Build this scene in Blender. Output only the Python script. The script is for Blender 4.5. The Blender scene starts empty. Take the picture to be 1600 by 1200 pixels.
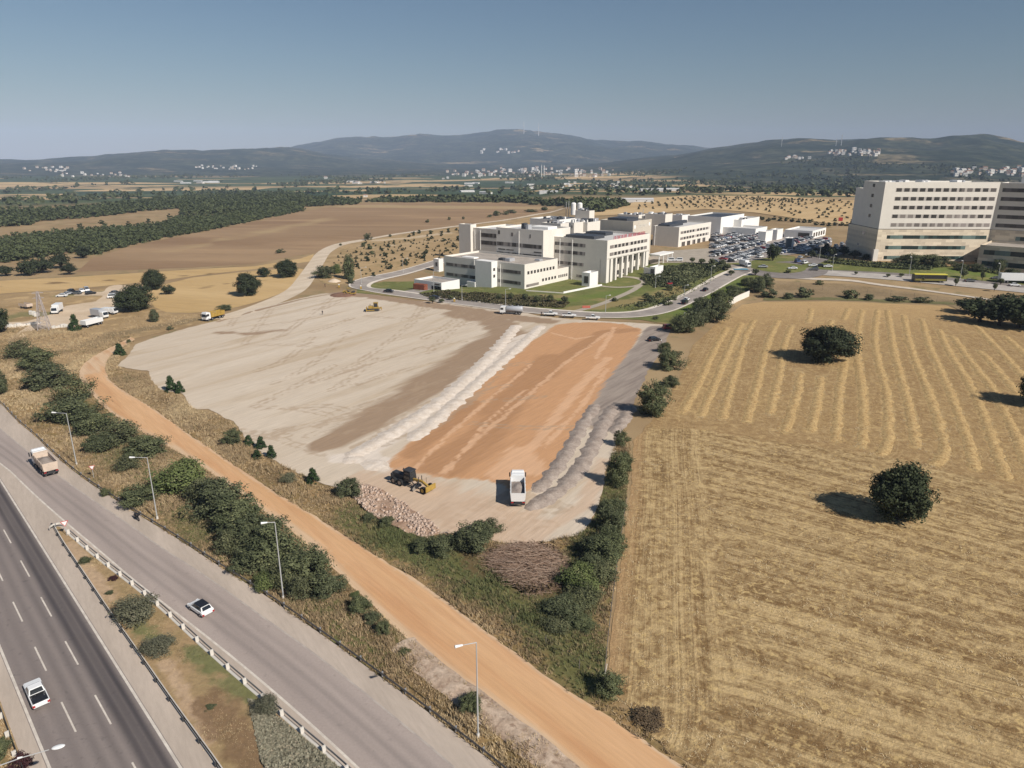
import bpy, bmesh, math, random
import numpy as np
from mathutils import Vector, noise as mnoise
from mathutils.geometry import delaunay_2d_cdt

# ------------------------------------------------------------------ camera, sky, sun, exposure
scene = bpy.context.scene
FOC, HZ, CAM_H = 1109.0, 248.0, 56.0            # focal length in photo pixels, horizon row, height above the site
PITCH = math.atan((600 - HZ) / FOC)
cam_d = bpy.data.cameras.new('camera')
cam = bpy.data.objects.new('camera', cam_d)
scene.collection.objects.link(cam)
cam.location = (0, 0, CAM_H)
cam.rotation_euler = (math.pi / 2 - PITCH, 0, 0)
cam_d.sensor_width = 36
cam_d.lens = 36 * FOC / 1600
cam_d.clip_start = 0.5
cam_d.clip_end = 40000
scene.camera = cam

SUN_AZ, SUN_EL = math.radians(-42), math.radians(39)   # azimuth counted from +X
world = bpy.data.worlds.new('World')
scene.world = world
world.use_nodes = True
wn = world.node_tree.nodes
sky = wn.new('ShaderNodeTexSky')
sky.sky_type = 'NISHITA'
sky.sun_disc = False
sky.sun_elevation = SUN_EL
sky.sun_rotation = math.pi / 2 - SUN_AZ
sky.altitude = 100
sky.air_density = 1.3
sky.dust_density = 0.2
sky.ozone_density = 6.0
wn['Background'].inputs['Strength'].default_value = 0.0395
world.node_tree.links.new(sky.outputs['Color'], wn['Background'].inputs['Color'])
sun_d = bpy.data.lights.new('sun', 'SUN')
sun_d.energy = 4.2
sun_d.angle = math.radians(0.5)
sun_d.color = (1.0, 0.94, 0.86)
sun = bpy.data.objects.new('sun', sun_d)
scene.collection.objects.link(sun)
sun.rotation_euler = (math.pi / 2 - SUN_EL, 0, SUN_AZ + math.pi / 2)
sun.location = (0, 0, 500)
scene.view_settings.view_transform = 'Standard'
scene.view_settings.look = 'None'
scene.view_settings.exposure = 0.42
scene.view_settings.gamma = 1
scene.cycles.max_bounces = 5
scene.cycles.diffuse_bounces = 2
scene.cycles.glossy_bounces = 2
scene.cycles.transparent_max_bounces = 4
scene.cycles.use_denoising = True

# ------------------------------------------------------------------ terrain height and the rays through photo points
CP, SP = math.cos(PITCH), math.sin(PITCH)
def ss(t):
    t = np.clip(t, 0, 1)
    return t * t * (3 - 2 * t)

SKYL = [(-900, 247), (-300, 252), (0, 251), (100, 248), (200, 240), (260, 237), (350, 236), (440, 236), (480, 240), (560, 250), (700, 256), (2500, 256)]
SKYC = [(-900, 256), (300, 256), (400, 243), (440, 238), (500, 228), (530, 222), (560, 219), (610, 219.5), (660, 217), (700, 218), (750, 214), (790, 209),
        (830, 209), (870, 213), (900, 216), (930, 223), (960, 226), (1000, 226), (1040, 231), (1090, 233), (1150, 236), (1300, 240), (2500, 250)]
SKYR = [(-900, 262), (850, 262), (950, 256), (1050, 246), (1110, 238), (1150, 234), (1200, 229), (1250, 226), (1300, 225), (1340, 221), (1370, 219),
        (1420, 220), (1450, 223), (1480, 222), (1530, 224), (1560, 229), (1600, 234), (1700, 241), (2500, 247)]
RIDGES = [(SKYL, 6200., 2600.), (SKYC, 9500., 4300.), (SKYR, 5600., 3500.)]

def fnoise(x, y, s, seed=0., octs=4):
    """cheap value noise on numpy arrays, about -1..1"""
    out = 0; amp = 1.; tot = 0
    for o in range(octs):
        X = x / s + seed * 17.3 + o * 5.1; Y = y / s - seed * 9.7 + o * 3.3
        xi = np.floor(X); yi = np.floor(Y); fx = X - xi; fy = Y - yi
        fx = fx * fx * (3 - 2 * fx); fy = fy * fy * (3 - 2 * fy)
        def h(a, b):
            v = np.sin(a * 127.1 + b * 311.7 + 13.7) * 43758.5453
            return (v - np.floor(v)) * 2 - 1
        v = (h(xi, yi) * (1 - fx) + h(xi + 1, yi) * fx) * (1 - fy) + (h(xi, yi + 1) * (1 - fx) + h(xi + 1, yi + 1) * fx) * fy
        out = out + v * amp; tot += amp; amp *= .5; s = s * .5
    return out / tot

def terrain(x, y):
    x = np.asarray(x, float); y = np.asarray(y, float)
    r = np.hypot(x, y)
    z = 4.5 * ss((x - 38) / 42) * ss((y - 305) / 60)                                         # the knoll the clinic entrance stands on
    z = z - 2.6 * ss((6 - x) / 40) * ss((y - 312) / 26) * ss((x + 95) / 40) * ss((430 - y) / 60)
    z = z + 1.2 * fnoise(x, y, 160, 3.) * ss((r - 420) / 300)
    z = z + 9 * ss((x - 150) / 260) * ss((y - 560) / 230) * ss((1100 - r) / 300)             # orchard slope
    z = z - 22 * ss((r - 900) / 1300)
    far = ss((r - 2300) / 1500)
    u = 800 + FOC * (x / np.maximum(y, 1)) / CP
    hill = 0
    for prof, rc, w in RIDGES:
        pu = [p[0] for p in prof]; pv = [p[1] for p in prof]
        v = np.interp(u, pu, pv)
        crest = CAM_H + (HZ - v) / FOC * rc / np.sqrt(1 + 0) * 0.98 + 22
        t = (r - rc) / w
        bump = np.where(t < 0, ss(1 + t) ** 1.15, ss(1 - t * .7))
        hh = np.maximum(crest, 0) * bump
        hill = np.maximum(hill, hh)
    rug = 1 - np.abs(fnoise(x, y, 1250, 7., 6)) * 2.2
    z = z + hill * (.90 + .13 * rug) + far * (6 + 20 * ss(hill / 120)) * (fnoise(x, y, 620, 3., 6) + .35 * rug) + far * (4 + r / 420) * ss(hill / 60) * fnoise(x, y, 330, 11., 4)
    return z

def ray(u, v):
    d = np.array([(u - 800) / FOC, 1, -(v - 600) / FOC])
    return np.array([d[0], d[1] * CP + d[2] * SP, -d[1] * SP + d[2] * CP])

def P(u, v, z=0.):
    """where the ray through photo point (u, v) meets the ground (or the level z above it)"""
    w = ray(u, v)
    t = max(1., (z - CAM_H) / min(w[2], -1e-3))
    if t < 700:
        for _ in range(12):
            g = float(terrain(w[0] * t, w[1] * t)) + z
            t = .4 * t + .6 * (g - CAM_H) / w[2]
        return float(w[0] * t), float(w[1] * t)
    ts = np.exp(np.linspace(math.log(450.), math.log(16000.), 700))
    hit = CAM_H + w[2] * ts < terrain(w[0] * ts, w[1] * ts) + z
    t = float(ts[np.argmax(hit)]) if hit.any() else 15000.
    return float(w[0] * t), float(w[1] * t)

def PZ(u, v, z):
    """the ray's point at the absolute level z"""
    w = ray(u, v); t = (z - CAM_H) / w[2]
    return float(w[0] * t), float(w[1] * t)

def G(x, y): return float(terrain(x, y))
def proj(x, y, z):
    z = z - CAM_H; fw = y * CP - z * SP; up = y * SP + z * CP
    return 800 + FOC * x / fw, 600 - FOC * up / fw
def mpp(x, y, z=0.):
    """metres per photo pixel at a place"""
    return (y * CP - (z - CAM_H) * SP) / FOC

# ------------------------------------------------------------------ materials
def lin(c): return tuple((v / 255 / 12.92) if v < 10 else (((v / 255) + .055) / 1.055) ** 2.4 for v in c)
def col(r, g, b, k=0.80):
    """surface albedo from the colour a sunlit level surface of it shows"""
    return tuple(k * v for v in lin((r, g, b))) + (1.,)
def A(r, g, b): return (r, g, b, 1.)

class N:
    def __init__(s, name, rough=.9, spec=.2):
        s.m = bpy.data.materials.new(name); s.m.use_nodes = True
        s.t = s.m.node_tree; s.n = s.t.nodes; s.b = s.n['Principled BSDF']
        s.b.inputs['Roughness'].default_value = rough
        s.b.inputs['Specular IOR Level'].default_value = spec
        s._pos = None
    def new(s, k, **kw):
        n = s.n.new(k)
        for a, v in kw.items(): setattr(n, a, v)
        return n
    def set(s, sock, v):
        if hasattr(v, 'is_linked') or hasattr(v, 'links'): s.t.links.new(v, sock)
        else: sock.default_value = v
    def pos(s, angle=0., stretch=1., obj=False):
        n = s.new('ShaderNodeTexCoord').outputs['Object'] if obj else s.new('ShaderNodeNewGeometry').outputs['Position']
        if angle or stretch != 1:
            mp = s.new('ShaderNodeMapping', vector_type='TEXTURE')
            mp.inputs['Rotation'].default_value = (0, 0, angle)
            mp.inputs['Scale'].default_value = (stretch, 1, 1)
            s.set(mp.inputs['Vector'], n); return mp.outputs['Vector']
        return n
    def noise(s, scale, detail=4, vec=None, dist=0., rough=.55):
        n = s.new('ShaderNodeTexNoise')
        n.inputs['Scale'].default_value = scale; n.inputs['Detail'].default_value = detail
        n.inputs['Distortion'].default_value = dist; n.inputs['Roughness'].default_value = rough
        s.set(n.inputs['Vector'], vec if vec is not None else s.pos()); return n.outputs['Fac']
    def voro(s, scale, vec=None, out='Color', feature='F1'):
        n = s.new('ShaderNodeTexVoronoi', feature=feature); n.inputs['Scale'].default_value = scale
        s.set(n.inputs['Vector'], vec if vec is not None else s.pos()); return n.outputs[out]
    def math(s, op, a, b=0.):
        n = s.new('ShaderNodeMath', operation=op); s.set(n.inputs[0], a); s.set(n.inputs[1], b); return n.outputs[0]
    def rng(s, v, lo, hi, a=0., b=1.):
        n = s.new('ShaderNodeMapRange'); s.set(n.inputs[0], v)
        n.inputs[1].default_value = lo; n.inputs[2].default_value = hi; n.inputs[3].default_value = a; n.inputs[4].default_value = b
        return n.outputs[0]
    def mix(s, f, a, b, blend='MIX'):
        n = s.new('ShaderNodeMix', data_type='RGBA', blend_type=blend)
        s.set(n.inputs[0], f); s.set(n.inputs[6], a); s.set(n.inputs[7], b); return n.outputs[2]
    def attr(s, name, out='Fac'): return s.new('ShaderNodeAttribute', attribute_name=name).outputs[out]
    def objrand(s): return s.new('ShaderNodeObjectInfo').outputs['Random']
    def bump(s, h, strength=.3, dist=.1):
        n = s.new('ShaderNodeBump'); n.inputs['Strength'].default_value = strength; n.inputs['Distance'].default_value = dist
        s.set(n.inputs['Height'], h); s.set(s.b.inputs['Normal'], n.outputs[0])
    def out(s, c): s.set(s.b.inputs['Base Color'], c); return s.m

def plain(name, c, rough=.5, spec=.4, metal=0., var=0.):
    s = N(name, rough, spec); s.b.inputs['Metallic'].default_value = metal
    if var:
        f = s.rng(s.noise(1.3, 4, s.pos(obj=True)), .3, .7)
        s.set(s.b.inputs['Base Color'], s.mix(f, c, tuple(v * (1 - var) for v in c[:3]) + (1,)))
    else: s.b.inputs['Base Color'].default_value = c
    return s.m

def gmat(name, base, alt, layers=(), sc=.12, streak=None, fine=1.6, finev=.18, bump=.35, third=None, rough=.95):
    """ground: two colours in patches, a fine grain, optional direction of working, painted-by-use layers read from mesh attributes"""
    s = N(name, rough, .1)
    v = s.pos(*streak) if streak else s.pos()
    c = s.mix(s.rng(s.noise(sc, 5, v), .36, .64), base, alt)
    if third: c = s.mix(s.rng(s.noise(sc * 2.3, 6, v, .6), .52, .66), c, third)
    for at, lc, nsc, amt in layers:
        n = s.rng(s.noise(nsc, 5, v), .25, .75, -.45, .45)
        f = s.rng(s.math('ADD', s.attr(at), n), .3, .7, 0, amt)
        f = s.math('MULTIPLY', f, s.rng(s.attr(at), 0., .12))
        c = s.mix(f, c, lc)
    g = s.noise(fine, 5, v, 0., .7)
    c = s.mix(1., c, s.mix(s.rng(g, .25, .75), A(1 - finev, 1 - finev, 1 - finev), A(1 + finev, 1 + finev, 1 + finev)), 'MULTIPLY')
    s.bump(g, bump, .12)
    return s.out(c)

# ------------------------------------------------------------------ mesh helpers
COL = scene.collection
def link(o, parent=None):
    COL.objects.link(o)
    if parent: o.parent = parent
    return o
def tag(o, label=None, cat=None, group=None, kind=None):
    if label: o['label'] = label
    if cat: o['category'] = cat
    if group: o['group'] = group
    if kind: o['kind'] = kind
    return o
def empty(name, loc, rz=0., label=None, cat=None, group=None, scale=1.):
    o = bpy.data.objects.new(name, None); o.empty_display_size = .3
    o.location = loc; o.rotation_euler = (0, 0, rz); o.scale = (scale,) * 3
    link(o); return tag(o, label, cat, group)
def npmesh(name, V, F, mats, attrs=None, smooth=False, midx=None):
    """mesh from numpy arrays; F is (n,3) or (n,4)"""
    V = np.asarray(V, np.float32).reshape(-1, 3); F = np.asarray(F, np.int32)
    me = bpy.data.meshes.new(name); k = F.shape[1]
    me.vertices.add(len(V)); me.vertices.foreach_set('co', V.ravel())
    me.loops.add(F.size); me.loops.foreach_set('vertex_index', F.ravel())
    me.polygons.add(len(F)); me.polygons.foreach_set('loop_start', np.arange(0, F.size, k, dtype=np.int32))
    if smooth: me.polygons.foreach_set('use_smooth', np.ones(len(F), bool))
    for m in mats: me.materials.append(m)
    if midx is not None: me.polygons.foreach_set('material_index', np.asarray(midx, np.int32))
    for a, val in (attrs or {}).items():
        at = me.attributes.new(a, 'FLOAT', 'POINT'); at.data.foreach_set('value', np.asarray(val, np.float32))
    me.update(calc_edges=True); me.validate()
    return me
def npobj(name, V, F, mats, attrs=None, smooth=False, parent=None, midx=None):
    return link(bpy.data.objects.new(name, npmesh(name, V, F, mats, attrs, smooth, midx)), parent)
def copy_tree(o, parent=None):
    c = o.copy(); COL.objects.link(c); c.parent = parent
    for ch in o.children: copy_tree(ch, c)
    return c

class MB:
    """collects shapes for ONE mesh"""
    def __init__(s): s.v = []; s.f = []; s.m = []
    def add(s, vs, fs, m=0):
        b = len(s.v); s.v += [tuple(p) for p in vs]; s.f += [tuple(b + i for i in q) for q in fs]; s.m += [m] * len(fs); return s
    def box(s, x0, x1, y0, y1, z0, z1, m=0, tx=0., ty=0., tx2=None):
        """tx, ty: inset of the top"""
        if tx2 is None: tx2 = tx
        return s.add([(x0, y0, z0), (x1, y0, z0), (x1, y1, z0), (x0, y1, z0), (x0 + tx, y0 + ty, z1), (x1 - tx2, y0 + ty, z1), (x1 - tx2, y1 - ty, z1), (x0 + tx, y1 - ty, z1)],
                     [(3, 2, 1, 0), (4, 5, 6, 7), (0, 1, 5, 4), (1, 2, 6, 5), (2, 3, 7, 6), (3, 0, 4, 7)], m)
    def prof(s, pts, y0, y1, m=0, inset=0.):
        """side outline (x, z), anticlockwise seen from -Y, swept from y0 to y1"""
        n = len(pts)
        vs = [(x, y0, z) for x, z in pts] + [(x, y1, z) for x, z in pts]
        fs = [tuple(range(n)), tuple(range(2 * n - 1, n - 1, -1))] + [((i + 1) % n, i, n + i, n + (i + 1) % n) for i in range(n)]
        return s.add(vs, fs, m)
    def tube(s, a, b, r, r2=None, n=8, m=0):
        a = Vector(a); b = Vector(b); d = (b - a)
        q = d.to_track_quat('Z', 'Y'); r2 = r if r2 is None else r2
        vs = []
        for p, rr in ((a, r), (b, r2)):
            for i in range(n):
                t = 2 * math.pi * i / n
                vs.append(p + q @ Vector((rr * math.cos(t), rr * math.sin(t), 0)))
        fs = [(i, (i + 1) % n, n + (i + 1) % n, n + i) for i in range(n)] + [tuple(range(n - 1, -1, -1)), tuple(range(n, 2 * n))]
        return s.add(vs, fs, m)
    def bar(s, a, b, w, h, m=0):
        """square bar from a to b"""
        a = Vector(a); b = Vector(b); d = (b - a).normalized()
        sd = d.cross(Vector((0, 0, 1)))
        sd = sd.normalized() * w / 2 if sd.length > 1e-4 else Vector((w / 2, 0, 0))
        up = sd.cross(d).normalized() * h / 2
        vs = [p + x * sd + z * up for p in (a, b) for x, z in ((-1, -1), (1, -1), (1, 1), (-1, 1))]
        return s.add(vs, [(3, 2, 1, 0), (4, 5, 6, 7), (0, 1, 5, 4), (1, 2, 6, 5), (2, 3, 7, 6), (3, 0, 4, 7)], m)
    def quad(s, a, b, c, d, m=0, t=.03):
        """a panel of thickness t on the outside of the face a b c d (anticlockwise from outside)"""
        a, b, c, d = map(Vector, (a, b, c, d)); n = (b - a).cross(d - a).normalized() * t
        return s.add([a, b, c, d, a + n, b + n, c + n, d + n], [(4, 5, 6, 7), (0, 1, 5, 4), (1, 2, 6, 5), (2, 3, 7, 6), (3, 0, 4, 7)], m)
    def sphere(s, c, r, n=10, k=6, m=0, sz=1.):
        vs = []; fs = []
        for j in range(k + 1):
            t = math.pi * j / k
            for i in range(n):
                p = 2 * math.pi * i / n
                vs.append((c[0] + r * math.sin(t) * math.cos(p), c[1] + r * math.sin(t) * math.sin(p), c[2] - r * sz * math.cos(t)))
        for j in range(k):
            for i in range(n): fs.append((j * n + i, j * n + (i + 1) % n, (j + 1) * n + (i + 1) % n, (j + 1) * n + i))
        return s.add(vs, fs, m)
    def build(s, name, mats, parent=None, bevel=0., smooth=False, seg=1):
        me = bpy.data.meshes.new(name); me.from_pydata([tuple(p) for p in s.v], [], s.f)
        mats = mats if isinstance(mats, (list, tuple)) else [mats]
        for m in mats: me.materials.append(m)
        me.polygons.foreach_set('material_index', s.m)
        if bevel:
            bm = bmesh.new(); bm.from_mesh(me)
            bmesh.ops.remove_doubles(bm, verts=bm.verts, dist=1e-4)
            es = [e for e in bm.edges if len(e.link_faces) == 2 and e.calc_face_angle(0) > .4]
            bmesh.ops.bevel(bm, geom=es, offset=bevel, segments=seg, affect='EDGES', clamp_overlap=True)
            bm.to_mesh(me); bm.free()
        if smooth: me.polygons.foreach_set('use_smooth', np.ones(len(me.polygons), bool))
        me.update()
        return link(bpy.data.objects.new(name, me), parent)

# ------------------------------------------------------------------ ground sheets
def path(px, z=0.): return np.array([P(u, v, z) for u, v in px])
def resample(pts, step, closed=False):
    pts = np.asarray(pts, float)
    if closed: pts = np.vstack([pts, pts[:1]])
    d = np.r_[0, np.cumsum(np.hypot(*np.diff(pts, axis=0).T))]
    n = max(2, int(d[-1] / step) + 1); t = np.linspace(0, d[-1], n)
    o = np.c_[np.interp(t, d, pts[:, 0]), np.interp(t, d, pts[:, 1])]
    return o[:-1] if closed else o
def smooth_path(pts, it=2):
    """Chaikin"""
    pts = np.asarray(pts, float)
    for _ in range(it):
        q = pts[:-1] * .75 + pts[1:] * .25; r = pts[:-1] * .25 + pts[1:] * .75
        pts = np.vstack([pts[:1], np.stack([q, r], 1).reshape(-1, 2), pts[-1:]])
    return pts
def inside(poly, X, Y):
    c = np.zeros(X.shape, bool); n = len(poly); j = n - 1
    for i in range(n):
        xi, yi = poly[i]; xj, yj = poly[j]
        if yi != yj: c ^= ((yi > Y) != (yj > Y)) & (X < (xj - xi) * (Y - yi) / (yj - yi) + xi)
        j = i
    return c
def dist_path(X, Y, pts):
    """distance to a polyline and side (+ left)"""
    best = np.full(X.shape, 1e9); side = np.zeros(X.shape)
    for (x0, y0), (x1, y1) in zip(pts[:-1], pts[1:]):
        dx, dy = x1 - x0, y1 - y0; L = dx * dx + dy * dy + 1e-9
        t = np.clip(((X - x0) * dx + (Y - y0) * dy) / L, 0, 1)
        d = np.hypot(X - x0 - t * dx, Y - y0 - t * dy)
        m = d < best; best = np.where(m, d, best); side = np.where(m, dx * (Y - y0) - dy * (X - x0), side)
    return best, side
def stroke(X, Y, px, w, soft):
    d, _ = dist_path(X, Y, path(px)); return 1 - ss((d - w / 2 + soft / 2) / soft)
def jitter(poly, amp, freq, seed):
    poly = np.asarray(poly); n = len(poly); nx = np.roll(poly, -1, 0) - np.roll(poly, 1, 0)
    nrm = np.c_[nx[:, 1], -nx[:, 0]] / (np.hypot(*nx.T)[:, None] + 1e-9)
    k = np.array([mnoise.noise((p[0] * freq, p[1] * freq, seed)) + .5 * mnoise.noise((p[0] * freq * 2.7, p[1] * freq * 2.7, seed + 5)) for p in poly])
    return poly + nrm * (amp * k)[:, None]
def sheet(name, poly, z, mat, space=4., step=1.5, amp=.4, freq=.25, attrs=None, world_poly=False, seed=1., relief=None, tagkind='structure'):
    poly = np.asarray(poly if world_poly else path(poly), float)
    poly = resample(poly, step, True)
    if amp: poly = jitter(poly, amp, freq, seed)
    lo, hi = poly.min(0), poly.max(0)
    gx, gy = np.meshgrid(np.arange(lo[0], hi[0], space), np.arange(lo[1], hi[1], space))
    rs = np.random.RandomState(int(seed * 7) + 3)
    gx = gx.ravel() + rs.uniform(-.25, .25, gx.size) * space; gy = gy.ravel() + rs.uniform(-.25, .25, gy.size) * space
    k = inside(poly, gx, gy); gx, gy = gx[k], gy[k]
    pts = [Vector(p) for p in poly] + [Vector(p) for p in zip(gx, gy)]
    n = len(poly)
    vo, _, fo, *_ = delaunay_2d_cdt(pts, [(i, (i + 1) % n) for i in range(n)], [list(range(n))], 1, 1e-4)
    X = np.array([p[0] for p in vo]); Y = np.array([p[1] for p in vo])
    Z = terrain(X, Y) + z
    if relief: Z = Z + relief(X, Y)
    F = np.array([f for f in fo if len(f) == 3], np.int32)
    a = X[F]; b = Y[F]
    flip = (a[:, 1] - a[:, 0]) * (b[:, 2] - b[:, 0]) - (b[:, 1] - b[:, 0]) * (a[:, 2] - a[:, 0]) < 0
    F[flip] = F[flip][:, ::-1]
    at = {k: fn(X, Y) for k, fn in (attrs or {}).items()}
    return tag(npobj(name, np.c_[X, Y, Z], F, [mat], at, True), kind=tagkind)
def ribbon(pts, w, z, step=1.5, off=0.):
    """verts, quads of a flat band along world points"""
    pts = resample(pts, step); d = np.gradient(pts, axis=0); d /= np.hypot(*d.T)[:, None] + 1e-9
    nrm = np.c_[-d[:, 1], d[:, 0]]
    L = pts + nrm * (off + w / 2); R = pts + nrm * (off - w / 2)
    V = np.empty((2 * len(pts), 3)); V[0::2, :2] = R; V[1::2, :2] = L; V[:, 2] = terrain(V[:, 0], V[:, 1]) + z
    i = np.arange(len(pts) - 1) * 2
    return V, np.c_[i, i + 2, i + 3, i + 1]
def band(name, px, w, z, mat, step=1.5, off=0., smooth=2, world_pts=None):
    pts = world_pts if world_pts is not None else smooth_path(path(px), smooth)
    V, F = ribbon(pts, w, z, step, off); return tag(npobj(name, V, F, [mat]), kind='structure')
# ------------------------------------------------------------------ the ground, the valley and the hills: one sheet to the horizon
def build_terrain():
    th = np.radians(np.linspace(-66, 66, 520)); r = np.exp(np.linspace(math.log(9.), math.log(15500.), 560))
    R, T = np.meshgrid(r, th, indexing='ij')
    X = R * np.sin(T); Y = R * np.cos(T)
    Z = terrain(X, Y)
    nr, nt = R.shape
    i, j = np.meshgrid(np.arange(nr - 1), np.arange(nt - 1), indexing='ij')
    q = (i * nt + j).ravel(); F = np.c_[q, q + 1, q + nt + 1, q + nt][:, ::-1]
    valley = ss((R - 1000) / 250).ravel()
    hills = ss((R - 3300 + 1900 * ss((X / Y - .10) / .25) - 700 * fnoise(X, Y, 1500, 4.)) / 700).ravel()
    s = N('ground_soil', .95, .1)
    v = s.pos()
    near = s.mix(s.rng(s.noise(.035, 6, v), .35, .65), col(178, 153, 116), col(158, 132, 98))
    near = s.mix(s.rng(s.noise(.09, 6, v, .5), .55, .68), near, col(140, 128, 92))
    # valley: field plots, each with the colour of its crop
    vv = s.pos(.35, 2.2)
    cell = s.voro(.0062, vv)
    sep = s.new('ShaderNodeSeparateColor'); s.set(sep.inputs[0], cell)
    rnd, rnd2 = sep.outputs[0], sep.outputs[1]
    green = s.mix(rnd2, col(66, 82, 56), col(92, 102, 70))
    tan = s.mix(rnd2, col(216, 184, 136), col(176, 150, 112))
    val = s.mix(s.rng(rnd, .60, .61), green, tan)
    val = s.mix(s.rng(s.noise(.010, 6, v, .4), .56, .60, 0, .8), val, col(62, 74, 52))
    scr = s.mix(s.rng(s.noise(.006, 9, v, .8), .40, .60), col(42, 56, 40), col(84, 88, 66))
    hc = s.voro(.0105, s.pos(-.3, 2.4)); hs = s.new('ShaderNodeSeparateColor'); s.set(hs.inputs[0], hc)
    scr = s.mix(s.math('MULTIPLY', s.rng(hs.outputs[0], .90, .905, 0, .55), s.rng(s.noise(.0011, 4, v), .42, .6)), scr, col(196, 170, 130))
    scr = s.mix(s.rng(s.noise(.0021, 9, v, 1.2), .60, .66, 0, .30), scr, col(176, 154, 124))
    scr = s.mix(s.rng(s.noise(.022, 8, v), .44, .58, 0, .75), scr, col(30, 42, 28))
    c = s.mix(s.attr('valley'), near, val)
    c = s.mix(s.attr('hills'), c, scr)
    s.bump(s.noise(1.2, 5, v), .3, .15)
    tag(npobj('ground', np.c_[X.ravel(), Y.ravel(), Z.ravel()], F, [s.out(c)], {'valley': valley, 'hills': hills}, True), kind='structure')
build_terrain()

# air that far things fade into
def build_haze():
    m = bpy.data.materials.new('haze_air'); m.use_nodes = True
    t = m.node_tree; t.nodes.clear()
    o = t.nodes.new('ShaderNodeOutputMaterial'); p = t.nodes.new('ShaderNodeVolumePrincipled')
    p.inputs['Color'].default_value = (.60, .735, 1., 1); p.inputs['Density'].default_value = 7.2e-5
    p.inputs['Anisotropy'].default_value = -.22
    t.links.new(p.outputs['Volume'], o.inputs['Volume'])
    b = MB().box(-15500, 15500, -200, 15800, -120, 640)
    tag(b.build('haze', m), kind='stuff')
build_haze()

# ------------------------------------------------------------------ highway, slip road and their markings
M_SHOULDER = gmat('pale_concrete', col(204, 188, 172), col(188, 173, 158), (), .25, (math.radians(125), 6), 2.2, .10, .15)
def asphalt(name, a, b, dark, streak_ang, wear):
    s = N(name, .9, .25)
    v = s.pos(streak_ang, 14)
    c = s.mix(s.rng(s.noise(.35, 5, v), .32, .68), a, b)
    lat = s.math('ADD', s.attr('lat'), s.rng(s.noise(.25, 3, v), .3, .7, -.012, .012)); f = None
    for cc, w, amt in wear:
        q = s.math('DIVIDE', s.math('SUBTRACT', lat, cc), w); g_ = s.math('MULTIPLY', s.math('EXPONENT', s.math('MULTIPLY', s.math('MULTIPLY', q, q), -1.)), amt)
        f = g_ if f is None else s.math('MAXIMUM', f, g_)
    f = s.math('MULTIPLY', f, s.rng(s.noise(.2, 4, v), .25, .7, .55, 1.))
    c = s.mix(f, c, dark)
    c = s.mix(s.rng(s.noise(1.1, 4, s.pos()), .60, .72, 0, .35), c, dark)
    g = s.noise(4., 4); c = s.mix(1., c, s.mix(g, A(.86, .86, .86), A(1.14, 1.14, 1.14)), 'MULTIPLY')
    s.bump(g, .1, .05)
    return s.out(c)
HW_ANG = math.atan2(*(np.array(P(20, 940)) - np.array(P(107, 1120)))[::-1])
HD = np.array([math.cos(HW_ANG), math.sin(HW_ANG)]); HN = np.array([-HD[1], HD[0]])     # along the highway (away), to its left
def hw_line(off, a=-60, b=420, ref=np.array(P(107, 1120))): return np.array([ref + HN * off + HD * t for t in np.linspace(a, b, 60)])
def hoff(u, v, ref=np.array(P(107, 1120))): return float((np.array(P(u, v)) - ref) @ HN)
OFF_R, OFF_L = np.mean([hoff(75, 875), hoff(142, 975), hoff(212, 1082)]), np.mean([hoff(25, 1075), hoff(57, 1150), hoff(0, 1010)])
OFF_D2 = np.mean([hoff(30, 871), hoff(61, 928), hoff(98, 996), hoff(146, 1082)])
RAMP_L = [(-260, 590), (-120, 655), (0, 720), (50, 770), (107, 820), (155, 860), (207, 905), (252, 940), (330, 1000), (400, 1057), (475, 1122), (560, 1200), (680, 1320)]
RAMP_R = [(-260, 520), (-120, 585), (-30, 645), (30, 695), (95, 747), (150, 785), (205, 822), (250, 855), (325, 902), (400, 957), (500, 1027), (600, 1107), (712, 1200), (850, 1330)]
RAIL_R = [(-260, 480), (-120, 548), (0, 627), (25, 657), (60, 685), (78, 704), (125, 745), (187, 785), (217, 805), (275, 840), (350, 890), (407, 925), (475, 972), (550, 1025), (625, 1080), (675, 1117), (737, 1165), (782, 1200), (900, 1300)]
GORE_L = [(84, 822), (100, 850), (125, 887), (175, 962), (220, 1025), (265, 1090), (312, 1155), (345, 1200), (430, 1330)]
GORE_R = [(92, 823), (107, 835), (150, 872), (200, 910), (250, 950), (300, 997), (350, 1042), (400, 1085), (475, 1150), (540, 1205), (660, 1320)]
pl = lambda px: smooth_path(path(px), 2)
def wpoly(*parts): return np.vstack(parts)
hwl = hw_line(OFF_L + 1.7)
rail_r = pl(RAIL_R)
sheet('road_shoulder', wpoly(hwl, rail_r), .02, M_SHOULDER, 4, 3, 0, world_poly=True, seed=2)
M_HW = asphalt('highway_asphalt', col(152, 140, 133), col(140, 129, 123), col(76, 71, 72), HW_ANG, [(.09, .06, 1.), (.25, .065, 1.), (.17, .12, .75), (.43, .05, .45), (.58, .05, .4), (.76, .05, .22), (.92, .05, .2)])
def tyre_main(X, Y):
    o = (X - P(107, 1120)[0]) * HN[0] + (Y - P(107, 1120)[1]) * HN[1]
    lane = (OFF_L - OFF_R) / 3.
    out = np.zeros_like(X)
    for c, w, a in ((OFF_R + 1.0, .9, 1.), (OFF_R + 2.6, .9, 1.), (OFF_R + lane + .7, .8, .55), (OFF_R + lane + 2.4, .8, .5), (OFF_R + 2 * lane + 1., .8, .3), (OFF_R + 2 * lane + 2.6, .8, .3)):
        out = np.maximum(out, a * np.exp(-((o - c) / w) ** 2))
    return out
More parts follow.
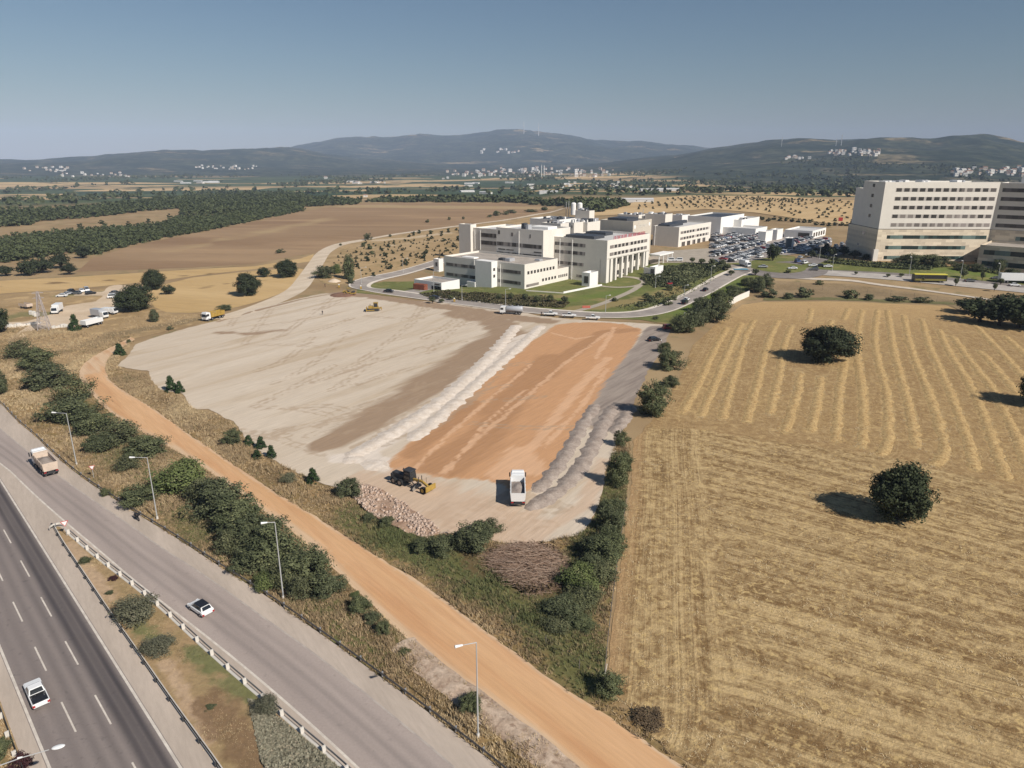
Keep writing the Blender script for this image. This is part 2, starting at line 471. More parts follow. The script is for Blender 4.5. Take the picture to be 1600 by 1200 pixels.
sheet('highway', wpoly(hw_line(OFF_L + .2), hw_line(OFF_R - .2)[::-1]), .028, M_HW, 4, 2, 0, .3, {'lat': lambda X, Y: (((X - P(107, 1120)[0]) * HN[0] + (Y - P(107, 1120)[1]) * HN[1]) - OFF_R) / (OFF_L - OFF_R)}, True, 3)
M_RAMP = asphalt('slip_road_asphalt', col(184, 169, 159), col(170, 156, 147), col(138, 127, 121), math.radians(132), [(.30, .07, .6), (.54, .07, .65), (.42, .16, .3), (.76, .07, .35)])
rl, rr = pl(RAMP_L), pl(RAMP_R)
def lat_ramp(X, Y):
    d1, _ = dist_path(X, Y, rl); d2, _ = dist_path(X, Y, rr); t = d1 / (d1 + d2 + 1e-6)
    return t
sheet('slip_road', wpoly(rl, rr[::-1]), .028, M_RAMP, 1.5, 2, 0, .3, {'lat': lat_ramp}, True, 4)
M_PAINT = gmat('road_paint', col(232, 222, 208), col(206, 195, 182), (), .8, None, 5, .1, .05, rough=.7)
M_FAINT = gmat('worn_paint', col(196, 184, 172), col(176, 164, 155), (), .6, None, 5, .1, .05, rough=.8)
def markings():
    V = []; F = []; n = 0
    def put(v, f):
        nonlocal n
        V.append(v); F.append(f + n); n += len(v)
    put(*ribbon(hw_line(OFF_R), .26, .034, 3)); put(*ribbon(hw_line(OFF_L), .26, .034, 3))
    for off, ph in ((0., P(107, 1120)), (OFF_D2, P(112, 1020))):
        t0 = (np.array(ph) - np.array(P(107, 1120))) @ HD
        pitch = 12.6; 
        for k in range(-6, 34):
            c = t0 + k * pitch
            put(*ribbon(hw_line(off, c - 2.9, c + 2.9), .17, .034, 3))
    put(*ribbon(rl, .26, .034, 2))
    tag(npobj('road_markings', np.vstack(V), np.vstack(F), [M_PAINT]), kind='structure')
    v, f = ribbon(rr, .22, .034, 2)
    tag(npobj('edge_marking', v, f, [M_FAINT]), kind='structure')
markings()
M_GORE = gmat('gore_soil', col(176, 148, 112), col(160, 138, 100), [('green', col(112, 118, 76), .5, .8), ('bare', col(196, 168, 138), .4, .8), ('dark', col(130, 104, 78), .4, .8)], .3, None, 1.4, .25, .6)
sheet('central_verge', wpoly(pl(GORE_L), pl(GORE_R)[::-1]), .11, M_GORE, 1.0, 1.5, .12, .4,
      {'green': lambda X, Y: np.maximum(stroke(X, Y, [(305, 1020), (360, 1055), (390, 1090)], 3, 4), stroke(X, Y, [(215, 975), (250, 1010)], 2, 4)),
       'bare': lambda X, Y: np.maximum(stroke(X, Y, [(110, 850), (170, 940)], 2, 2), stroke(X, Y, [(255, 1035), (330, 1160)], 1.5, 2)),
       'dark': lambda X, Y: stroke(X, Y, [(330, 1100), (390, 1180), (430, 1210)], 4, 4)}, True, 5)
M_VERGE = gmat('verge_soil', col(172, 142, 104), col(146, 122, 86), (), .3, None, 1.2, .25, .6, col(116, 112, 72))
hv = hw_line(OFF_L + 1.9)
sheet('outer_verge', wpoly(hv, hv[::-1] + HN * 40), .03, M_VERGE, 6, 4, 0, world_poly=True, seed=6)

# ------------------------------------------------------------------ the orange haul road and the verges beside it
DR_L = [(204, 527), (186, 537), (177, 541), (160, 549), (142, 560), (132, 567), (122, 582), (126, 595), (140, 612), (165, 640), (200, 662), (265, 700), (330, 738), (400, 790), (470, 840), (520, 888), (570, 935), (612, 977), (662, 1020), (700, 1050), (750, 1088), (812, 1132), (850, 1160), (890, 1198), (1010, 1300)]
DR_R = [(212, 530), (190, 545), (173, 556), (166, 568), (165, 581), (171, 595), (200, 615), (237, 637), (275, 664), (325, 699), (350, 716), (400, 750), (450, 782), (500, 811), (550, 844), (600, 876), (650, 906), (700, 941), (742, 974), (800, 1016), (850, 1055), (907, 1092), (950, 1120), (987, 1146), (1025, 1171), (1066, 1198), (1190, 1285)]
M_VEG = gmat('rough_grass_soil', col(160, 132, 92), col(132, 114, 76), [('green', col(98, 102, 62), .35, .85), ('dark', col(110, 92, 66), .4, .8)], .22, None, 1.1, .28, .8, col(176, 148, 110))
dl, dr = pl(DR_L), pl(DR_R)
rail_o = resample(rail_r, 4)
sheet('road_bank', wpoly(pl(RAIL_R), pl(DR_L)[::-1]), .03, M_VEG, 2.5, 2, 0, .3,
      {'green': lambda X, Y: np.maximum(stroke(X, Y, [(40, 560), (130, 660), (250, 760), (330, 840), (500, 950), (620, 1030)], 7, 8), stroke(X, Y, [(60, 700), (200, 795)], 1.5, 2)),
       'dark': lambda X, Y: stroke(X, Y, [(560, 960), (650, 1060), (760, 1140)], 3, 3)}, True, 7)
PAD_L = [(182, 572), (200, 580), (232, 584), (237, 596), (250, 612), (287, 618), (298, 640), (325, 642), (367, 662), (385, 690), (410, 712), (450, 732), (505, 757), (525, 762), (560, 788), (590, 812), (625, 830), (665, 842), (690, 836), (740, 842), (775, 848), (805, 853), (840, 848)]
FENCE = [(985, 690), (980, 770), (969, 850), (958, 930), (950, 1000), (944, 1060), (946, 1088)]
sheet('rough_ground', wpoly(pl(DR_R)[::-1], pl([(186, 560)] + PAD_L), pl([(875, 842), (912, 835), (935, 800), (957, 700), (975, 680)]), pl(FENCE), pl([(975, 1098), (1010, 1140), (1066, 1190), (1190, 1280)])), .03, M_VEG, 2.2, 2, 0, .3,
      {'green': lambda X, Y: np.maximum(stroke(X, Y, [(560, 800), (700, 880), (850, 960), (930, 1050)], 9, 7), stroke(X, Y, [(960, 720), (930, 860), (880, 960)], 9, 5)),
       'dark': lambda X, Y: np.maximum(stroke(X, Y, [(200, 590), (300, 660), (450, 760)], 3, 4), stroke(X, Y, [(780, 870), (870, 900)], 12, 5))}, True, 8)
M_DIRT = gmat('orange_dirt', col(226, 182, 138), col(214, 168, 122), [('pale', col(222, 192, 158), .5, .9), ('rut', col(204, 152, 108), .35, .7)], .2, (math.radians(131), 14), 2.5, .10, .35, col(226, 182, 138))
def dirt_pale(X, Y):
    d1, _ = dist_path(X, Y, dl); d2, _ = dist_path(X, Y, dr)
    top = stroke(X, Y, [(200, 535), (160, 555), (135, 580)], 9, 8)
    return np.maximum(np.maximum(1 - ss(d1 / 2.2), .8 - ss(d2 / 1.2)), top * .9)
def dirt_rut(X, Y):
    d1, _ = dist_path(X, Y, dl); d2, _ = dist_path(X, Y, dr); t = d1 / (d1 + d2)
    return .30 + .22 * np.exp(-((t - .34) / .22) ** 2)
sheet('dirt_road', wpoly(dl, dr[::-1]), .06, M_DIRT, .9, 1.2, .35, .35, {'pale': dirt_pale, 'rut': dirt_rut}, True, 9,
      relief=lambda X, Y: .03 * fnoise(X, Y, 5., 2.))
# stony edge where the haul road meets the lower bank
M_STONY = gmat('stony_bank', col(206, 184, 162), col(184, 160, 138), (), .5, None, 1.6, .3, .9, col(160, 136, 116))
sb = pl([(640, 1000), (662, 1021), (700, 1051), (750, 1089), (812, 1133), (850, 1161), (890, 1199), (960, 1258)])
def bank():
    V, F = ribbon(sb, 2.6, .05, .7, .9)
    V2 = []; Fs = []
    pts = resample(sb, .6); d = np.gradient(pts, axis=0); d /= np.hypot(*d.T)[:, None]; nrm = np.c_[d[:, 1], -d[:, 0]]
    prof = [(-.4, .07), (.2, .12), (.9, .02), (1.7, -.0), (2.4, .04)]
    prof = [(-.6, .065), (.1, .30), (.8, .42), (1.7, .30), (2.7, .02)]
    k = len(prof); vs = []
    for i, p in enumerate(pts):
        for o, h in prof:
            q = p + nrm[i] * (o + .3 * mnoise.noise((i * .21, o, 3)))
            vs.append((q[0], q[1], h * (1 + .5 * mnoise.noise((q[0] * .9, q[1] * .9, 1))) + .035))
    fs = [(i * k + j, i * k + j + 1, (i + 1) * k + j + 1, (i + 1) * k + j) for i in range(len(pts) - 1) for j in range(k - 1)]
    fs = np.array(fs)
    tag(npobj('gravel_bank', vs, fs[:, ::-1], [M_STONY], None, True), kind='structure')
bank()

# ------------------------------------------------------------------ the levelled building site
PAD_TOP = [(200, 557), (212, 538), (250, 525), (300, 511), (342, 501), (395, 484), (427, 477), (470, 466), (502, 459), (534, 456), (576, 459), (640, 469), (700, 474), (760, 479), (784, 481), (844, 494), (890, 499), (937, 502), (1012, 506), (1040, 508)]
PAD_R = [(1048, 516), (1036, 545), (1012, 582), (994, 620), (982, 650), (966, 680), (962, 702), (945, 740), (942, 770), (930, 802), (912, 834), (875, 843)]
PAD_B = [(182, 572), (200, 576), (232, 580), (237, 595), (250, 610), (287, 615), (296, 640), (325, 640), (367, 660), (385, 688), (410, 710), (450, 732), (505, 757), (525, 760), (560, 785), (590, 808), (625, 827), (665, 840), (690, 832), (740, 838), (775, 846), (805, 852), (840, 847)]
ORANGE = [(606, 722), (640, 690), (700, 645), (750, 602), (800, 560), (840, 528), (866, 508), (900, 504), (937, 504), (975, 507), (1003, 515), (995, 535), (972, 575), (945, 615), (920, 655), (895, 690), (872, 722), (848, 750), (828, 772), (800, 765), (760, 752), (700, 748), (650, 740), (612, 736)]
op = path(ORANGE)
def orange(X, Y):
    d, _ = dist_path(X, Y, np.vstack([op, op[:1]])); return np.clip(.5 + np.where(inside(op, X, Y), d, -d) / 2.4, 0, 1)
def brown(X, Y):
    a = stroke(X, Y, [(515, 692), (600, 645), (690, 597), (755, 550), (795, 518)], 9, 7)
    b = stroke(X, Y, [(660, 610), (730, 565), (790, 520), (770, 500), (720, 490)], 13, 10)
    c = stroke(X, Y, [(530, 457), (600, 465), (680, 478), (740, 486), (800, 496), (850, 502)], 9, 6)
    d = stroke(X, Y, [(540, 456), (470, 468), (400, 486), (340, 503)], 1.8, 2)
    e = .8 * np.maximum(stroke(X, Y, [(575, 640), (640, 610), (700, 570)], 5, 6), stroke(X, Y, [(340, 520), (400, 522), (440, 516)], 4, 5))
    return np.maximum.reduce([a, b, c, d, e])
def greyroad(X, Y):
    a = stroke(X, Y, [(1036, 515), (1014, 550), (988, 590), (966, 630), (950, 660)], 11.5, 3)
    return a
def palepad(X, Y):
    return np.maximum(stroke(X, Y, [(530, 716), (575, 712), (610, 733)], 5, 3), stroke(X, Y, [(555, 712), (600, 690), (650, 655), (700, 620), (760, 572), (820, 525)], 6, 4) * .8)
def streaks(X, Y):
    r = np.zeros_like(X)
    for px, w in (([(640, 740), (700, 680), (770, 620), (830, 570)], 1.1), ([(700, 735), (760, 660), (820, 610)], .9), ([(690, 742), (740, 690), (800, 640), (880, 570), (950, 520)], 1.2),
                  ([(800, 745), (840, 690), (900, 610), (950, 560)], 2.6), ([(780, 742), (815, 705), (835, 735)], 5), ([(850, 700), (905, 640), (950, 575)], 1.2), ([(930, 560), (950, 530), (960, 512)], 1.6),
                  ([(860, 520), (900, 530), (930, 525)], 1.2)):
        r = np.maximum(r, stroke(X, Y, px, w, w * 1.1))
    return r
def dusty(X, Y):
    return np.maximum(stroke(X, Y, [(600, 760), (680, 785), (750, 810), (800, 830)], 14, 12), stroke(X, Y, [(850, 830), (910, 790), (945, 720)], 3, 4))
_rr = np.random.RandomState(77); RUTS = []
for _k in range(46):
    u, v = _rr.uniform(250, 780), _rr.uniform(480, 700); a = _rr.normal(-.45, .35); L = _rr.uniform(60, 190); c = _rr.normal() * .25
    RUTS.append([(u + math.cos(a) * L * t, v + math.sin(a) * L * t * .6 + c * L * t * t) for t in np.linspace(0, 1, 6)])
for _k in range(14):
    u, v = _rr.uniform(600, 820), _rr.uniform(770, 830); a = _rr.normal(-.1, .5); RUTS.append([(u + math.cos(a) * 90 * t, v + math.sin(a) * 40 * t + 14 * t * t) for t in np.linspace(0, 1, 5)])
def ruts(X, Y):
    r = np.zeros_like(X)
    for px in RUTS:
        pts = path(px); m = (np.abs(X - pts[:, 0].mean()) < 45) & (np.abs(Y - pts[:, 1].mean()) < 60)
        d, _ = dist_path(X[m], Y[m], pts); r[m] = np.maximum(r[m], .75 * np.exp(-(np.abs(d - .9) / .55) ** 2))
    return r
def damp(X, Y): return np.maximum.reduce([stroke(X, Y, [(690, 730), (760, 680), (800, 620), (860, 560)], 10, 9), stroke(X, Y, [(640, 712), (700, 670), (740, 630)], 4, 4), stroke(X, Y, [(880, 560), (940, 520), (990, 516)], 5, 5)]) * orange(X, Y)
def greyrut(X, Y):
    return .46 * greyroad(X, Y)
M_PAD = gmat('levelled_gravel', col(221, 205, 184), col(211, 193, 170),
             [('brown', col(164, 138, 112), .25, .92), ('pale', col(232, 218, 202), .4, .9), ('orange', col(208, 160, 118), .5, 1.), ('damp', col(184, 140, 102), .12, .85), ('streak', col(228, 184, 146), .9, .8),
              ('grey', col(170, 156, 143), .5, 1.), ('rut', col(180, 156, 130), .6, .6), ('greyrut', col(140, 126, 116), .5, .8), ('dusty', col(210, 180, 152), .4, .7)], .07, (math.radians(56), 9), 1.5, .12, .6, col(204, 184, 158))
sheet('building_site', wpoly(path(PAD_TOP), path(PAD_R), path(PAD_B)[::-1]), .09, M_PAD, .95, 1.5, .5, .3,
      {'brown': brown, 'orange': orange, 'grey': greyroad, 'pale': palepad, 'streak': streaks, 'dusty': dusty, 'rut': ruts, 'damp': damp, 'greyrut': greyrut}, True, 10,
      relief=lambda X, Y: .06 * fnoise(X, Y, 6, 5.))

# loose windrows: real ridges of tipped gravel
def windrow(name, px, w, h, mat, seed, label=None, group=None, cat='gravel ridge', lump=1.):
    pts = resample(smooth_path(path(px), 2), .3); d = np.gradient(pts, axis=0); d /= np.hypot(*d.T)[:, None] + 1e-9; nrm = np.c_[-d[:, 1], d[:, 0]]
    k = 9; L = len(pts); vs = np.zeros((L, k, 3))
    tt = np.linspace(-1, 1, k)
    for i in range(L):
        s = i * .3
        load = .86 + (.09 * lump) * abs(math.sin(s * .62 + seed + .8 * mnoise.noise((s * .2, seed, 5)))) + .34 * mnoise.noise((s * .33, seed, 2)) + .16 * mnoise.noise((s * 1.6, seed, 3))
        ww = w * load; end = min(1, i / 6 + .15, (L - 1 - i) / 6 + .15)
        sh = lump * .5 * mnoise.noise((s * .4, seed, 8))
        for j, t in enumerate(tt):
            q = pts[i] + nrm[i] * (t * ww * .5 * (.4 + .6 * end) + sh)
            hh = h * load * end * max(0, 1 - abs(t) ** 1.5) * (1 + .35 * mnoise.noise((q[0] * 1.3, q[1] * 1.3, seed)))
            vs[i, j] = (q[0], q[1], hh)
    X, Y = vs[..., 0], vs[..., 1]; vs[..., 2] += terrain(X, Y) + .05
    i, j = np.meshgrid(np.arange(L - 1), np.arange(k - 1), indexing='ij'); q = (i * k + j).ravel()
    return tag(npobj(name, vs.reshape(-1, 3), np.c_[q, q + k, q + k + 1, q + 1], [mat], None, True), label, cat, group)
M_GREYG = gmat('grey_millings', col(182, 167, 154), col(158, 143, 131), (), .6, None, 2.6, .28, 1.)
M_WHITEG = gmat('white_limestone', col(236, 222, 206), col(220, 204, 186), (), .6, None, 2.2, .14, .9)
windrow('gravel_ridge', [(932, 632), (912, 662), (898, 686), (884, 710), (863, 743), (834, 770)], 3.6, .5, M_GREYG, 1., 'long ridge of tipped grey gravel nearest the orange earth', 'grey gravel ridges')
windrow('gravel_ridge', [(962, 634), (945, 656), (929, 693), (911, 726), (884, 759), (848, 784), (823, 797)], 4.0, .55, M_GREYG, 2., 'long ridge of grey gravel ending right behind the white tipper truck', 'grey gravel ridges')
windrow('gravel_ridge', [(988, 634), (972, 660), (957, 678)], 3.4, .5, M_GREYG, 3., 'short stub of grey gravel ridge beside the field bushes', 'grey gravel ridges')
windrow('limestone_ridge', [(545, 716), (585, 694), (630, 667), (685, 630), (730, 592), (775, 548), (808, 508)], 5.0, .42, M_WHITEG, 4., 'white limestone ridge along the brown graded strip', 'white limestone ridges')
windrow('limestone_ridge', [(640, 690), (690, 650), (735, 608), (785, 565), (825, 530), (846, 509)], 4.6, .38, M_WHITEG, 5., 'white limestone ridge along the edge of the orange earth', 'white limestone ridges')
windrow('limestone_ridge', [(536, 716), (570, 722), (606, 734)], 4.6, .3, M_WHITEG, 6., 'short low bank of white limestone behind the motor grader', 'white limestone ridges')

# ------------------------------------------------------------------ the harvested field on the right
FIELD = [(1192, 472), (1160, 476), (1120, 506), (1082, 540), (1070, 575), (1050, 610), (1040, 640), (1010, 665), (990, 690), (985, 760), (974, 850), (963, 930), (955, 1000), (949, 1060), (955, 1085), (978, 1098), (992, 1118), (1008, 1140), (1040, 1168), (1100, 1205), (1240, 1300), (2400, 1300), (2400, 560), (1750, 512), (1600, 512), (1510, 492), (1480, 478), (1300, 471)]
f_left = path([(1000, 640), (990, 690), (985, 760), (974, 850), (963, 930), (955, 1000), (949, 1060), (940, 1110)])
f_road = path([(930, 1085), (1008, 1140), (1100, 1205), (1240, 1300), (1400, 1420)])
f_mid = path([(960, 672), (1040, 668), (1100, 672), (1180, 685), (1260, 697), (1340, 708), (1400, 718), (1480, 735), (1560, 760), (1700, 800), (2000, 870)])
def smin(a, b, k=6.):
    h = np.clip(.5 + .5 * (b - a) / k, 0, 1); return b * (1 - h) + a * h - k * h * (1 - h)
def fsplit(X, Y):
    d, s = dist_path(X, Y, f_mid); return np.where(s > 0, d, -d)           # + above the turning line
_fd = np.array(P(1600, 930)) - np.array(P(1110, 780)); _fd = _fd / np.hypot(*_fd); _fn = np.array([-_fd[1], _fd[0]])
def rowc(X, Y):
    a, _ = dist_path(X, Y, f_left)
    ang = .10 * ss((Y - 60) / 90)
    c2 = (X * _fn[0] + Y * _fn[1]) + 60 + ang * (X - 40) * 1.2 + .0028 * (X - 75) ** 2 + 1.1 * fnoise(X, Y, 30, 6.)
    return c2
def rowa(X, Y): return dist_path(X, Y, f_left)[0]
def rowk(X, Y): return np.clip(.5 + (rowa(X, Y) - 14 - 5 * fnoise(X, Y, 16, 2.)) / 9, 0, 1)
def upper(X, Y): return np.clip(.5 + fsplit(X, Y) / 3, 0, 1)
ROWS = [[(1237, 508), (1222, 545), (1219, 580), (1210, 617), (1202, 648)], [(1250, 582), (1247, 610), (1237, 642), (1226, 676)], [(1300, 500), (1290, 540)], [(1282, 588), (1277, 630), (1266, 676)],
        [(1322, 560), (1312, 600), (1309, 640), (1306, 690)], [(1347, 484), (1340, 517), (1340, 562), (1347, 605), (1350, 655), (1347, 700)], [(1371, 484), (1365, 530), (1372, 567), (1385, 610), (1388, 655), (1387, 700), (1372, 712)],
        [(1386, 484), (1392, 517), (1396, 550), (1406, 585), (1416, 620), (1424, 655), (1432, 700)], [(1412, 492), (1420, 535), (1431, 567), (1450, 610), (1461, 642), (1473, 680), (1478, 712), (1456, 728)],
        [(1440, 498), (1451, 542), (1470, 580), (1487, 620), (1502, 660), (1515, 697), (1524, 735)], [(1467, 515), (1483, 552), (1507, 587), (1526, 622), (1543, 665), (1556, 705), (1574, 750)],
        [(1488, 525), (1520, 570), (1550, 605), (1567, 640), (1583, 670), (1600, 715), (1622, 770)], [(1530, 548), (1560, 580), (1583, 607), (1607, 645), (1640, 700)], [(1520, 505), (1566, 552), (1602, 592), (1650, 650)],
        [(1216, 500), (1197, 539), (1178, 620), (1166, 660)], [(1178, 500), (1162, 529), (1150, 576), (1127, 655)], [(1158, 505), (1137, 551), (1116, 601), (1094, 652)], [(1136, 512), (1116, 545), (1091, 601), (1066, 645)],
        [(1268, 482), (1262, 505)], [(1570, 525), (1620, 570), (1680, 640)], [(1326, 482), (1318, 500)]]
RW = [smooth_path(path(r), 2) for r in ROWS]
def nearrow(X, Y):
    b = np.full(X.shape, 99.)
    for r in RW: b = np.minimum(b, dist_path(X, Y, r)[0])
    return b
def field_mat():
    s = N('stubble', .95, .1)
    v = s.pos()
    up = s.rng(s.math('ADD', s.attr('upper'), s.rng(s.noise(.3, 4, v), .3, .7, -.4, .4)), .3, .7)
    n1 = s.noise(.16, 6, v, .4); n2 = s.noise(.7, 6, v, .6)
    base = s.mix(s.rng(n1, .36, .64), col(186, 157, 114), col(168, 138, 97))
    base = s.mix(s.rng(n2, .5, .72), base, col(200, 170, 122))
    # swath stripes of the lower part, along the machine's path
    w = s.new('ShaderNodeCombineXYZ'); s.set(w.inputs[0], s.attr('rowc')); 
    s.set(w.inputs[1], s.math('MULTIPLY', s.noise(.035, 3, v), 2.2))
    wa = s.new('ShaderNodeCombineXYZ'); s.set(wa.inputs[0], s.attr('rowa')); s.set(wa.inputs[1], s.math('MULTIPLY', s.noise(.035, 3, v), 2.2))
    kk = s.rng(s.math('ADD', s.attr('rowk'), s.rng(s.noise(.35, 5, v), .3, .7, -.35, .35)), .3, .7)
    def two(sc, d, r):
        p, q = s.noise(sc, d, wa.outputs[0], 0., r), s.noise(sc, d, w.outputs[0], 0., r)
        return s.math('ADD', s.math('MULTIPLY', q, kk), s.math('MULTIPLY', p, s.math('SUBTRACT', 1., kk)))
    st = two(.42, 7, .72); st2 = two(1.9, 5, .65)
    low = s.mix(s.rng(s.math('ADD', st, s.rng(n2, .3, .7, -.15, .15)), .36, .62), col(142, 114, 78), col(206, 178, 132))
    low = s.mix(s.rng(s.math('ADD', st2, s.rng(n1, .3, .7, -.1, .1)), .34, .52, .7, 0), low, col(124, 97, 64))
    low = s.mix(s.rng(s.noise(1.1, 6, v, .9), .54, .66, 0, .8), low, col(214, 184, 130))
    rr = s.rng(s.math('ADD', s.attr('rowd'), s.rng(n2, .3, .7, -.5, .5)), 1.0, 2.4)
    w2 = s.new('ShaderNodeCombineXYZ'); s.set(w2.inputs[0], s.attr('rowd')); s.set(w2.inputs[1], s.math('MULTIPLY', s.noise(.035, 3, v), 2.2))
    ns = s.math('ADD', s.noise(.9, 6, w2.outputs[0], 0., .72), s.rng(n2, .3, .7, -.12, .12))
    upc = s.mix(s.rng(ns, .36, .60, .8, 0), base, col(150, 120, 84))
    upc = s.mix(s.rng(s.noise(2.2, 4, w2.outputs[0], 0., .6), .54, .66, 0, .5), upc, col(206, 178, 132))
    upc = s.mix(s.rng(s.math('ADD', s.attr('rowd'), s.rng(s.noise(1.2, 5, v, .6), .3, .7, -.8, .8)), .5, 1.9, .8, 0), upc, col(204, 172, 120))
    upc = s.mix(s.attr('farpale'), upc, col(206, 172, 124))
    c = s.mix(up, low, upc)
    c = s.mix(s.rng(s.attr('edge'), 0, 1, 0, .8), c, col(186, 152, 112))
    g = s.noise(2.6, 5, v, 0, .75)
    c = s.mix(1., c, s.mix(s.rng(g, .28, .72), A(.80, .80, .78), A(1.25, 1.25, 1.22)), 'MULTIPLY')
    s.bump(s.math('ADD', g, s.math('MULTIPLY', st, 1.5)), .9, .18)
    return s.out(c)
M_FIELD = field_mat()
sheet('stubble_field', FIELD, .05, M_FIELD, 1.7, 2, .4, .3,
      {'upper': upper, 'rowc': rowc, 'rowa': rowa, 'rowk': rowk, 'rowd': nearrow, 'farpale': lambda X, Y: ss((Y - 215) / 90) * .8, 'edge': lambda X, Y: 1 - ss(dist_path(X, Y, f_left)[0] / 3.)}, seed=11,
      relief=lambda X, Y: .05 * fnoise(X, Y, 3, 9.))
M_STRAW = gmat('loose_straw', col(208, 178, 126), col(188, 156, 108), (), .9, None, 3.4, .4, 1., col(160, 128, 84))
STRAW_L = {}
for i, r in enumerate(ROWS):
    windrow('straw_row', r, 2.5, .22, M_STRAW, 20. + i * 1.7, 'low row of loose straw lying on the harvested field', 'straw rows on the harvested field', 'straw row', .9)
# ------------------------------------------------------------------ fields, tracks, lawns and roads of the middle distance
M_GOLD = gmat('ripe_stubble', col(214, 182, 132), col(198, 165, 114), [('line', col(136, 112, 80), .3, .9)], .05, (math.radians(165), 8), .7, .12, .4)
sheet('grain_field', [(-260, 452), (-80, 444), (0, 439), (110, 433), (225, 426), (320, 420), (400, 416), (470, 404), (492, 396), (486, 408), (440, 416), (330, 428), (240, 440), (170, 446), (110, 452), (0, 459), (-260, 474)], .06, M_GOLD, 7, 4, .8, .06,
      {'line': lambda X, Y: stroke(X, Y, [(-260, 458), (0, 447), (110, 441), (225, 435), (330, 428), (400, 424)], 1.6, 2)}, seed=12)
sheet('grain_field', [(242, 448), (300, 434), (370, 426), (430, 421), (470, 420), (484, 424), (478, 436), (458, 450), (430, 462), (395, 474), (345, 486), (300, 489), (262, 488), (240, 480), (232, 462)], .07, M_GOLD, 5, 3, .8, .08,
      {'line': lambda X, Y: stroke(X, Y, [(300, 455), (340, 445), (420, 438)], .8, 1.5)}, seed=13)
M_BROWN = gmat('ploughed_brown', col(168, 140, 108), col(150, 121, 92), [('gold', col(186, 160, 120), .02, .85)], .012, (math.radians(175), 5), .35, .10, .5, col(178, 148, 114))
sheet('brown_field', [(118, 425), (142, 405), (200, 387), (255, 374), (330, 360), (400, 346), (470, 331), (520, 324), (565, 318.5), (640, 317), (720, 317.5), (800, 318), (872, 322), (862, 329), (800, 343), (740, 351), (640, 362), (560, 375), (530, 379), (496, 394), (440, 404), (400, 412), (300, 418), (200, 422)], .08, M_BROWN, 14, 8, 1.5, .02,
      {'gold': lambda X, Y: np.maximum(stroke(X, Y, [(560, 322), (700, 324), (860, 325)], 60, 60), stroke(X, Y, [(250, 395), (400, 365), (520, 340)], 20, 30) * .7)}, seed=14)
M_TRACK = gmat('pale_track', col(228, 210, 186), col(212, 192, 166), (), .2, (math.radians(60), 5), 1.2, .08, .2)
band('gravel_track', [(340, 499), (372, 491), (400, 482), (440, 466), (466, 452), (480, 432), (495, 410), (505, 394), (528, 382), (560, 376.5)], 8.5, .10, M_TRACK, 3)
band('gravel_track', [(556, 377), (590, 371), (640, 362.5), (740, 350.5), (800, 342.5), (840, 335), (880, 326)], 6., .12, M_TRACK, 4)
M_ORCH = gmat('dry_orchard_soil', col(192, 164, 124), col(176, 148, 108), [('pale', col(214, 192, 160), .1, .8)], .05, None, .5, .15, .5, col(160, 138, 98))
sheet('orchard_ground', [(534, 382), (560, 378), (640, 364), (740, 352), (800, 344), (845, 337), (860, 345), (800, 380), (720, 400), (690, 405), (640, 421), (590, 431), (556, 441), (520, 446), (502, 440), (492, 424), (506, 402)], .07, M_ORCH, 6, 4, .8, .05,
      {'pale': lambda X, Y: np.maximum(stroke(X, Y, [(585, 376), (640, 372), (700, 364)], 9, 8), stroke(X, Y, [(560, 382), (580, 388), (640, 380), (700, 374)], 3, 3))}, seed=15)
sheet('orchard_ground', [(900, 333), (975, 322), (1010, 310), (1080, 305.5), (1200, 306), (1300, 312), (1420, 322), (1420, 356), (1340, 354), (1290, 349), (1230, 340), (1180, 333), (1100, 327), (1010, 334), (930, 338)], .35, gmat('tan_slope', col(218, 188, 142), col(202, 170, 124), [('pale', col(214, 192, 160), .1, .8)], .04, (.45, 7), .5, .12, .4), 11, 6, 1., .03,
      {'pale': lambda X, Y: np.zeros_like(X)}, seed=16)
M_DEPOT = gmat('depot_gravel', col(226, 204, 176), col(212, 188, 158), (), .12, None, 1.2, .1, .3)
sheet('depot_yard', [(170, 448), (182, 445), (216, 448), (222, 452), (204, 458), (192, 470), (182, 485), (152, 500), (112, 511), (70, 514), (20, 512), (-20, 512), (-20, 505), (40, 503), (78, 492), (104, 478), (150, 471), (163, 462), (140, 462), (112, 462), (130, 457), (160, 456)], .08, M_DEPOT, 5, 2, .6, .12, seed=17)
band('dirt_path', [(52, 511), (38, 520), (22, 530), (28, 540), (42, 548)], 4., .10, M_DEPOT, 2)
M_DRY = gmat('dry_meadow', col(184, 156, 116), col(162, 136, 98), [('green', col(132, 128, 86), .15, .8), ('dark', col(140, 122, 92), .2, .8)], .06, None, .9, .22, .6, col(200, 170, 126))
sheet('dry_meadow', [(-260, 478), (0, 461), (120, 454), (235, 446), (236, 470), (258, 490), (300, 491), (352, 489), (335, 499), (290, 510), (240, 522), (205, 530), (178, 538), (150, 551), (130, 565), (118, 583), (100, 590), (60, 560), (20, 540), (-100, 530), (-260, 520)], .045, M_DRY, 4, 2.5, .5, .1,
      {'green': lambda X, Y: np.maximum(stroke(X, Y, [(0, 500), (40, 490), (100, 492)], 8, 8), stroke(X, Y, [(95, 462), (150, 460), (205, 448)], 6, 6)),
       'dark': lambda X, Y: stroke(X, Y, [(130, 545), (180, 522), (240, 512), (300, 500), (352, 489)], 7, 6)}, seed=18)
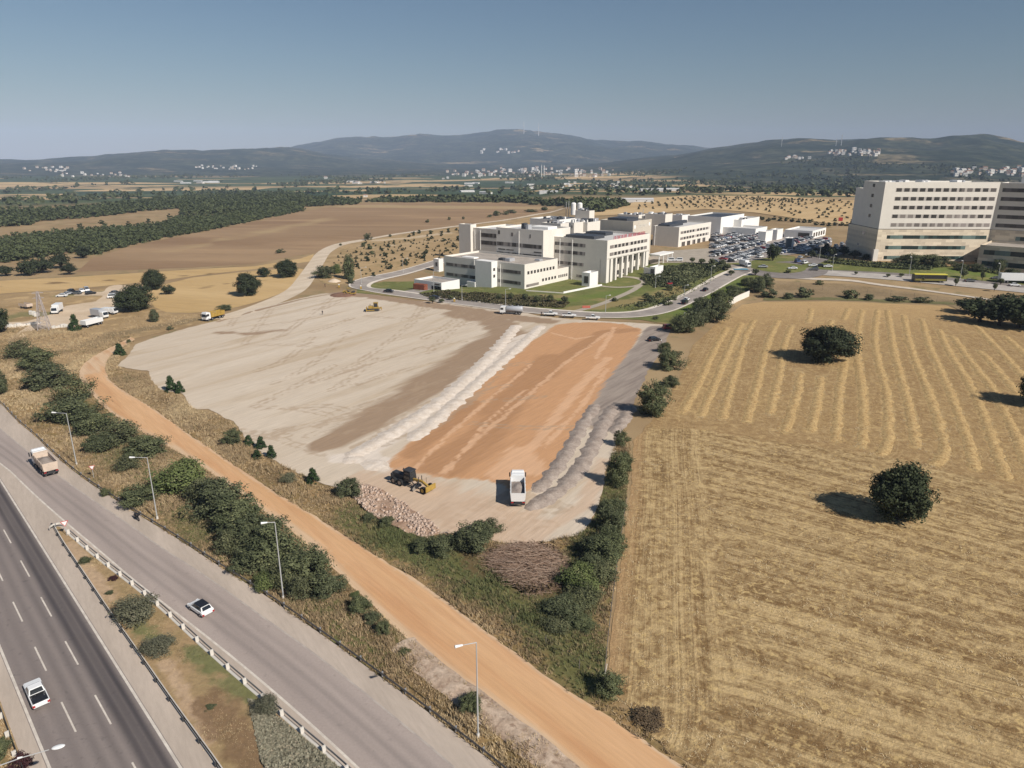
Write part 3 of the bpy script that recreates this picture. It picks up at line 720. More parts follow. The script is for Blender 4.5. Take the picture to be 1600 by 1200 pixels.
# hospital grounds
M_LAWN = gmat('lawn', col(124, 128, 74), col(108, 112, 64), [('dry', col(158, 140, 96), .15, .85), ('bright', col(112, 126, 62), .3, .8)], .07, None, .9, .14, .5, col(140, 134, 84))
sheet('lawn', [(556, 458), (600, 462), (660, 468), (720, 476), (800, 486), (900, 496), (1000, 500), (1036, 506), (1048, 512), (1062, 520), (1080, 500), (1130, 474), (1160, 457), (1190, 440), (1192, 424), (1160, 414), (1130, 408), (1050, 403), (1020, 398), (960, 408), (900, 425), (830, 435), (740, 436), (690, 440), (640, 440), (600, 440), (566, 446)], .13, M_LAWN, 3.5, 2, .5, .12,
      {'dry': lambda X, Y: np.maximum.reduce([stroke(X, Y, [(570, 456), (720, 477), (900, 497), (1035, 505)], 4, 5), stroke(X, Y, [(900, 484), (1000, 470), (1060, 452)], 10, 8), stroke(X, Y, [(850, 462), (900, 466), (950, 470)], 6, 8)]),
       'bright': lambda X, Y: np.maximum(stroke(X, Y, [(1060, 492), (1100, 470), (1160, 440)], 8, 6), stroke(X, Y, [(880, 470), (940, 462), (990, 452)], 9, 8))}, seed=19)
M_TARM = gmat('grey_road', col(178, 168, 158), col(160, 150, 142), (), .2, None, 1.6, .1, .2)
M_KERB = gmat('pale_kerb', col(220, 206, 188), col(204, 190, 172), (), .4, None, 2., .08, .2)
LOOP = [(702, 404), (680, 411), (640, 423), (600, 432), (570, 439), (558, 446), (566, 451), (600, 456), (650, 463), (720, 473), (800, 483), (860, 488.5), (930, 493.5), (985, 493.5), (1030, 487), (1066, 472), (1100, 454), (1130, 437), (1155, 425), (1180, 419)]
M_PAVEW = gmat('white_kerb', col(240, 228, 212), col(226, 214, 198), (), .4, None, 2., .08, .2)
band('hospital_road', LOOP, 8.2, .19, M_TARM, 2.5)
band('pavement', LOOP, 1.9, .27, M_PAVEW, 2.5, 4.6); band('pavement', LOOP, .9, .25, M_PAVEW, 2.5, -4.2)
band('hospital_road', [(628, 461), (648, 455), (690, 451)], 8, .185, M_TARM, 2.5)
M_PAVE = gmat('pale_paving', col(192, 180, 162), col(176, 164, 148), (), .3, None, 1.6, .1, .2)
ring = [(966 + 40 * math.cos(t), 441 + 8.5 * math.sin(t)) for t in np.linspace(0, 2 * math.pi, 30)]
band('footpath', ring, 2.4, .20, M_PAVE, 1.5, 0, 1)
band('footpath', [(1000, 446), (988, 455), (965, 465), (940, 476), (900, 487)], 3., .205, M_PAVE, 2)
sheet('forecourt', [(1012, 402), (1050, 392), (1112, 388), (1116, 399), (1150, 402), (1180, 410), (1180, 421), (1150, 424), (1120, 418), (1085, 411), (1040, 411), (1016, 414)], .22, M_PAVE, 4, 3, 0, seed=20)
sheet('car_park', [(1108, 388), (1112, 360), (1150, 355), (1200, 360), (1260, 366), (1300, 372), (1300, 384), (1255, 396), (1205, 402), (1160, 413), (1108, 405)], .24, M_TARM, 6, 4, 0, seed=21)
MAIN = [(1150, 426), (1200, 422), (1260, 424), (1330, 428), (1400, 433), (1480, 441), (1560, 449), (1660, 460), (1800, 477)]
M_CITY = gmat('pale_asphalt', col(196, 188, 178), col(178, 170, 162), (), .2, None, 1.6, .08, .2)  # paler grey asphalt, two close tones in patches
band('main_road', MAIN, 13, .21, M_CITY, 4)
M_DARKA = gmat('dark_asphalt', col(150, 142, 136), col(134, 126, 120), (), .2, None, 1.6, .1, .2)
band('main_road', [(u + 6, v - 5) for u, v in MAIN[2:]], 7, .23, M_DARKA, 4)
band('side_road', [(1240, 420), (1268, 408), (1300, 396), (1330, 384), (1352, 374)], 12, .26, M_DARKA, 4)
band('footway', [(1196, 431), (1260, 436), (1330, 438), (1370, 445), (1440, 453), (1510, 463), (1600, 477)], 3.4, .20, M_KERB, 3)
M_SCRUB = gmat('scrub_soil', col(162, 140, 108), col(142, 122, 92), [('green', col(112, 114, 74), .2, .8)], .08, None, .9, .22, .6)
sheet('scrub_strip', [(1194, 438), (1262, 442), (1330, 444), (1370, 450), (1440, 459), (1510, 468), (1640, 486), (1640, 515), (1510, 489), (1480, 476), (1300, 469), (1192, 470)], .10, M_SCRUB, 4, 3, .6, .1,
      {'green': lambda X, Y: stroke(X, Y, [(1190, 468), (1300, 467), (1480, 474)], 7, 6)}, seed=22)
sheet('lawn', [(1255, 412), (1290, 402), (1330, 408), (1420, 412), (1520, 420), (1660, 436), (1660, 452), (1560, 442), (1480, 434), (1400, 427), (1310, 423), (1250, 420)], .25, M_LAWN, 5, 3, .5, .1, {'dry': lambda X, Y: np.zeros_like(X), 'bright': lambda X, Y: stroke(X, Y, [(1400, 416), (1560, 432)], 8, 8)}, seed=23)
sheet('lawn', [(1112, 413), (1160, 411), (1200, 403), (1215, 398), (1245, 402), (1240, 408), (1200, 411), (1160, 415)], .28, M_LAWN, 4, 3, .4, .1, {'dry': lambda X, Y: np.zeros_like(X) + .3, 'bright': lambda X, Y: np.zeros_like(X)}, seed=24)
def roundabout():
    x, y = P(1213, 417); t = np.linspace(0, 2 * math.pi, 40, endpoint=False)
    sheet('main_road', np.c_[x + 24 * np.cos(t), y + 24 * np.sin(t)], .215, M_DARKA, 5, 3, 0, world_poly=True, seed=25)
    sheet('lawn', np.c_[x + 14 * np.cos(t), y + 14 * np.sin(t)], .30, M_LAWN, 4, 2, .2, .2, {'dry': lambda X, Y: np.zeros_like(X) + .2, 'bright': lambda X, Y: np.zeros_like(X)}, True, 26)
roundabout()
M_BLUE = plain('blue_road_paint', col(120, 170, 190), .7)
x_, y_ = P(1155, 421)
tag(npobj('painted_crossing', [(x_ - 3, y_ - 3, G(x_, y_) + .33), (x_ + 4, y_ - 3, G(x_, y_) + .33), (x_ + 4, y_ + 5, G(x_, y_) + .33), (x_ - 3, y_ + 5, G(x_, y_) + .33)], [(0, 1, 2, 3)], [M_BLUE]), kind='structure')
# ------------------------------------------------------------------ foliage
rng = np.random.RandomState(11)
def leaf_mat(name, dark, light, warm, hue=.12):
    s = N(name, .75, .15)
    t = s.attr('tint'); c = s.mix(t, dark, light)
    c = s.mix(s.rng(s.attr('warm'), .75, 1., 0, .9), c, warm)
    r = s.objrand()
    c = s.mix(1., c, s.mix(r, A(1 - hue, 1 - hue, 1 - hue * .6), A(1 + hue, 1 + hue, 1 + hue * .4)), 'MULTIPLY')
    return s.out(c)
L_OAK = leaf_mat('oak_leaf', A(.018, .024, .011), A(.056, .068, .033), A(.08, .086, .042))
L_HEDGE = leaf_mat('hedge_leaf', A(.032, .041, .019), A(.142, .154, .078), A(.22, .215, .105))
L_LIGHT = leaf_mat('bright_leaf', A(.045, .062, .022), A(.15, .175, .065), A(.30, .29, .15))
L_PINE = leaf_mat('conifer_leaf', A(.016, .030, .012), A(.044, .074, .028), A(.06, .09, .03))
L_GREY = leaf_mat('grey_leaf', A(.065, .068, .040), A(.18, .175, .112), A(.24, .21, .14))
L_DRY = leaf_mat('withered_leaf', A(.070, .048, .026), A(.19, .135, .078), A(.11, .10, .05))
L_RED = leaf_mat('purple_leaf', A(.030, .012, .014), A(.070, .028, .030), A(.08, .05, .03))
M_BARK = plain('bark', A(.075, .056, .042), .95, .1, 0, .4)

def quads(C, Nn, size, rs, asp=.75):
    """leaf cards at C facing Nn"""
    n = len(C); Nn = Nn / (np.linalg.norm(Nn, axis=1)[:, None] + 1e-9)
    t = np.cross(Nn, rs.normal(size=(n, 3))); t /= np.linalg.norm(t, axis=1)[:, None] + 1e-9
    b = np.cross(Nn, t); a = size[:, None] * .5
    V = np.stack([C - t * a - b * a * asp, C + t * a - b * a * asp * .6, C + t * a * .8 + b * a * asp, C - t * a * .7 + b * a * asp], 1)
    return V.reshape(-1, 3), np.arange(n * 4).reshape(n, 4)
def crown_arrays(seed, n_cl, per, leaf, shape='round', base=.12, rc=(.13, .22)):
    """crown of diameter 1 and top at height 1"""
    rs = np.random.RandomState(seed)
    d = rs.normal(size=(n_cl, 3)); d /= np.linalg.norm(d, axis=1)[:, None]
    f = rs.uniform(.25, 1, n_cl) ** .5
    if shape == 'cone':
        h = rs.uniform(0, 1, n_cl) ** 1.3; a = rs.uniform(0, 2 * math.pi, n_cl); r = .40 * (1 - h * .92) * rs.uniform(.5, 1, n_cl) ** .4
        c = np.c_[r * np.cos(a), r * np.sin(a), base + h * (.94 - base)]
    elif shape == 'column':
        h = rs.uniform(0, 1, n_cl); a = rs.uniform(0, 2 * math.pi, n_cl); r = .36 * np.sin(np.clip(h * .9 + .1, 0, 1) * math.pi) ** .5 * rs.uniform(.3, 1, n_cl) ** .5
        c = np.c_[r * np.cos(a), r * np.sin(a), base + h * (.92 - base)]
    else:
        zc = (1 + base) / 2 if shape == 'round' else .46
        rz = (1 - base) / 2 - .08 if shape == 'round' else .46
        lob = 1 + (.10 if shape == 'round' else .30) * np.sin(np.arctan2(d[:, 1], d[:, 0]) * 3 + seed) + .12 * np.sin(np.arctan2(d[:, 1], d[:, 0]) * 5 + seed * 2)
        c = np.c_[d[:, 0] * .40 * f * lob, d[:, 1] * .40 * f * lob, zc + d[:, 2] * rz * f * (1 + .10 * np.sin(seed + d[:, 0] * 4))]
    r = rs.uniform(*rc, n_cl) * (.75 if shape == 'cone' else 1)
    k = np.repeat(np.arange(n_cl), per); n = len(k)
    e = rs.normal(size=(n, 3)); e /= np.linalg.norm(e, axis=1)[:, None]
    p = c[k] + e * (r[k] * rs.uniform(.45, 1.05, n))[:, None] * np.array([1, 1, .8])
    nm = e * .7 + (p - np.array([0, 0, .5])) * .6 + rs.normal(size=(n, 3)) * .35 + np.array([0, 0, .25])
    ok = p[:, 2] > (.02 if base < .1 else base * .7)
    p, nm, k = p[ok], nm[ok], k[ok]
    V, F = quads(p, nm, leaf * rs.uniform(.6, 1.35, len(p)), rs)
    ct = rs.uniform(0, 1, n_cl)
    tint = np.clip(.55 * ct[k] + .45 * rs.uniform(0, 1, len(k)), 0, 1)
    warm = .5 * rs.uniform(0, 1, n_cl)[k] + .5 * rs.uniform(0, 1, len(k))
    return V, F, np.repeat(tint, 4), np.repeat(warm, 4)
def crown_mesh(name, mat, *a, **k):
    V, F, t, w = crown_arrays(*a, **k); return npmesh(name, V, F, [mat], {'tint': t, 'warm': w})
def trunk_mesh(seed, h=.4):
    rs = np.random.RandomState(seed); b = MB()
    b.tube((0, 0, -.02), (.01, 0, h * .6), .045, .032, 8)
    for i in range(6):
        a = i * 1.05 + rs.uniform(0, .5); l = rs.uniform(.16, .3)
        b.tube((.01, 0, h * rs.uniform(.35, .6)), (l * math.cos(a), l * math.sin(a), h + rs.uniform(.05, .3)), .024, .008, 6)
    me = bpy.data.meshes.new('trunk'); me.from_pydata(b.v, [], b.f); me.materials.append(M_BARK); return me
KINDS = {}
def kind(key, mat, variants, *a, trunk=None, **k):
    KINDS[key] = ([crown_mesh('crown', mat, 100 * len(KINDS) + i, *a, **k) for i in range(variants)], [trunk_mesh(i, trunk) for i in range(2)] if trunk else None)
kind('oak', L_OAK, 3, 165, 95, .030, base=-.05, trunk=.3, rc=(.09, .16))
kind('hedge', L_HEDGE, 5, 84, 95, .033, shape='dome', base=.02, rc=(.07, .21))
kind('olive', leaf_mat('olive_leaf', A(.040, .046, .022), A(.15, .155, .08), A(.20, .19, .10)), 3, 60, 70, .036, shape='dome', base=.02, rc=(.10, .26))
kind('bright', L_LIGHT, 2, 110, 70, .034, shape='dome', base=.02)
kind('conifer', L_PINE, 2, 60, 45, .055, shape='cone', base=.02)
kind('grey', L_GREY, 2, 100, 70, .030, shape='dome', base=.02)
kind('dry', L_DRY, 2, 50, 50, .050, shape='dome', base=.02)
kind('purple', L_RED, 1, 40, 40, .06, shape='dome', base=.02)
kind('poplar', L_HEDGE, 2, 70, 50, .05, shape='column', base=.08, trunk=.3)
kind('young', L_HEDGE, 3, 36, 40, .07, base=.30, trunk=.35)
kind('dot', L_OAK, 4, 16, 26, .13, shape='dome', base=.02)
kind('shrub', L_HEDGE, 4, 26, 34, .09, shape='dome', base=.02)
kind('midtree', L_OAK, 3, 40, 44, .065, base=.10, trunk=.3)
KN = {}
def plant_at(x, y, w, h, key, label, cat, group=None, name=None, z=None, rs=rng, squash=1.):
    crowns, trunks = KINDS[key]; i = KN[key] = KN.get(key, 0) + 1
    z = G(x, y) if z is None else z
    rz = rs.uniform(0, 6.28)
    name = name or {'oak': 'oak_tree', 'conifer': 'conifer', 'young': 'young_tree', 'poplar': 'poplar', 'midtree': 'tree'}.get(key, 'bush')
    if trunks:
        e = empty(name, (x, y, z - .03), rz, label, cat, group); e.scale = (w, w * squash, h)
        link(bpy.data.objects.new('crown', crowns[i % len(crowns)]), e)
        link(bpy.data.objects.new('trunk', trunks[i % len(trunks)]), e)
        return e
    o = bpy.data.objects.new(name, crowns[i % len(crowns)]); link(o)
    o.location = (x, y, z - .05 * h); o.rotation_euler = (0, 0, rz); o.scale = (w, w * squash, h)
    return tag(o, label, cat, group)
def plant(u, v, wpx, hpx, key, label, cat='tree', group=None, name=None):
    """size and base from the photo: the base point is the near foot of the plant"""
    if key == 'oak': wpx, hpx = wpx * 1.12, hpx * 1.10
    x, y = P(u, v); m = mpp(x, y); w = wpx * m; d = math.hypot(x, y)
    x += x / d * w * .30; y += y / d * w * .30          # the plant's middle stands behind its near foot
    dep = math.atan2(CAM_H, d)
    h = max(.3, (hpx * m - w * .45 * math.sin(dep)) / math.cos(dep))
    return plant_at(x, y, w, h, key, label, cat, group, name)
# the trees that stand alone
plant(1401, 824, 92, 100, 'oak', 'dense round oak standing alone lowest in the harvested field, long shadow to its left', 'tree')
plant(1290, 571, 88, 66, 'oak', 'dense round oak standing alone halfway up the rows of straw', 'tree')
plant(1622, 640, 70, 66, 'oak', 'oak at the edge of the photo whose shadow falls across the straw rows', 'tree')
plant(388, 464, 38, 37, 'oak', 'round oak between the pale grain field and the gravel track', 'tree')
plant(448, 435, 34, 30, 'oak', 'round oak below the track bend, higher of the two by the brown field', 'tree')
plant(414, 434, 24, 17, 'midtree', 'low tree just left of the round oak by the track bend', 'tree')
plant(210, 489, 58, 45, 'oak', 'broad dark oak overhanging the gravel depot yard', 'tree')
plant(242, 454, 34, 32, 'oak', 'oak behind the depot, taller of the joined pair', 'tree')
plant(264, 461, 23, 17, 'midtree', 'small round tree attached to the oak behind the depot', 'tree')
plant(118, 517, 22, 30, 'conifer', 'pointed conifer beside the white trailer at the depot', 'tree')
plant(242, 504, 17, 22, 'poplar', 'slim pale green tree right of the depot yard', 'tree')
plant(109, 430, 24, 20, 'midtree', 'dark round tree at the corner of the brown field', 'tree')
plant(2, 522, 34, 44, 'midtree', 'dark tree cut by the photo edge left of the depot', 'tree')
plant(-2, 618, 36, 46, 'hedge', 'green bush cut by the photo edge above the slip road', 'bush', name='bush')
plant(547, 438, 24, 40, 'poplar', 'tall slender tree between the track and the hospital loop road', 'tree')
plant(506, 436, 32, 24, 'hedge', 'broad dark bush where the pale track bends', 'bush')
plant(526, 428, 18, 18, 'bright', 'light green bush beside the slender tree at the track', 'bush')
plant(548, 444, 12, 12, 'hedge', 'small bush at the foot of the slender tree', 'bush')
plant(352, 486, 26, 12, 'hedge', 'low bush on the bank behind the yellow tipper', 'bush')
plant(188, 556, 22, 22, 'conifer', 'bright conifer at the head of the orange haul road', 'tree')
plant(202, 537, 9, 8, 'shrub', 'tiny round bush above the head of the haul road', 'bush')
plant(266, 516, 10, 8, 'shrub', 'tiny bush on the upper rim of the gravel site', 'bush')
plant(268, 613, 24, 30, 'conifer', 'taller of two touching conical bushes on the site edge', 'bush', name='conical_bush')
plant(282, 615, 18, 22, 'conifer', 'smaller of two touching conical bushes on the site edge', 'bush', name='conical_bush')
for u, v, w, h, t in [(365, 697, 32, 32, 'leafy light green bush first in the row by the site corner'), (389, 697, 20, 20, 'round bush second in the row by the site corner'),
                      (408, 703, 22, 24, 'round bush third in the row by the site corner'), (402, 718, 20, 18, 'low round bush in front of the row by the site corner'), (425, 717, 20, 24, 'round bush last in the row by the site corner')]:
    plant(u, v, w, h, 'conifer' if u > 370 else 'hedge', t, 'bush', name='round_bush')
plant(490, 757, 26, 30, 'conifer', 'bushy young pine left of the rubble slope', 'tree')
plant(452, 756, 26, 20, 'grey', 'grey green bush beside the young pine', 'bush')
plant(546, 780, 44, 38, 'hedge', 'leafy bush at the upper end of the rubble slope', 'bush')
plant(604, 826, 26, 22, 'hedge', 'small dark bush at the foot of the rubble slope', 'bush')
plant(576, 818, 24, 18, 'hedge', 'small bush just above the haul road below the rubble', 'bush')
for u, v, w, h, t in [(738, 868, 72, 58, 'large bush on the site rim above the brush heap'), (690, 872, 52, 40, 'bush left of the large one on the site rim'), (762, 842, 46, 34, 'bush right of the large one, its top over the pale sand'), (660, 866, 40, 28, 'low bush below the rubble slope by the site rim')]:
    plant(u, v, w, h, 'hedge', t, 'bush')
# the belt between slip road and haul road
BELT = [(34, 562, 52, 36), (62, 580, 52, 36), (80, 610, 70, 48), (116, 632, 62, 44), (116, 664, 78, 52), (150, 682, 58, 40), (188, 700, 74, 50), (160, 708, 46, 32), (232, 718, 62, 44), (200, 738, 42, 26), (216, 795, 52, 42),
        (345, 812, 78, 62), (318, 792, 66, 50), (372, 838, 76, 60), (400, 862, 84, 66), (362, 872, 52, 40), (396, 898, 62, 48), (432, 892, 84, 66), (446, 922, 62, 52), (484, 922, 80, 62), (516, 938, 52, 46), (472, 942, 50, 40)]
for _i, (u, v, w, h) in enumerate(BELT):
    plant(u, v, w * (1.16 if _i % 3 else 1.0), h * (1.18 if _i % 2 else 1.0), 'olive' if _i % 3 == 0 else 'hedge', 'dense green bush in the belt between slip road and orange haul road', 'bush', 'bushes of the belt by the slip road')
plant(288, 775, 92, 66, 'bright', 'pale flowering bush, the brightest of the belt by the haul road', 'bush')
plant(420, 925, 50, 36, 'bright', 'yellow green bush at the foot of the belt beside the slip road rail', 'bush')
plant(165, 776, 18, 16, 'hedge', 'small bush growing over the guard rail below the road sign', 'bush')
plant(562, 962, 40, 34, 'hedge', 'bush below the belt at the edge of the haul road', 'bush')
plant(582, 978, 30, 24, 'hedge', 'low bush in a row under the haul road, upper one', 'bush')
plant(600, 994, 26, 28, 'hedge', 'low bush in a row under the haul road, lower one', 'bush')
plant(556, 935, 16, 12, 'bright', 'light sapling leaning over the haul road edge', 'bush')
plant(736, 1118, 40, 36, 'hedge', 'solitary bush behind the lowest street lamp', 'bush')
plant(632, 1026, 22, 14, 'hedge', 'flat little bush above the stony bank', 'bush')
# the gore between highway and slip road
plant(216, 978, 72, 52, 'grey', 'wide grey green shrub leaning on the gore guard rail', 'shrub', name='shrub')
plant(249, 1028, 52, 36, 'grey', 'half withered shrub below the wide one in the gore', 'shrub', name='shrub')
plant(134, 882, 22, 13, 'hedge', 'little green shrub near the tip of the gore', 'shrub', name='shrub')
plant(178, 908, 16, 10, 'purple', 'small purple shrub in the gore', 'shrub', name='shrub')
plant(172, 930, 14, 8, 'hedge', 'tiny green tuft below the purple shrub', 'shrub', name='shrub')
plant(329, 1110, 18, 9, 'hedge', 'tiny green tuft in the lower gore grass', 'shrub', name='shrub')
plant(418, 1120, 44, 34, 'grey', 'topmost grey shrub of the planted mass by the gore rail', 'shrub', name='shrub')
plant(2, 1190, 40, 40, 'hedge', 'bush outside the highway rail in the lower corner', 'bush')
plant(35, 1205, 36, 30, 'purple', 'reddish shrub beside the highway rail', 'shrub', name='shrub')
# the hedge line along the fence and the access road
for u, v, w, h, t in [(970, 700, 26, 32, 'spiky bush at the head of the fence line'), (966, 764, 40, 62, 'tall dark bush by the fence beside the pale sand'), (948, 806, 34, 30, 'small bush by the fence below the tall dark one'),
                      (954, 838, 50, 54, 'bush at the fence between sand and stubble'), (926, 868, 44, 34, 'bush at the sand corner left of the fence'), (942, 890, 70, 60, 'wide bush at the fence beside the brush heap'),
                      (906, 930, 70, 52, 'yellowish bush right of the brush heap'), (880, 972, 76, 44, 'low green thicket below the brush heap'), (1020, 654, 56, 66, 'round tree on the field corner casting shade on the grey road'),
                      (1046, 580, 48, 40, 'bush at the grey road above the round tree'), (1038, 552, 24, 20, 'bush beside the parked dark car'), (1048, 606, 30, 22, 'low bush above the round corner tree')]:
    plant(u, v, w, h, 'bright' if 'yellow' in t else 'hedge', t, 'bush')
for u, v, w, h in [(976, 738, 30, 36), (962, 806, 36, 30), (958, 872, 44, 44), (938, 918, 62, 46), (914, 952, 62, 42), (928, 905, 56, 44), (896, 962, 60, 36), (950, 860, 44, 44), (870, 990, 60, 30), (910, 990, 50, 30)]:
    plant(u, v, w, h, 'olive' if w > 58 else 'hedge', 'bush of the green thicket along the field fence', 'bush', 'thicket along the field fence')
for u, v, w, h in [(1066, 522, 46, 38), (1086, 512, 44, 36), (1108, 506, 52, 46), (1124, 490, 42, 44), (1096, 490, 40, 30), (1146, 464, 32, 22), (1182, 458, 34, 30), (1196, 452, 26, 26), (1166, 448, 22, 16)]:
    plant(u, v, w, h, 'hedge', 'dark bush of the hedge between hospital road and stubble field', 'bush', 'hedge by the hospital road')
plant(952, 1094, 54, 46, 'hedge', 'dark bush at the lower end of the field fence', 'bush')
plant(1012, 1138, 60, 28, 'dry', 'low withered bush where field and haul road meet', 'bush')
for u, v, w, h in [(1530, 506, 64, 44), (1560, 512, 60, 50), (1590, 516, 70, 56), (1630, 520, 80, 60), (1515, 492, 50, 30), (1575, 497, 60, 40), (1620, 500, 70, 46)]:
    plant(u, v, w, h, 'midtree', 'dark tree of the grove at the upper field corner', 'tree', 'grove at the upper field corner')
for u, v, w, h in [(1257, 466, 30, 20), (1328, 467, 26, 18), (1358, 470, 20, 12), (1200, 466, 26, 18), (1400, 472, 30, 12), (1280, 446, 12, 10), (1232, 468, 22, 12), (1440, 474, 26, 12)]:
    plant(u, v, w, h, 'shrub', 'scrub bush between the stubble field and the footway', 'bush', 'scrub along the top of the stubble field')
# brown trees by the woods
for u, v, w, h in [(10, 432, 26, 18), (46, 432, 34, 26), (66, 428, 40, 28), (96, 420, 32, 26), (130, 404, 26, 20)]:
    plant(u, v, w, h, 'midtree', 'dark tree in front of the wood beside the grain field', 'tree', 'trees in front of the wood')
for u, v in [(125, 355), (158, 350), (200, 352), (216, 355), (238, 358), (285, 338), (265, 340), (232, 348), (52, 372), (62, 369), (22, 375), (92, 370)]:
    plant(u, v, 9, 7, 'dot', 'lone bush on the tan clearing between the woods', 'bush', 'bushes on the clearing')
# the hospital grounds
for u, v, w, h in [(676, 475, 12, 12), (705, 470, 10, 9), (780, 470, 10, 12), (798, 470, 11, 13), (820, 472, 12, 14), (840, 474, 12, 14), (860, 475, 12, 15), (882, 477, 12, 15), (690, 474, 10, 8), (662, 452, 10, 9)]:
    plant(u, v, w, h, 'young', 'small round tree on the lawn in front of the low clinic wing', 'tree', 'young trees before the low wing')
for u, v, w, h in [(1042, 478, 20, 16), (1020, 474, 18, 16), (1010, 470, 14, 14), (1030, 466, 14, 12), (1000, 480, 16, 10), (1052, 470, 12, 12), (1046, 455, 14, 12), (1072, 452, 14, 10), (1010, 446, 12, 8), (1024, 500, 9, 8), (960, 472, 12, 8)]:
    plant(u, v, w, h, 'shrub', 'clipped round shrub on the lawn beside the hospital road', 'shrub', 'clipped shrubs on the hospital lawn', 'shrub')
for u, v, w, h in [(1081, 412, 10, 10), (1096, 414, 12, 11), (1112, 415, 12, 11), (1128, 417, 12, 11), (1136, 424, 14, 12), (1142, 432, 12, 10), (1180, 432, 12, 12)]:
    plant(u, v, w, h, 'young', 'round street tree beside the hospital forecourt', 'tree', 'street trees at the forecourt')
plant(1207, 409, 24, 30, 'midtree', 'tall dark tree beside the car park entrance', 'tree')
for u, v, w, h in [(1268, 404, 14, 14), (1285, 400, 16, 14), (1300, 402, 18, 18), (1318, 400, 18, 16), (1292, 392, 12, 12), (1275, 396, 12, 10), (1335, 404, 20, 14), (1352, 406, 14, 10)]:
    plant(u, v, w, h, 'midtree', 'dark tree in the shade beside the tower block', 'tree', 'trees at the foot of the tower block')
for u, v, w, h in [(1425, 416, 40, 22), (1450, 418, 46, 24), (1405, 414, 26, 14), (1470, 418, 34, 20), (1500, 424, 20, 14), (1525, 426, 26, 16), (1560, 424, 24, 22), (1590, 420, 30, 26), (1580, 432, 24, 14), (1540, 414, 30, 16)]:
    plant(u, v, w, h, 'hedge', 'rounded evergreen bush before the tower block', 'bush', 'evergreens before the tower block')
for u, v, w, h in [(1504, 436, 14, 16), (1457, 418, 10, 14), (1534, 440, 8, 16), (1387, 434, 8, 7), (1408, 434, 9, 7), (1337, 430, 6, 6), (1231, 428, 10, 7), (1493, 448, 8, 14), (1553, 456, 8, 14), (1563, 446, 10, 12), (1440, 442, 9, 12), (1432, 436, 7, 7)]:
    plant(u, v, w, h, 'young', 'small street tree along the main road', 'tree', 'street trees on the main road')
def hedge_strip(px, w, h, label):
    pts = resample(path(px), .8); rs = np.random.RandomState(5); n = len(pts) * 26
    i = rs.randint(0, len(pts), n); p = np.c_[pts[i] + rs.uniform(-w / 2, w / 2, (n, 2)), rs.uniform(.2, h, n)]; p[:, 2] += terrain(p[:, 0], p[:, 1])
    V, F = quads(p, rs.normal(size=(n, 3)) + [0, 0, .8], rs.uniform(.4, .8, n), rs)
    tag(npobj('hedge', V, F, [L_HEDGE], {'tint': np.repeat(rs.uniform(0, 1, n), 4), 'warm': np.repeat(rs.uniform(0, .8, n), 4)}), label, 'hedge')
hedge_strip([(1276, 402), (1310, 408), (1360, 413), (1420, 418), (1455, 420)], 3, 1.6, 'long clipped hedge curving across the lawn below the tower block')
hedge_strip([(1290, 411), (1340, 416), (1400, 421), (1450, 422)], 2.6, 1.3, 'second clipped hedge, the one nearer the main road')
hedge_strip([(1490, 417), (1530, 423), (1570, 431), (1620, 440)], 3.4, 1.8, 'dark clipped hedge slanting down to the main road by the trailer')
# scattered small bushes of the orchards: each its own
def scatter(poly_px, n, size, key, label, group, name, seed, grid=None, cat='bush', gap=3.):
    poly = path(poly_px); rs = np.random.RandomState(seed); lo, hi = poly.min(0), poly.max(0); got = []
    if grid:
        a, sx, sy = grid; ca, sa = math.cos(a), math.sin(a); c = (lo + hi) / 2; K = 60
        pts = [(c[0] + i * sx * ca - j * sy * sa + rs.normal() * sx * .06, c[1] + i * sx * sa + j * sy * ca + rs.normal() * sx * .10) for i in range(-K, K) for j in range(-K, K)]
        pts = [p for p in pts if inside(poly, np.array([p[0]]), np.array([p[1]]))[0]]; rs.shuffle(pts); pts = pts[:n]
    else:
        pts = []
        while len(pts) < n:
            p = rs.uniform(lo, hi)
            if inside(poly, p[:1], p[1:])[0] and all((p[0] - q[0]) ** 2 + (p[1] - q[1]) ** 2 > gap * gap for q in pts[-60:]): pts.append(p)
    for p in pts:
        s = rs.uniform(*size); plant_at(float(p[0]), float(p[1]), s * 1.15, s * rs.uniform(.75, 1.15), key, label, cat, group, name, rs=rs)
scatter([(525, 395), (600, 378), (715, 372), (716, 398), (640, 418), (560, 434), (515, 428)], 170, (.8, 1.7), 'dot', 'tiny dark bush planted on the dry slope left of the clinic', 'orchard bushes left of the clinic', 'orchard_bush', 31, None, gap=4)
scatter([(580, 376), (720, 354), (720, 398), (640, 418), (560, 436), (540, 395)], 40, (1.8, 3.6), 'dot', 'larger dark bush on the dry slope left of the clinic', 'larger bushes left of the clinic', 'orchard_bush', 32, gap=9)
scatter([(985, 328), (1020, 312), (1080, 307), (1200, 308), (1340, 318), (1340, 350), (1290, 346), (1200, 333), (1100, 326)], 290, (2.0, 3.3), 'dot', 'round orchard tree on the tan slope behind the clinic', 'orchard trees behind the clinic', 'orchard_tree', 33, (.45, 9.5, 13.5), 'tree')
for u, v, w, h in [(575, 375, 12, 12), (578, 390, 10, 8), (582, 398, 8, 8), (568, 386, 10, 8), (668, 348, 7, 6), (702, 344, 6, 6), (724, 343, 5, 6), (776, 338, 14, 9), (790, 336, 10, 7), (800, 334, 16, 7), (610, 370, 6, 5), (532, 384, 6, 4), (438, 396, 14, 8), (765, 340, 8, 5), (830, 332, 20, 6), (850, 329, 16, 6)]:
    plant(u, v, w, h, 'shrub', 'green bush beside the pale track to the hills', 'bush', 'bushes along the pale track')
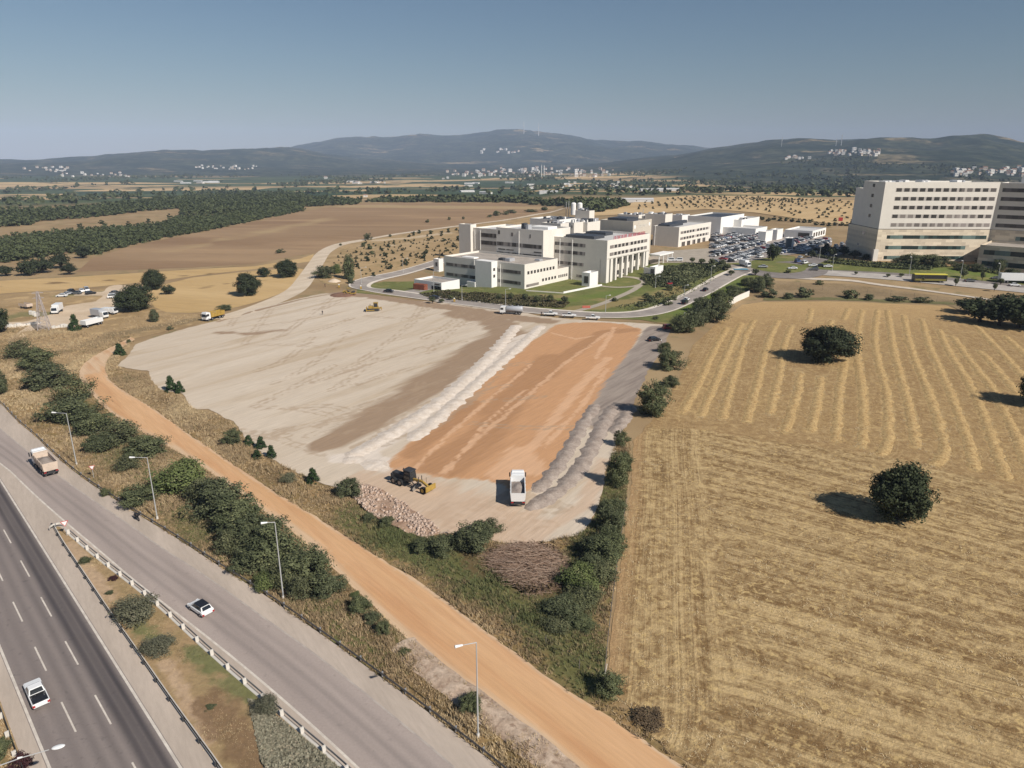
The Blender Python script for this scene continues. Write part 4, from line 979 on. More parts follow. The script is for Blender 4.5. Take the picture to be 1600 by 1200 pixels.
for i in range(16):
    u = 1190 + i * 9.5; plant(u, 343 + i * .75 + rng.uniform(-2, 3), 9, 7, 'dot', 'round tree in the row between car park and orchard', 'tree', 'trees above the car park', 'tree')

# ------------------------------------------------------------------ grass that nobody could count
def grass_mat():
    s = N('wild_grass', .85, .1); t = s.attr('tint')
    c = s.mix(s.rng(t, 0, .5), A(.50, .385, .235), A(.31, .22, .13)); c = s.mix(s.rng(t, .5, 1.), c, A(.125, .14, .06))
    c = s.mix(1., c, s.mix(s.attr('warm'), A(.7, .7, .7), A(1.25, 1.25, 1.2)), 'MULTIPLY'); return s.out(c)
M_GRASS = grass_mat()
def tufts(name, poly, dens, h, tint_fn, seed, blades=8, lean=.40, thin=None, mat=None):
    rs = np.random.RandomState(seed); lo, hi = poly.min(0), poly.max(0)
    n = int((hi - lo).prod() * dens); p = rs.uniform(lo, hi, (n, 2)); p = p[inside(poly, p[:, 0], p[:, 1])]
    if thin is not None: p = p[rs.uniform(0, 1, len(p)) < thin(p[:, 0], p[:, 1])]
    clump = np.clip(.75 + .9 * fnoise(p[:, 0], p[:, 1], 3.2, seed), .25, 1.6)
    n = len(p); k = np.repeat(np.arange(n), blades); m = len(k)
    b = np.c_[p[k] + rs.normal(size=(m, 2)) * .12, np.zeros(m)]; b[:, 2] = terrain(b[:, 0], b[:, 1]) + .02
    hh = h * clump[k] * rs.uniform(.5, 1.2, m); a = rs.uniform(0, 6.28, m)
    ld = rs.normal(size=(m, 2)) * lean + np.array([-.12, .08]); w = np.c_[np.cos(a), np.sin(a)] * (.034 + .03 * h)
    V = np.empty((m, 3, 3)); V[:, 0] = b; V[:, 0, :2] -= w; V[:, 1] = b; V[:, 1, :2] += w
    V[:, 2] = b; V[:, 2, :2] += ld * hh[:, None]; V[:, 2, 2] += hh
    t = np.clip(tint_fn(p[:, 0], p[:, 1]) + rs.normal(size=n) * .13, 0, 1); wm = rs.uniform(0, 1, n)
    tag(npobj(name, V.reshape(-1, 3), np.arange(m * 3).reshape(-1, 3), [mat or M_GRASS], {'tint': np.repeat(t[k], 3), 'warm': np.repeat(wm[k], 3)}), kind='stuff')
def t_bank(X, Y): return .30 + .5 * fnoise(X, Y, 9, 2.) + .25 * stroke(X, Y, [(40, 560), (130, 660), (250, 760), (330, 840), (500, 950), (620, 1030)], 7, 8)
tufts('dry_grass', wpoly(pl(RAIL_R), pl(DR_L)[::-1]), 9, .6, t_bank, 41, thin=lambda X, Y: np.clip(.35 + 1.2 * fnoise(X, Y, 7, 12.) + (Y < 140), .12, 1) * (Y < 260))
def t_rough(X, Y): return .32 + .45 * fnoise(X, Y, 10, 5.) + .5 * np.maximum(stroke(X, Y, [(560, 805), (700, 880), (850, 965), (930, 1050)], 9, 7), stroke(X, Y, [(960, 720), (930, 860), (880, 960)], 9, 5))
tufts('dry_grass', wpoly(pl(DR_R)[::-1], pl([(186, 560)] + PAD_L), pl([(875, 842), (912, 835), (935, 800), (957, 700), (975, 680)]), pl(FENCE), pl([(975, 1098), (1010, 1140), (1066, 1190), (1190, 1280)])), 11, .62, t_rough, 42,
      thin=lambda X, Y: np.clip(.6 + 1.0 * fnoise(X, Y, 6, 4.), .25, 1))
tufts('verge_grass', wpoly(pl(GORE_L), pl(GORE_R)[::-1]), 16, .20, lambda X, Y: .15 + .5 * fnoise(X, Y, 6, 1.) + .6 * stroke(X, Y, [(305, 1020), (360, 1055), (390, 1090)], 3, 4), 43, thin=lambda X, Y: np.clip(.5 + fnoise(X, Y, 4, 8.), .10, 1))
tufts('verge_grass', wpoly(hv[:22], hv[:22][::-1] + HN * 12), 5, .3, lambda X, Y: .2 + .3 * fnoise(X, Y, 6, 1.), 44)
tufts('meadow_grass', path([(0, 520), (60, 545), (120, 580), (170, 535), (250, 515), (350, 490), (300, 490), (200, 495), (120, 512), (60, 515)]), 1.6, .6, lambda X, Y: .3 + .4 * fnoise(X, Y, 14, 3.), 45, thin=lambda X, Y: np.clip(.4 + fnoise(X, Y, 9, 9.), 0, 1))
def straw_mat():
    s = N('cut_straw', .8, .2); c = s.mix(s.attr('tint'), A(.36, .27, .16), A(.66, .53, .33)); return s.out(c)
M_CUT = straw_mat()
tufts('straw_litter', path([(990, 700), (1100, 690), (1340, 715), (1620, 790), (1640, 1220), (1110, 1210), (1000, 1130), (955, 1080), (965, 930)]), 5, .22, lambda X, Y: .5 + .9 * fnoise(rowc(X, Y), rowc(X, Y) * 0, 1.6, 3.) + .3 * fnoise(X, Y, 4, 4.), 46, 3, .9, thin=lambda X, Y: np.clip(.4 + 1.3 * fnoise(rowc(X, Y), rowc(X, Y) * 0 + 3, 1.9, 2.) + .5 * fnoise(X, Y, 3, 6.), .04, 1), mat=M_CUT)
tufts('straw_litter', path([(1000, 690), (1100, 640), (1140, 530), (1200, 490), (1500, 500), (1640, 580), (1640, 780), (1340, 712), (1100, 688)]), 7, .26, lambda X, Y: .75 - .12 * np.minimum(nearrow(X, Y), 4) + .3 * fnoise(X, Y, 4, 4.), 47, 3, 1., thin=lambda X, Y: np.clip(1.25 - .6 * nearrow(X, Y), .05, 1), mat=M_CUT)
# low planting in the hospital grounds
def cover(name, poly_px, n, size, h, mat, seed, tintf=None):
    poly = path(poly_px); rs = np.random.RandomState(seed); lo, hi = poly.min(0), poly.max(0); p = rs.uniform(lo, hi, (n * 3, 2)); p = p[inside(poly, p[:, 0], p[:, 1])][:n]
    k = np.clip(.5 + 1.2 * fnoise(p[:, 0], p[:, 1], 6, seed), .1, 1); z = rs.uniform(0, 1, len(p)) * h * k
    C = np.c_[p, terrain(p[:, 0], p[:, 1]) + .15 + z]
    V, F = quads(C, rs.normal(size=(len(p), 3)) + [0, 0, 1.], size * rs.uniform(.6, 1.4, len(p)), rs)
    t = np.clip(.5 + .9 * fnoise(p[:, 0], p[:, 1], 9, seed + 3) + rs.normal(size=len(p)) * .2, 0, 1)
    tag(npobj(name, V, F, [mat], {'tint': np.repeat(t, 4), 'warm': np.repeat(rs.uniform(0, 1, len(p)), 4)}), kind='stuff')
cover('ground_cover', [(1014, 424), (1050, 416), (1130, 411), (1140, 418), (1105, 434), (1062, 448), (1022, 450), (1000, 436)], 9000, .7, 1.5, L_HEDGE, 51)
cover('ground_cover', [(655, 460), (690, 457), (770, 460), (850, 466), (890, 474), (880, 482), (800, 479), (720, 470), (665, 464)], 9000, .6, 1.3, leaf_mat('dull_leaf', A(.05, .05, .024), A(.12, .105, .05), A(.16, .12, .07)), 52)
cover('ground_cover', [(960, 480), (1010, 470), (1060, 448), (1110, 430), (1120, 436), (1060, 466), (1030, 480), (990, 486)], 1800, .6, .7, L_HEDGE, 53)
cover('low_planting', [(388, 1094), (410, 1100), (470, 1152), (540, 1212), (600, 1262), (450, 1262), (408, 1190), (398, 1140)], 15000, .26, .5, leaf_mat('dusty_leaf', A(.19, .18, .12), A(.33, .305, .21), A(.38, .32, .22)), 54)
# woods that read as one mass
def wood(name, poly_px, spacing, size, tpl, seed, mat, world=None, thin=None):
    poly = path(poly_px) if world is None else world; rs = np.random.RandomState(seed); lo, hi = poly.min(0), poly.max(0)
    gx, gy = np.meshgrid(np.arange(lo[0], hi[0], spacing), np.arange(lo[1], hi[1], spacing)); gx = gx.ravel(); gy = gy.ravel()
    gx = gx + rs.uniform(-.5, .5, gx.size) * spacing; gy = gy + rs.uniform(-.5, .5, gy.size) * spacing
    ok = inside(poly, gx, gy)
    if thin is not None: ok &= rs.uniform(0, 1, gx.size) < thin(gx, gy)
    gx, gy = gx[ok], gy[ok]; n = len(gx)
    tp = [crown_arrays(seed + i, *tpl, shape='dome', base=.02) for i in range(5)]
    VV = []; T = []; W = []; sz = rs.uniform(*size, n); gz = terrain(gx, gy); rot = rs.uniform(0, 6.28, n); pick = rs.randint(0, 5, n)
    for i in range(n):
        V, F, t, w = tp[pick[i]]; c, s = math.cos(rot[i]), math.sin(rot[i])
        VV.append(np.c_[(V[:, 0] * c - V[:, 1] * s) * sz[i] * 1.15 + gx[i], (V[:, 0] * s + V[:, 1] * c) * sz[i] * 1.15 + gy[i], V[:, 2] * sz[i] * rs.uniform(.75, 1.1) + gz[i] - .2]); T.append(np.clip(t * .6 + rs.uniform(0, .4), 0, 1)); W.append(w)
    V = np.vstack(VV); tag(npobj(name, V, np.arange(len(V)).reshape(-1, 4), [mat], {'tint': np.concatenate(T), 'warm': np.concatenate(W)}), kind='stuff')
L_WOOD = leaf_mat('wood_leaf', A(.046, .058, .024), A(.108, .122, .054), A(.125, .128, .06), 0.)
wood('wood', [(-120, 386), (0, 378), (100, 366), (160, 361), (212, 358), (258, 353), (276, 343), (362, 338), (404, 331), (470, 326), (476, 330), (404, 344), (325, 361), (250, 374), (200, 385), (142, 401), (112, 396), (75, 401), (37, 407), (0, 411), (-120, 424)], 4.6, (4.5, 7.), (11, 14, .16), 61, L_WOOD)
wood('wood', [(-120, 340), (0, 333), (125, 328), (225, 317), (300, 309), (400, 304), (450, 305), (500, 312), (560, 316), (560, 320), (484, 323), (470, 326), (404, 331), (350, 335), (283, 337), (286, 326), (220, 331), (150, 340), (62, 346), (45, 353), (0, 355), (-120, 364)], 6.5, (6, 9), (9, 12, .19), 62, L_WOOD)
wood('wood', [(560, 316), (640, 312), (720, 313), (800, 313), (880, 318), (960, 316), (985, 322), (930, 333), (880, 322), (800, 317), (700, 316.5)], 9, (7, 11), (7, 7, .32), 63, L_WOOD)
wood('wood', [(-700, 415), (-120, 386), (-120, 424), (-700, 470)], 7, (5, 8), (7, 7, .3), 64, L_WOOD)
def far_trees():
    th = np.linspace(-.75, .75, 40); w = np.vstack([np.c_[np.sin(th) * 1120, np.cos(th) * 1120], np.c_[np.sin(th[::-1]) * 3600, np.cos(th[::-1]) * 3600]])
    wood('valley_trees', None, 24, (8, 15), (6, 8, .30), 65, L_WOOD, w, lambda X, Y: np.clip(1.3 * fnoise(X, Y * .45, 190, 5., 5) + .02 + .10 * ss((X + 400) / 900), 0, .75))
far_trees()
# ------------------------------------------------------------------ buildings
def wall_mat(name, c, c2, stone=False):
    s = N(name, .8, .25)
    v = s.pos(obj=True)
    k = s.mix(s.rng(s.noise(.25, 4, v), .35, .65), c, c2)
    if stone:
        b = s.new('ShaderNodeTexBrick'); mp = s.new('ShaderNodeMapping'); s.set(mp.inputs['Vector'], v); mp.inputs['Rotation'].default_value = (math.pi / 2, 0, 0)
        s.set(b.inputs['Vector'], mp.outputs[0]); b.inputs['Scale'].default_value = 1.; b.inputs['Brick Width'].default_value = 4.2; b.inputs['Row Height'].default_value = 1.3; b.inputs['Mortar Size'].default_value = .02
        b.inputs['Color1'].default_value = c; b.inputs['Color2'].default_value = c2; b.inputs['Mortar'].default_value = tuple(x * .8 for x in c[:3]) + (1,)
        k = s.mix(s.rng(s.noise(.5, 5, v), .35, .65, 0, .3), b.outputs['Color'], c)
    else:
        n = s.noise(.7, 3, s.pos(obj=True)); k = s.mix(1., k, s.mix(n, A(.95, .95, .95), A(1.04, 1.04, 1.04)), 'MULTIPLY')
    return s.out(k)
W_CREAM = wall_mat('cream_cladding', A(.74, .69, .615), A(.70, .655, .585))
W_WHITE = wall_mat('white_cladding', A(.80, .775, .74), A(.76, .74, .70))
W_TAN = wall_mat('tan_cladding', A(.56, .50, .41), A(.52, .46, .38))
W_STONE = wall_mat('travertine', A(.78, .67, .51), A(.50, .42, .32), True)
M_ROOFG = gmat('roof_gravel', A(.40, .35, .30), A(.33, .29, .25), (), .12, None, 1.2, .15, .2, A(.46, .41, .35))
M_ROOFW = plain('roof_membrane', A(.60, .58, .55), .7, .2, 0, .15)
M_DARKP = plain('dark_roof_panel', A(.055, .06, .07), .5, .4, 0, .3)
M_METAL = plain('galvanised_metal', A(.45, .45, .46), .5, .4, .3)
def glass_mat(name, dark, mid, light, pane, teal=False):
    s = N(name, .25, .5); v = s.pos(obj=True)
    mp = s.new('ShaderNodeVectorMath', operation='SNAP'); s.set(mp.inputs[0], v); mp.inputs[1].default_value = (pane, pane, 50)
    w = s.new('ShaderNodeTexWhiteNoise', noise_dimensions='3D'); s.set(w.inputs['Vector'], mp.outputs[0]); r = w.outputs['Value']
    c = s.mix(s.rng(r, .35, .5), dark, mid); c = s.mix(s.rng(r, .80, .85), c, light)
    return s.out(c)
GL = glass_mat('ribbon_glazing', A(.05, .045, .042), A(.10, .09, .085), A(.30, .27, .25), 1.35)
GLT = glass_mat('teal_glazing', A(.022, .036, .033), A(.045, .075, .068), A(.15, .21, .19), 2.2)
GLD = glass_mat('dark_glazing', A(.045, .04, .038), A(.06, .054, .05), A(.16, .14, .13), 3.)
GLS = glass_mat('shuttered_glazing', A(.16, .14, .13), A(.24, .21, .19), A(.32, .28, .26), 3.)
E1 = np.array([-.788, .616]); E2 = np.array([.616, .788]); RZ = math.radians(52)
W_BAND = plain('band_cladding', A(.46, .42, .38), .7, .2)
def solve(B, d, z, u):
    lo, hi = 0., 220.; s0 = proj(B[0] + d[0] * .1, B[1] + d[1] * .1, z)[0] < proj(B[0], B[1], z)[0]
    for _ in range(50):
        m = (lo + hi) / 2; uu = proj(B[0] + d[0] * m, B[1] + d[1] * m, z)[0]
        if (uu > u) == s0: lo = m
        else: hi = m
    return lo
def block_walls(x0, x1, y0, y1, z0, z1, par=.9, t=.35):
    """outer walls with a parapet; the roof lies inside"""
    b = MB()
    b.box(x0, x1, y0, y0 + t, z0, z1); b.box(x0, x1, y1 - t, y1, z0, z1)
    b.box(x0, x0 + t, y0 + t, y1 - t, z0, z1); b.box(x1 - t, x1, y0 + t, y1 - t, z0, z1)
    return b
def block(name, label, B, z, L1, L2, wmat, rmat, cat='building', rz=RZ, par=.9, z0=None):
    e = empty(name, (B[0], B[1], 0), rz, label, cat)
    z0 = min(G(*B), G(B[0] - L1 * .5, B[1] + L1 * .5)) - 4 if z0 is None else z0
    w = block_walls(0, L2, 0, L1, z0, z).build('wall', wmat, e)
    MB().box(.35, L2 - .35, .35, L1 - .35, z - par - .4, z - par).build('roof', rmat, e)
    return e
def win_f(e, x0, x1, z0, z1, mat=None, y=0., name='window'):        # on the sunlit face
    return MB().box(x0, x1, y - .05, y + .1, z0, z1).build(name, mat or GLD, e)
def win_s(e, y0, y1, z0, z1, mat=None, x=0., name='ribbon_window'):   # on the shaded face
    return MB().box(x - .05, x + .1, y0, y1, z0, z1).build(name, mat or GL, e)
def pipe_s(e, y, z0, z1): return MB().tube((-.18, y, z0), (-.18, y, z1), .14).build('downpipe', W_WHITE, e)
def roof_box(e, x0, x1, y0, y1, z0, h, mat=None, name='roof_plant'): return MB().box(x0, x1, y0, y1, z0, z0 + h, 0, .1, .1).build(name, mat or M_METAL, e, .05)
def at_roof(u, v, z): return np.array(PZ(u, v, z))

# main clinic block with the colonnade
Bm = np.array(P(946.6, 443)); Zm = 20.
L1m = solve(Bm, E1, Zm, 866); L2m = solve(Bm, E2, Zm, 1015.5)
def main_block():
    e = empty('hospital_building', (Bm[0], Bm[1], 0), RZ, 'tall cream clinic block with a colonnade of piers on its sunlit front', 'building')
    L1, L2 = L1m, L2m; zl = 11.2; dp = 3.2
    b = block_walls(0, L2, 0, L1, zl, Zm)
    b.box(0, L2, dp, dp + .4, -4, zl); b.box(0, .4, 0, L1, -4, zl); b.box(.4, L2, L1 - .4, L1, -4, zl); b.box(L2 - .4, L2, dp + .4, L1 - .4, -4, zl)
    b.box(.4, L2, .0, dp, zl - .02, zl + .4)
    b.build('wall', W_CREAM, e)
    MB().box(.4, L2 - .4, .4, L1 - .4, Zm - 1.4, Zm - 1).build('roof', M_ROOFW, e)
    xs = [.09, .20, .34, .46, .585, .73, .87]
    for i, f in enumerate(xs):
        w = (.035 if i else .05) * L2
        MB().box(f * L2, f * L2 + w, 0, 1.4, -2, zl).build('pier', W_CREAM, e)
    MB().box(.4, .06 * L2, 0, dp, -2, zl).build('pier', W_CREAM, e); MB().box(.93 * L2, L2, 0, dp, -2, zl).build('pier', W_CREAM, e)
    for z in (2., 7.2): win_f(e, .10 * L2, .92 * L2, z, z + 2.2, GL, dp, 'recessed_glazing')
    for z in (16.0, 12.6):
        win_f(e, .06 * L2, .14 * L2, z, z + 1.5, GLS); win_f(e, .86 * L2, .94 * L2, z, z + 1.5, GLS)
        MB().box(.06 * L2, .94 * L2, -.025, .05, z - .04, z + 1.54).build('window_band', W_BAND, e)
        for k in range(4): win_f(e, (.16 + .085 * k) * L2, (.16 + .085 * k + .055) * L2, z, z + 1.5)
        for k in range(4): win_f(e, (.53 + .085 * k) * L2, (.53 + .085 * k + .055) * L2, z, z + 1.5)
    for z in (16.0, 12.2): win_s(e, .40 * L1, .985 * L1, z, z + 1.6)
    win_s(e, .42 * L1, .93 * L1, 7., 8.5); win_s(e, .40 * L1, .55 * L1, 1.6, 2.8)
    for f in (.64, .88): pipe_s(e, f * L1, 0, Zm - .8)
    roof_box(e, .18 * L2, .42 * L2, .40 * L1, .95 * L1, Zm - 1, 1.5, M_DARKP, 'roof_louvre'); roof_box(e, .62 * L2, .80 * L2, .55 * L1, .95 * L1, Zm - 1, 1.6, M_DARKP, 'roof_louvre')
    # red roof lettering, too far to be read: one sign of upright letters on the parapet
    rs = np.random.RandomState(4); m = MB(); x = .14 * L2
    while x < .88 * L2:
        if .42 * L2 < x < .46 * L2: x += 1.2; continue
        w = rs.uniform(.9, 1.15)
        m.box(x, x + .22, .1, .22, Zm, Zm + 1.5)
        if rs.rand() < .7: m.box(x + w - .22, x + w, .1, .22, Zm, Zm + 1.5)
        for z in (0., .64, 1.28):
            if rs.rand() < .65: m.box(x + .22, x + w - .22, .1, .22, Zm + z, Zm + z + .2)
        x += w + .4
    m.build('roof_lettering', plain('red_sign', A(.50, .10, .12), .5), e)
    return e
main_block()
def low_wing():
    B = np.array(P(819.5, 452.5)); z = 11.2; L1 = solve(B, E1, z, 693.5); L2 = solve(B, E2, z, 871.5)
    e = block('hospital_building', 'low two storey clinic wing with a white stair tower on its shaded side', B, z, L1, L2, W_CREAM, M_ROOFG)
    for zz in (6.6, 1.8):
        win_s(e, .045 * L1, .43 * L1, zz, zz + 1.5); win_s(e, .56 * L1, .97 * L1, zz, zz + 1.5)
    n = 9
    for k in range(n): win_f(e, (.08 + .095 * k) * L2, (.08 + .095 * k + .058) * L2, 6.5, 7.9)
    for k in range(5): win_f(e, (.52 + .095 * k) * L2, (.52 + .095 * k + .055) * L2, 1.9, 3.2)
    win_f(e, .05 * L2, .42 * L2, .8, 2.0, GLS, 0., 'glass_front')
    # stair tower
    y0 = solve(B, E1, z, 777); y1 = solve(B, E1, z, 751.5)
    t = MB(); t.box(-4.2, .2, y0, y1, -4, z + .3); t.build('stair_tower', W_WHITE, e)
    for zz in (4.2, 7.2): MB().box(-3.0, -1.6, y0 - .06, y0 + .1, zz, zz + 1.3).build('window', GLD, e)
    MB().box(-4.6, -1.5, y1, y1 + 5, -3, 1.3, 0, 0, 0).build('entrance_wall', W_WHITE, e)
    for f in (.28,): pipe_s(e, f * L1, 0, z - 1)
    pipe_s(e, .60 * L1, 7, z - .4)
    roof_box(e, 8, 12, .30 * L1, .36 * L1, z - .9, 1.4); roof_box(e, .35 * L2, .45 * L2, .40 * L1, .46 * L1, z - .9, 1.1, M_DARKP)
    roof_box(e, .2 * L2, .34 * L2, .70 * L1, .86 * L1, z - .9, .6, W_WHITE, 'skylight'); roof_box(e, .7 * L2, .8 * L2, .1 * L1, .16 * L1, z - .9, .8)
    # one storey continuation
    L3 = solve(B, E2, 6.2, 888.5)
    w = block_walls(L2, L3, 0, 9, -4, 6.2); w.build('low_wall', W_CREAM, e); MB().box(L2, L3 - .35, .35, 8.6, 5.0, 5.4).build('low_roof', M_ROOFG, e)
    for k in range(5): win_f(e, L2 + .8 + k * (L3 - L2 - 1.2) / 5, L2 + .8 + (k + .62) * (L3 - L2 - 1.2) / 5, 1.9, 3.2)
    return e
low_wing()
# tall middle block
C = Bm + E1 * L1m
def zfor(xy, v):
    lo, hi = 0., 60.
    for _ in range(50):
        m = (lo + hi) / 2
        if proj(xy[0], xy[1], m)[1] > v: lo = m
        else: hi = m
    return lo
Zd = zfor(C, 358); Ld = 0
for _ in range(1):
    d = -E2; lo, hi = 0, 60
    for _ in range(50):
        m = (lo + hi) / 2
        if proj(*(C + d * m), Zd)[0] > 849: lo = m
        else: hi = m
    Ld = lo
Bd = C - E2 * Ld; L1d = solve(Bd, E1, Zd, 775.5)
e = block('hospital_building', 'tall cream middle block with two ribbon windows above the low wing', Bd, Zd, L1d, Ld + 14, W_CREAM, M_ROOFW)
for z, n in ((14.6, 'ribbon_window'), (9.8, 'ribbon_window')): win_s(e, .03 * L1d, .985 * L1d, z, z + 1.9, None, 0, n)
for f, z, w in ((.92, 20.2, .04), (.63, 19.6, .045), (.26, 19.4, .02)): win_s(e, f * L1d, (f + w) * L1d, z, z + 1.8, GLD, 0, 'window')
for f in (.03, .62, .80): win_s(e, f * L1d, (f + .16) * L1d, 12.6, 13.2, GLD, 0, 'vent_slot')
pipe_s(e, .50 * L1d, 8, Zd - 1)
roof_box(e, 6, 9, .55 * L1d, .62 * L1d, Zd - .9, 3., M_DARKP); roof_box(e, 5, 8, .44 * L1d, .50 * L1d, Zd - .9, 2.4, M_METAL); roof_box(e, 12, 20, .2 * L1d, .6 * L1d, Zd - .9, 1.2, W_WHITE)
# tall block at the left end with its set-back glazed part
Ze = 20.; Be = np.array(PZ(735, 351, Ze)); L1e = solve(Be, E1, Ze, 716.8); L2e = solve(Be, E2, Ze, 744)
e = block('hospital_building', 'narrow tall grey block at the far left end of the clinic', Be, Ze, L1e, L2e, W_CREAM, M_ROOFW)
Bs = Be - E1 * 0 + E2 * (L2e * .45); zs = 18.2
lo = solve(np.array(Bs), -E1, zs, 778)
Bs2 = Bs - E1 * lo
e = block('hospital_building', 'set-back glazed link between the two tall left clinic blocks', Bs2, zs, lo - .05, 30, W_CREAM, M_ROOFW)
for z in (13.4, 9.2): win_s(e, .05 * lo, .72 * lo, z, z + 2.2)
for f in (.70, .92): pipe_s(e, f * lo, 6, zs - 1)
# tan upper block
Zt = 25.; Bt = np.array(PZ(989.5, 346, Zt)); L1t = solve(Bt, E1, Zt, 938); L2t = solve(Bt, E2, Zt, 1018.5)
e = block('hospital_building', 'tan upper block with faint white lettering behind the red roof sign', Bt, Zt, L1t, L2t, W_TAN, M_ROOFW)
m = MB(); rs = np.random.RandomState(9); x = .26 * L2t
while x < .78 * L2t:
    m.box(x, x + .25, -.06, .05, Zt - 3.6, Zt - 2.2); m.box(x, x + rs.uniform(.5, .8), -.06, .05, Zt - 2.4 - rs.choice([0, .6]), Zt - 2.15 - 0); x += 1.25
m.build('faint_lettering', plain('pale_sign', A(.62, .60, .56), .5), e)
MB().tube((.1 * L2t, -.05, Zt - 3), (.1 * L2t, .1, Zt - 3), 1., 1., 20).build('round_emblem', W_WHITE, e); MB().tube((.88 * L2t, -.05, Zt - 2.4), (.88 * L2t, .1, Zt - 2.4), 1., 1., 20).build('round_emblem', W_WHITE, e)
roof_box(e, 4, L2t - 4, L1t * .3, L1t * .9, Zt - .9, 1.8, M_DARKP)
# right clinic block
Z2 = 16.5; B2 = np.array(PZ(1061.5, 355, Z2)); L12 = solve(B2, E1, Z2, 1021); L22 = solve(B2, E2, Z2, 1111.5)
e = block('hospital_building', 'cream block right of the colonnade block, its short arcade facing the car park', B2, Z2, L12, L22, W_CREAM, M_ROOFW)
for z in (12.2, 8.6):
    win_f(e, .05 * L22, .13 * L22, z, z + 1.5, GLS)
    MB().box(.05 * L22, .95 * L22, -.025, .05, z - .04, z + 1.54).build('window_band', W_BAND, e)
    for k in range(4): win_f(e, (.15 + .085 * k) * L22, (.15 + .085 * k + .055) * L22, z, z + 1.5)
    for k in range(4): win_f(e, (.55 + .095 * k) * L22, (.55 + .095 * k + .06) * L22, z, z + 1.5)
for k in range(5): win_f(e, (.10 + .16 * k) * L22, (.10 + .16 * k + .10) * L22, 3.0, 7.2, GL, 0, 'arcade_opening')
pipe_s(e, .92 * L12, 4, Z2); roof_box(e, .1 * L22, .5 * L22, .5 * L12, .95 * L12, Z2 - .9, 1.6, M_DARKP); roof_box(e, .2 * L22, .9 * L22, .85 * L12, .99 * L12, Z2 - .9, 1.8, M_DARKP)
def simple(label, Bpx, z, au, cu, wm, rm, extra=None, rz=RZ, name='hospital_building', ea=None, l2max=90):
    B = np.array(PZ(*Bpx, z)); d1 = ea or E1; L1 = min(solve(B, d1, z, au), 60); L2 = min(solve(B, E2, z, cu), l2max)
    e = block(name, label, B, z, L1, L2, wm, rm, rz=rz)
    if extra: extra(e, L1, L2, z)
    return e
def x_plant(e, L1, L2, z):
    rs = np.random.RandomState(int(L1 * 10))
    for k in range(9): a, b = rs.uniform(.06, .8) * L2, rs.uniform(.06, .8) * L1; roof_box(e, a, a + rs.uniform(1., 3.4), b, b + rs.uniform(1., 3.), z - .9, rs.uniform(.8, 2.4), [M_METAL, M_DARKP, W_WHITE][k % 3])
def x_win(e, L1, L2, z):
    win_s(e, .2 * L1, .30 * L1, z - 3, z - 1.5, GLD, 0, 'window'); x_plant(e, L1, L2, z)
simple('narrow cream block, first of the stepped row behind the middle block', (876, 349.5), 22.5, 846, 889, W_CREAM, M_ROOFW, x_win)
simple('cream block, second of the stepped row behind the middle block', (897, 348), 22.5, 885, 914, W_CREAM, M_ROOFW, x_win)
simple('cream block, last of the stepped row and joined to the tan block', (918, 347.5), 22.2, 900, 940, W_CREAM, M_ROOFW, x_plant)
simple('long white block with a solar roof at the back of the clinic', (874, 343.5), 19, 828, 905, W_WHITE, M_DARKP, x_plant, l2max=26)
simple('small white penthouse block below the two white tanks', (921, 329.5), 24, 899, 929, W_CREAM, M_ROOFW, x_plant, l2max=16)
simple('cream block with a forest of roof machines left of the big white hall', (1040, 335), 19, 1008, 1051, W_CREAM, M_ROOFW, x_plant, l2max=22)
simple('cream block half hidden behind the tan block', (998, 336), 18, 965, 1012, W_CREAM, M_ROOFW, x_plant, l2max=20)
simple('white block wedged between machine roofs and the big hall', (1066, 336.5), 16, 1050, 1078, W_WHITE, M_ROOFW, x_plant, l2max=20)
simple('big white hall with a dark flat roof', (1127, 339.5), 16.5, 1075, 1163, W_WHITE, M_DARKP, None, l2max=70)
simple('low white annex right of the big hall', (1159, 343.5), 13.5, 1137, 1187, W_WHITE, M_ROOFW, x_plant, l2max=50)
simple('long low white canopy building along the car park', (1181, 357.5), 9.5, 1112, 1199, W_WHITE, M_ROOFW, None, l2max=26)
simple('white cube shaped stair house standing in the car park', (1197, 362), 11.5, 1185, 1208, W_WHITE, W_WHITE, None, l2max=22)
simple('taller white stair house right of the cube shaped one', (1215, 359), 11.5, 1203, 1224, W_WHITE, W_WHITE, None, l2max=20)
def x_low(e, L1, L2, z):
    win_s(e, .1 * L1, .5 * L1, z - 4.5, z - 1.5, GLD); 
    for k in range(5): win_f(e, (.08 + .18 * k) * L2, (.08 + .18 * k + .11) * L2, z - 4.2, z - 1.4, GLD)
simple('separate low white building with an open front right of the car park', (1270, 361), 10, 1226, 1291, W_WHITE, M_ROOFW, x_low, l2max=34)
simple('small white entrance kiosk beside the shaded drive', (1233, 372), 9, 1226, 1240, W_WHITE, W_WHITE, None, l2max=8)
# garage and small buildings on the left
Bg = np.array(P(690, 454)); e = block('garage', 'low white garage with a dark gateway left of the clinic', Bg, 3.4, solve(Bg, E1, 3.4, 647), 12, W_WHITE, M_ROOFG, z0=-5)
win_s(e, .02 * 20, .34 * 18, -1.5, 1.6, plain('dark_gate', A(.02, .02, .02), .8), 0, 'gateway'); win_s(e, 1., 4.2, 2.1, 2.7, GLD, 0, 'slot_window')
Bk = np.array(P(686, 425)); e = block('service_hut', 'white service hut behind the garage', Bk, 4.6, 4, 3.5, W_WHITE, W_WHITE, z0=-5); win_s(e, 1, 2.4, .6, 2.8, GLD, 0, 'door')
Bh = np.array(P(921, 448.5)); e = block('white_kiosk', 'white box shaped lift house on the lawn before the clinic', Bh, 6.4, 4.2, 7.2, W_WHITE, W_WHITE, z0=-3); win_s(e, .8, 3., 1.6, 4.8, GLD, 0, 'window')
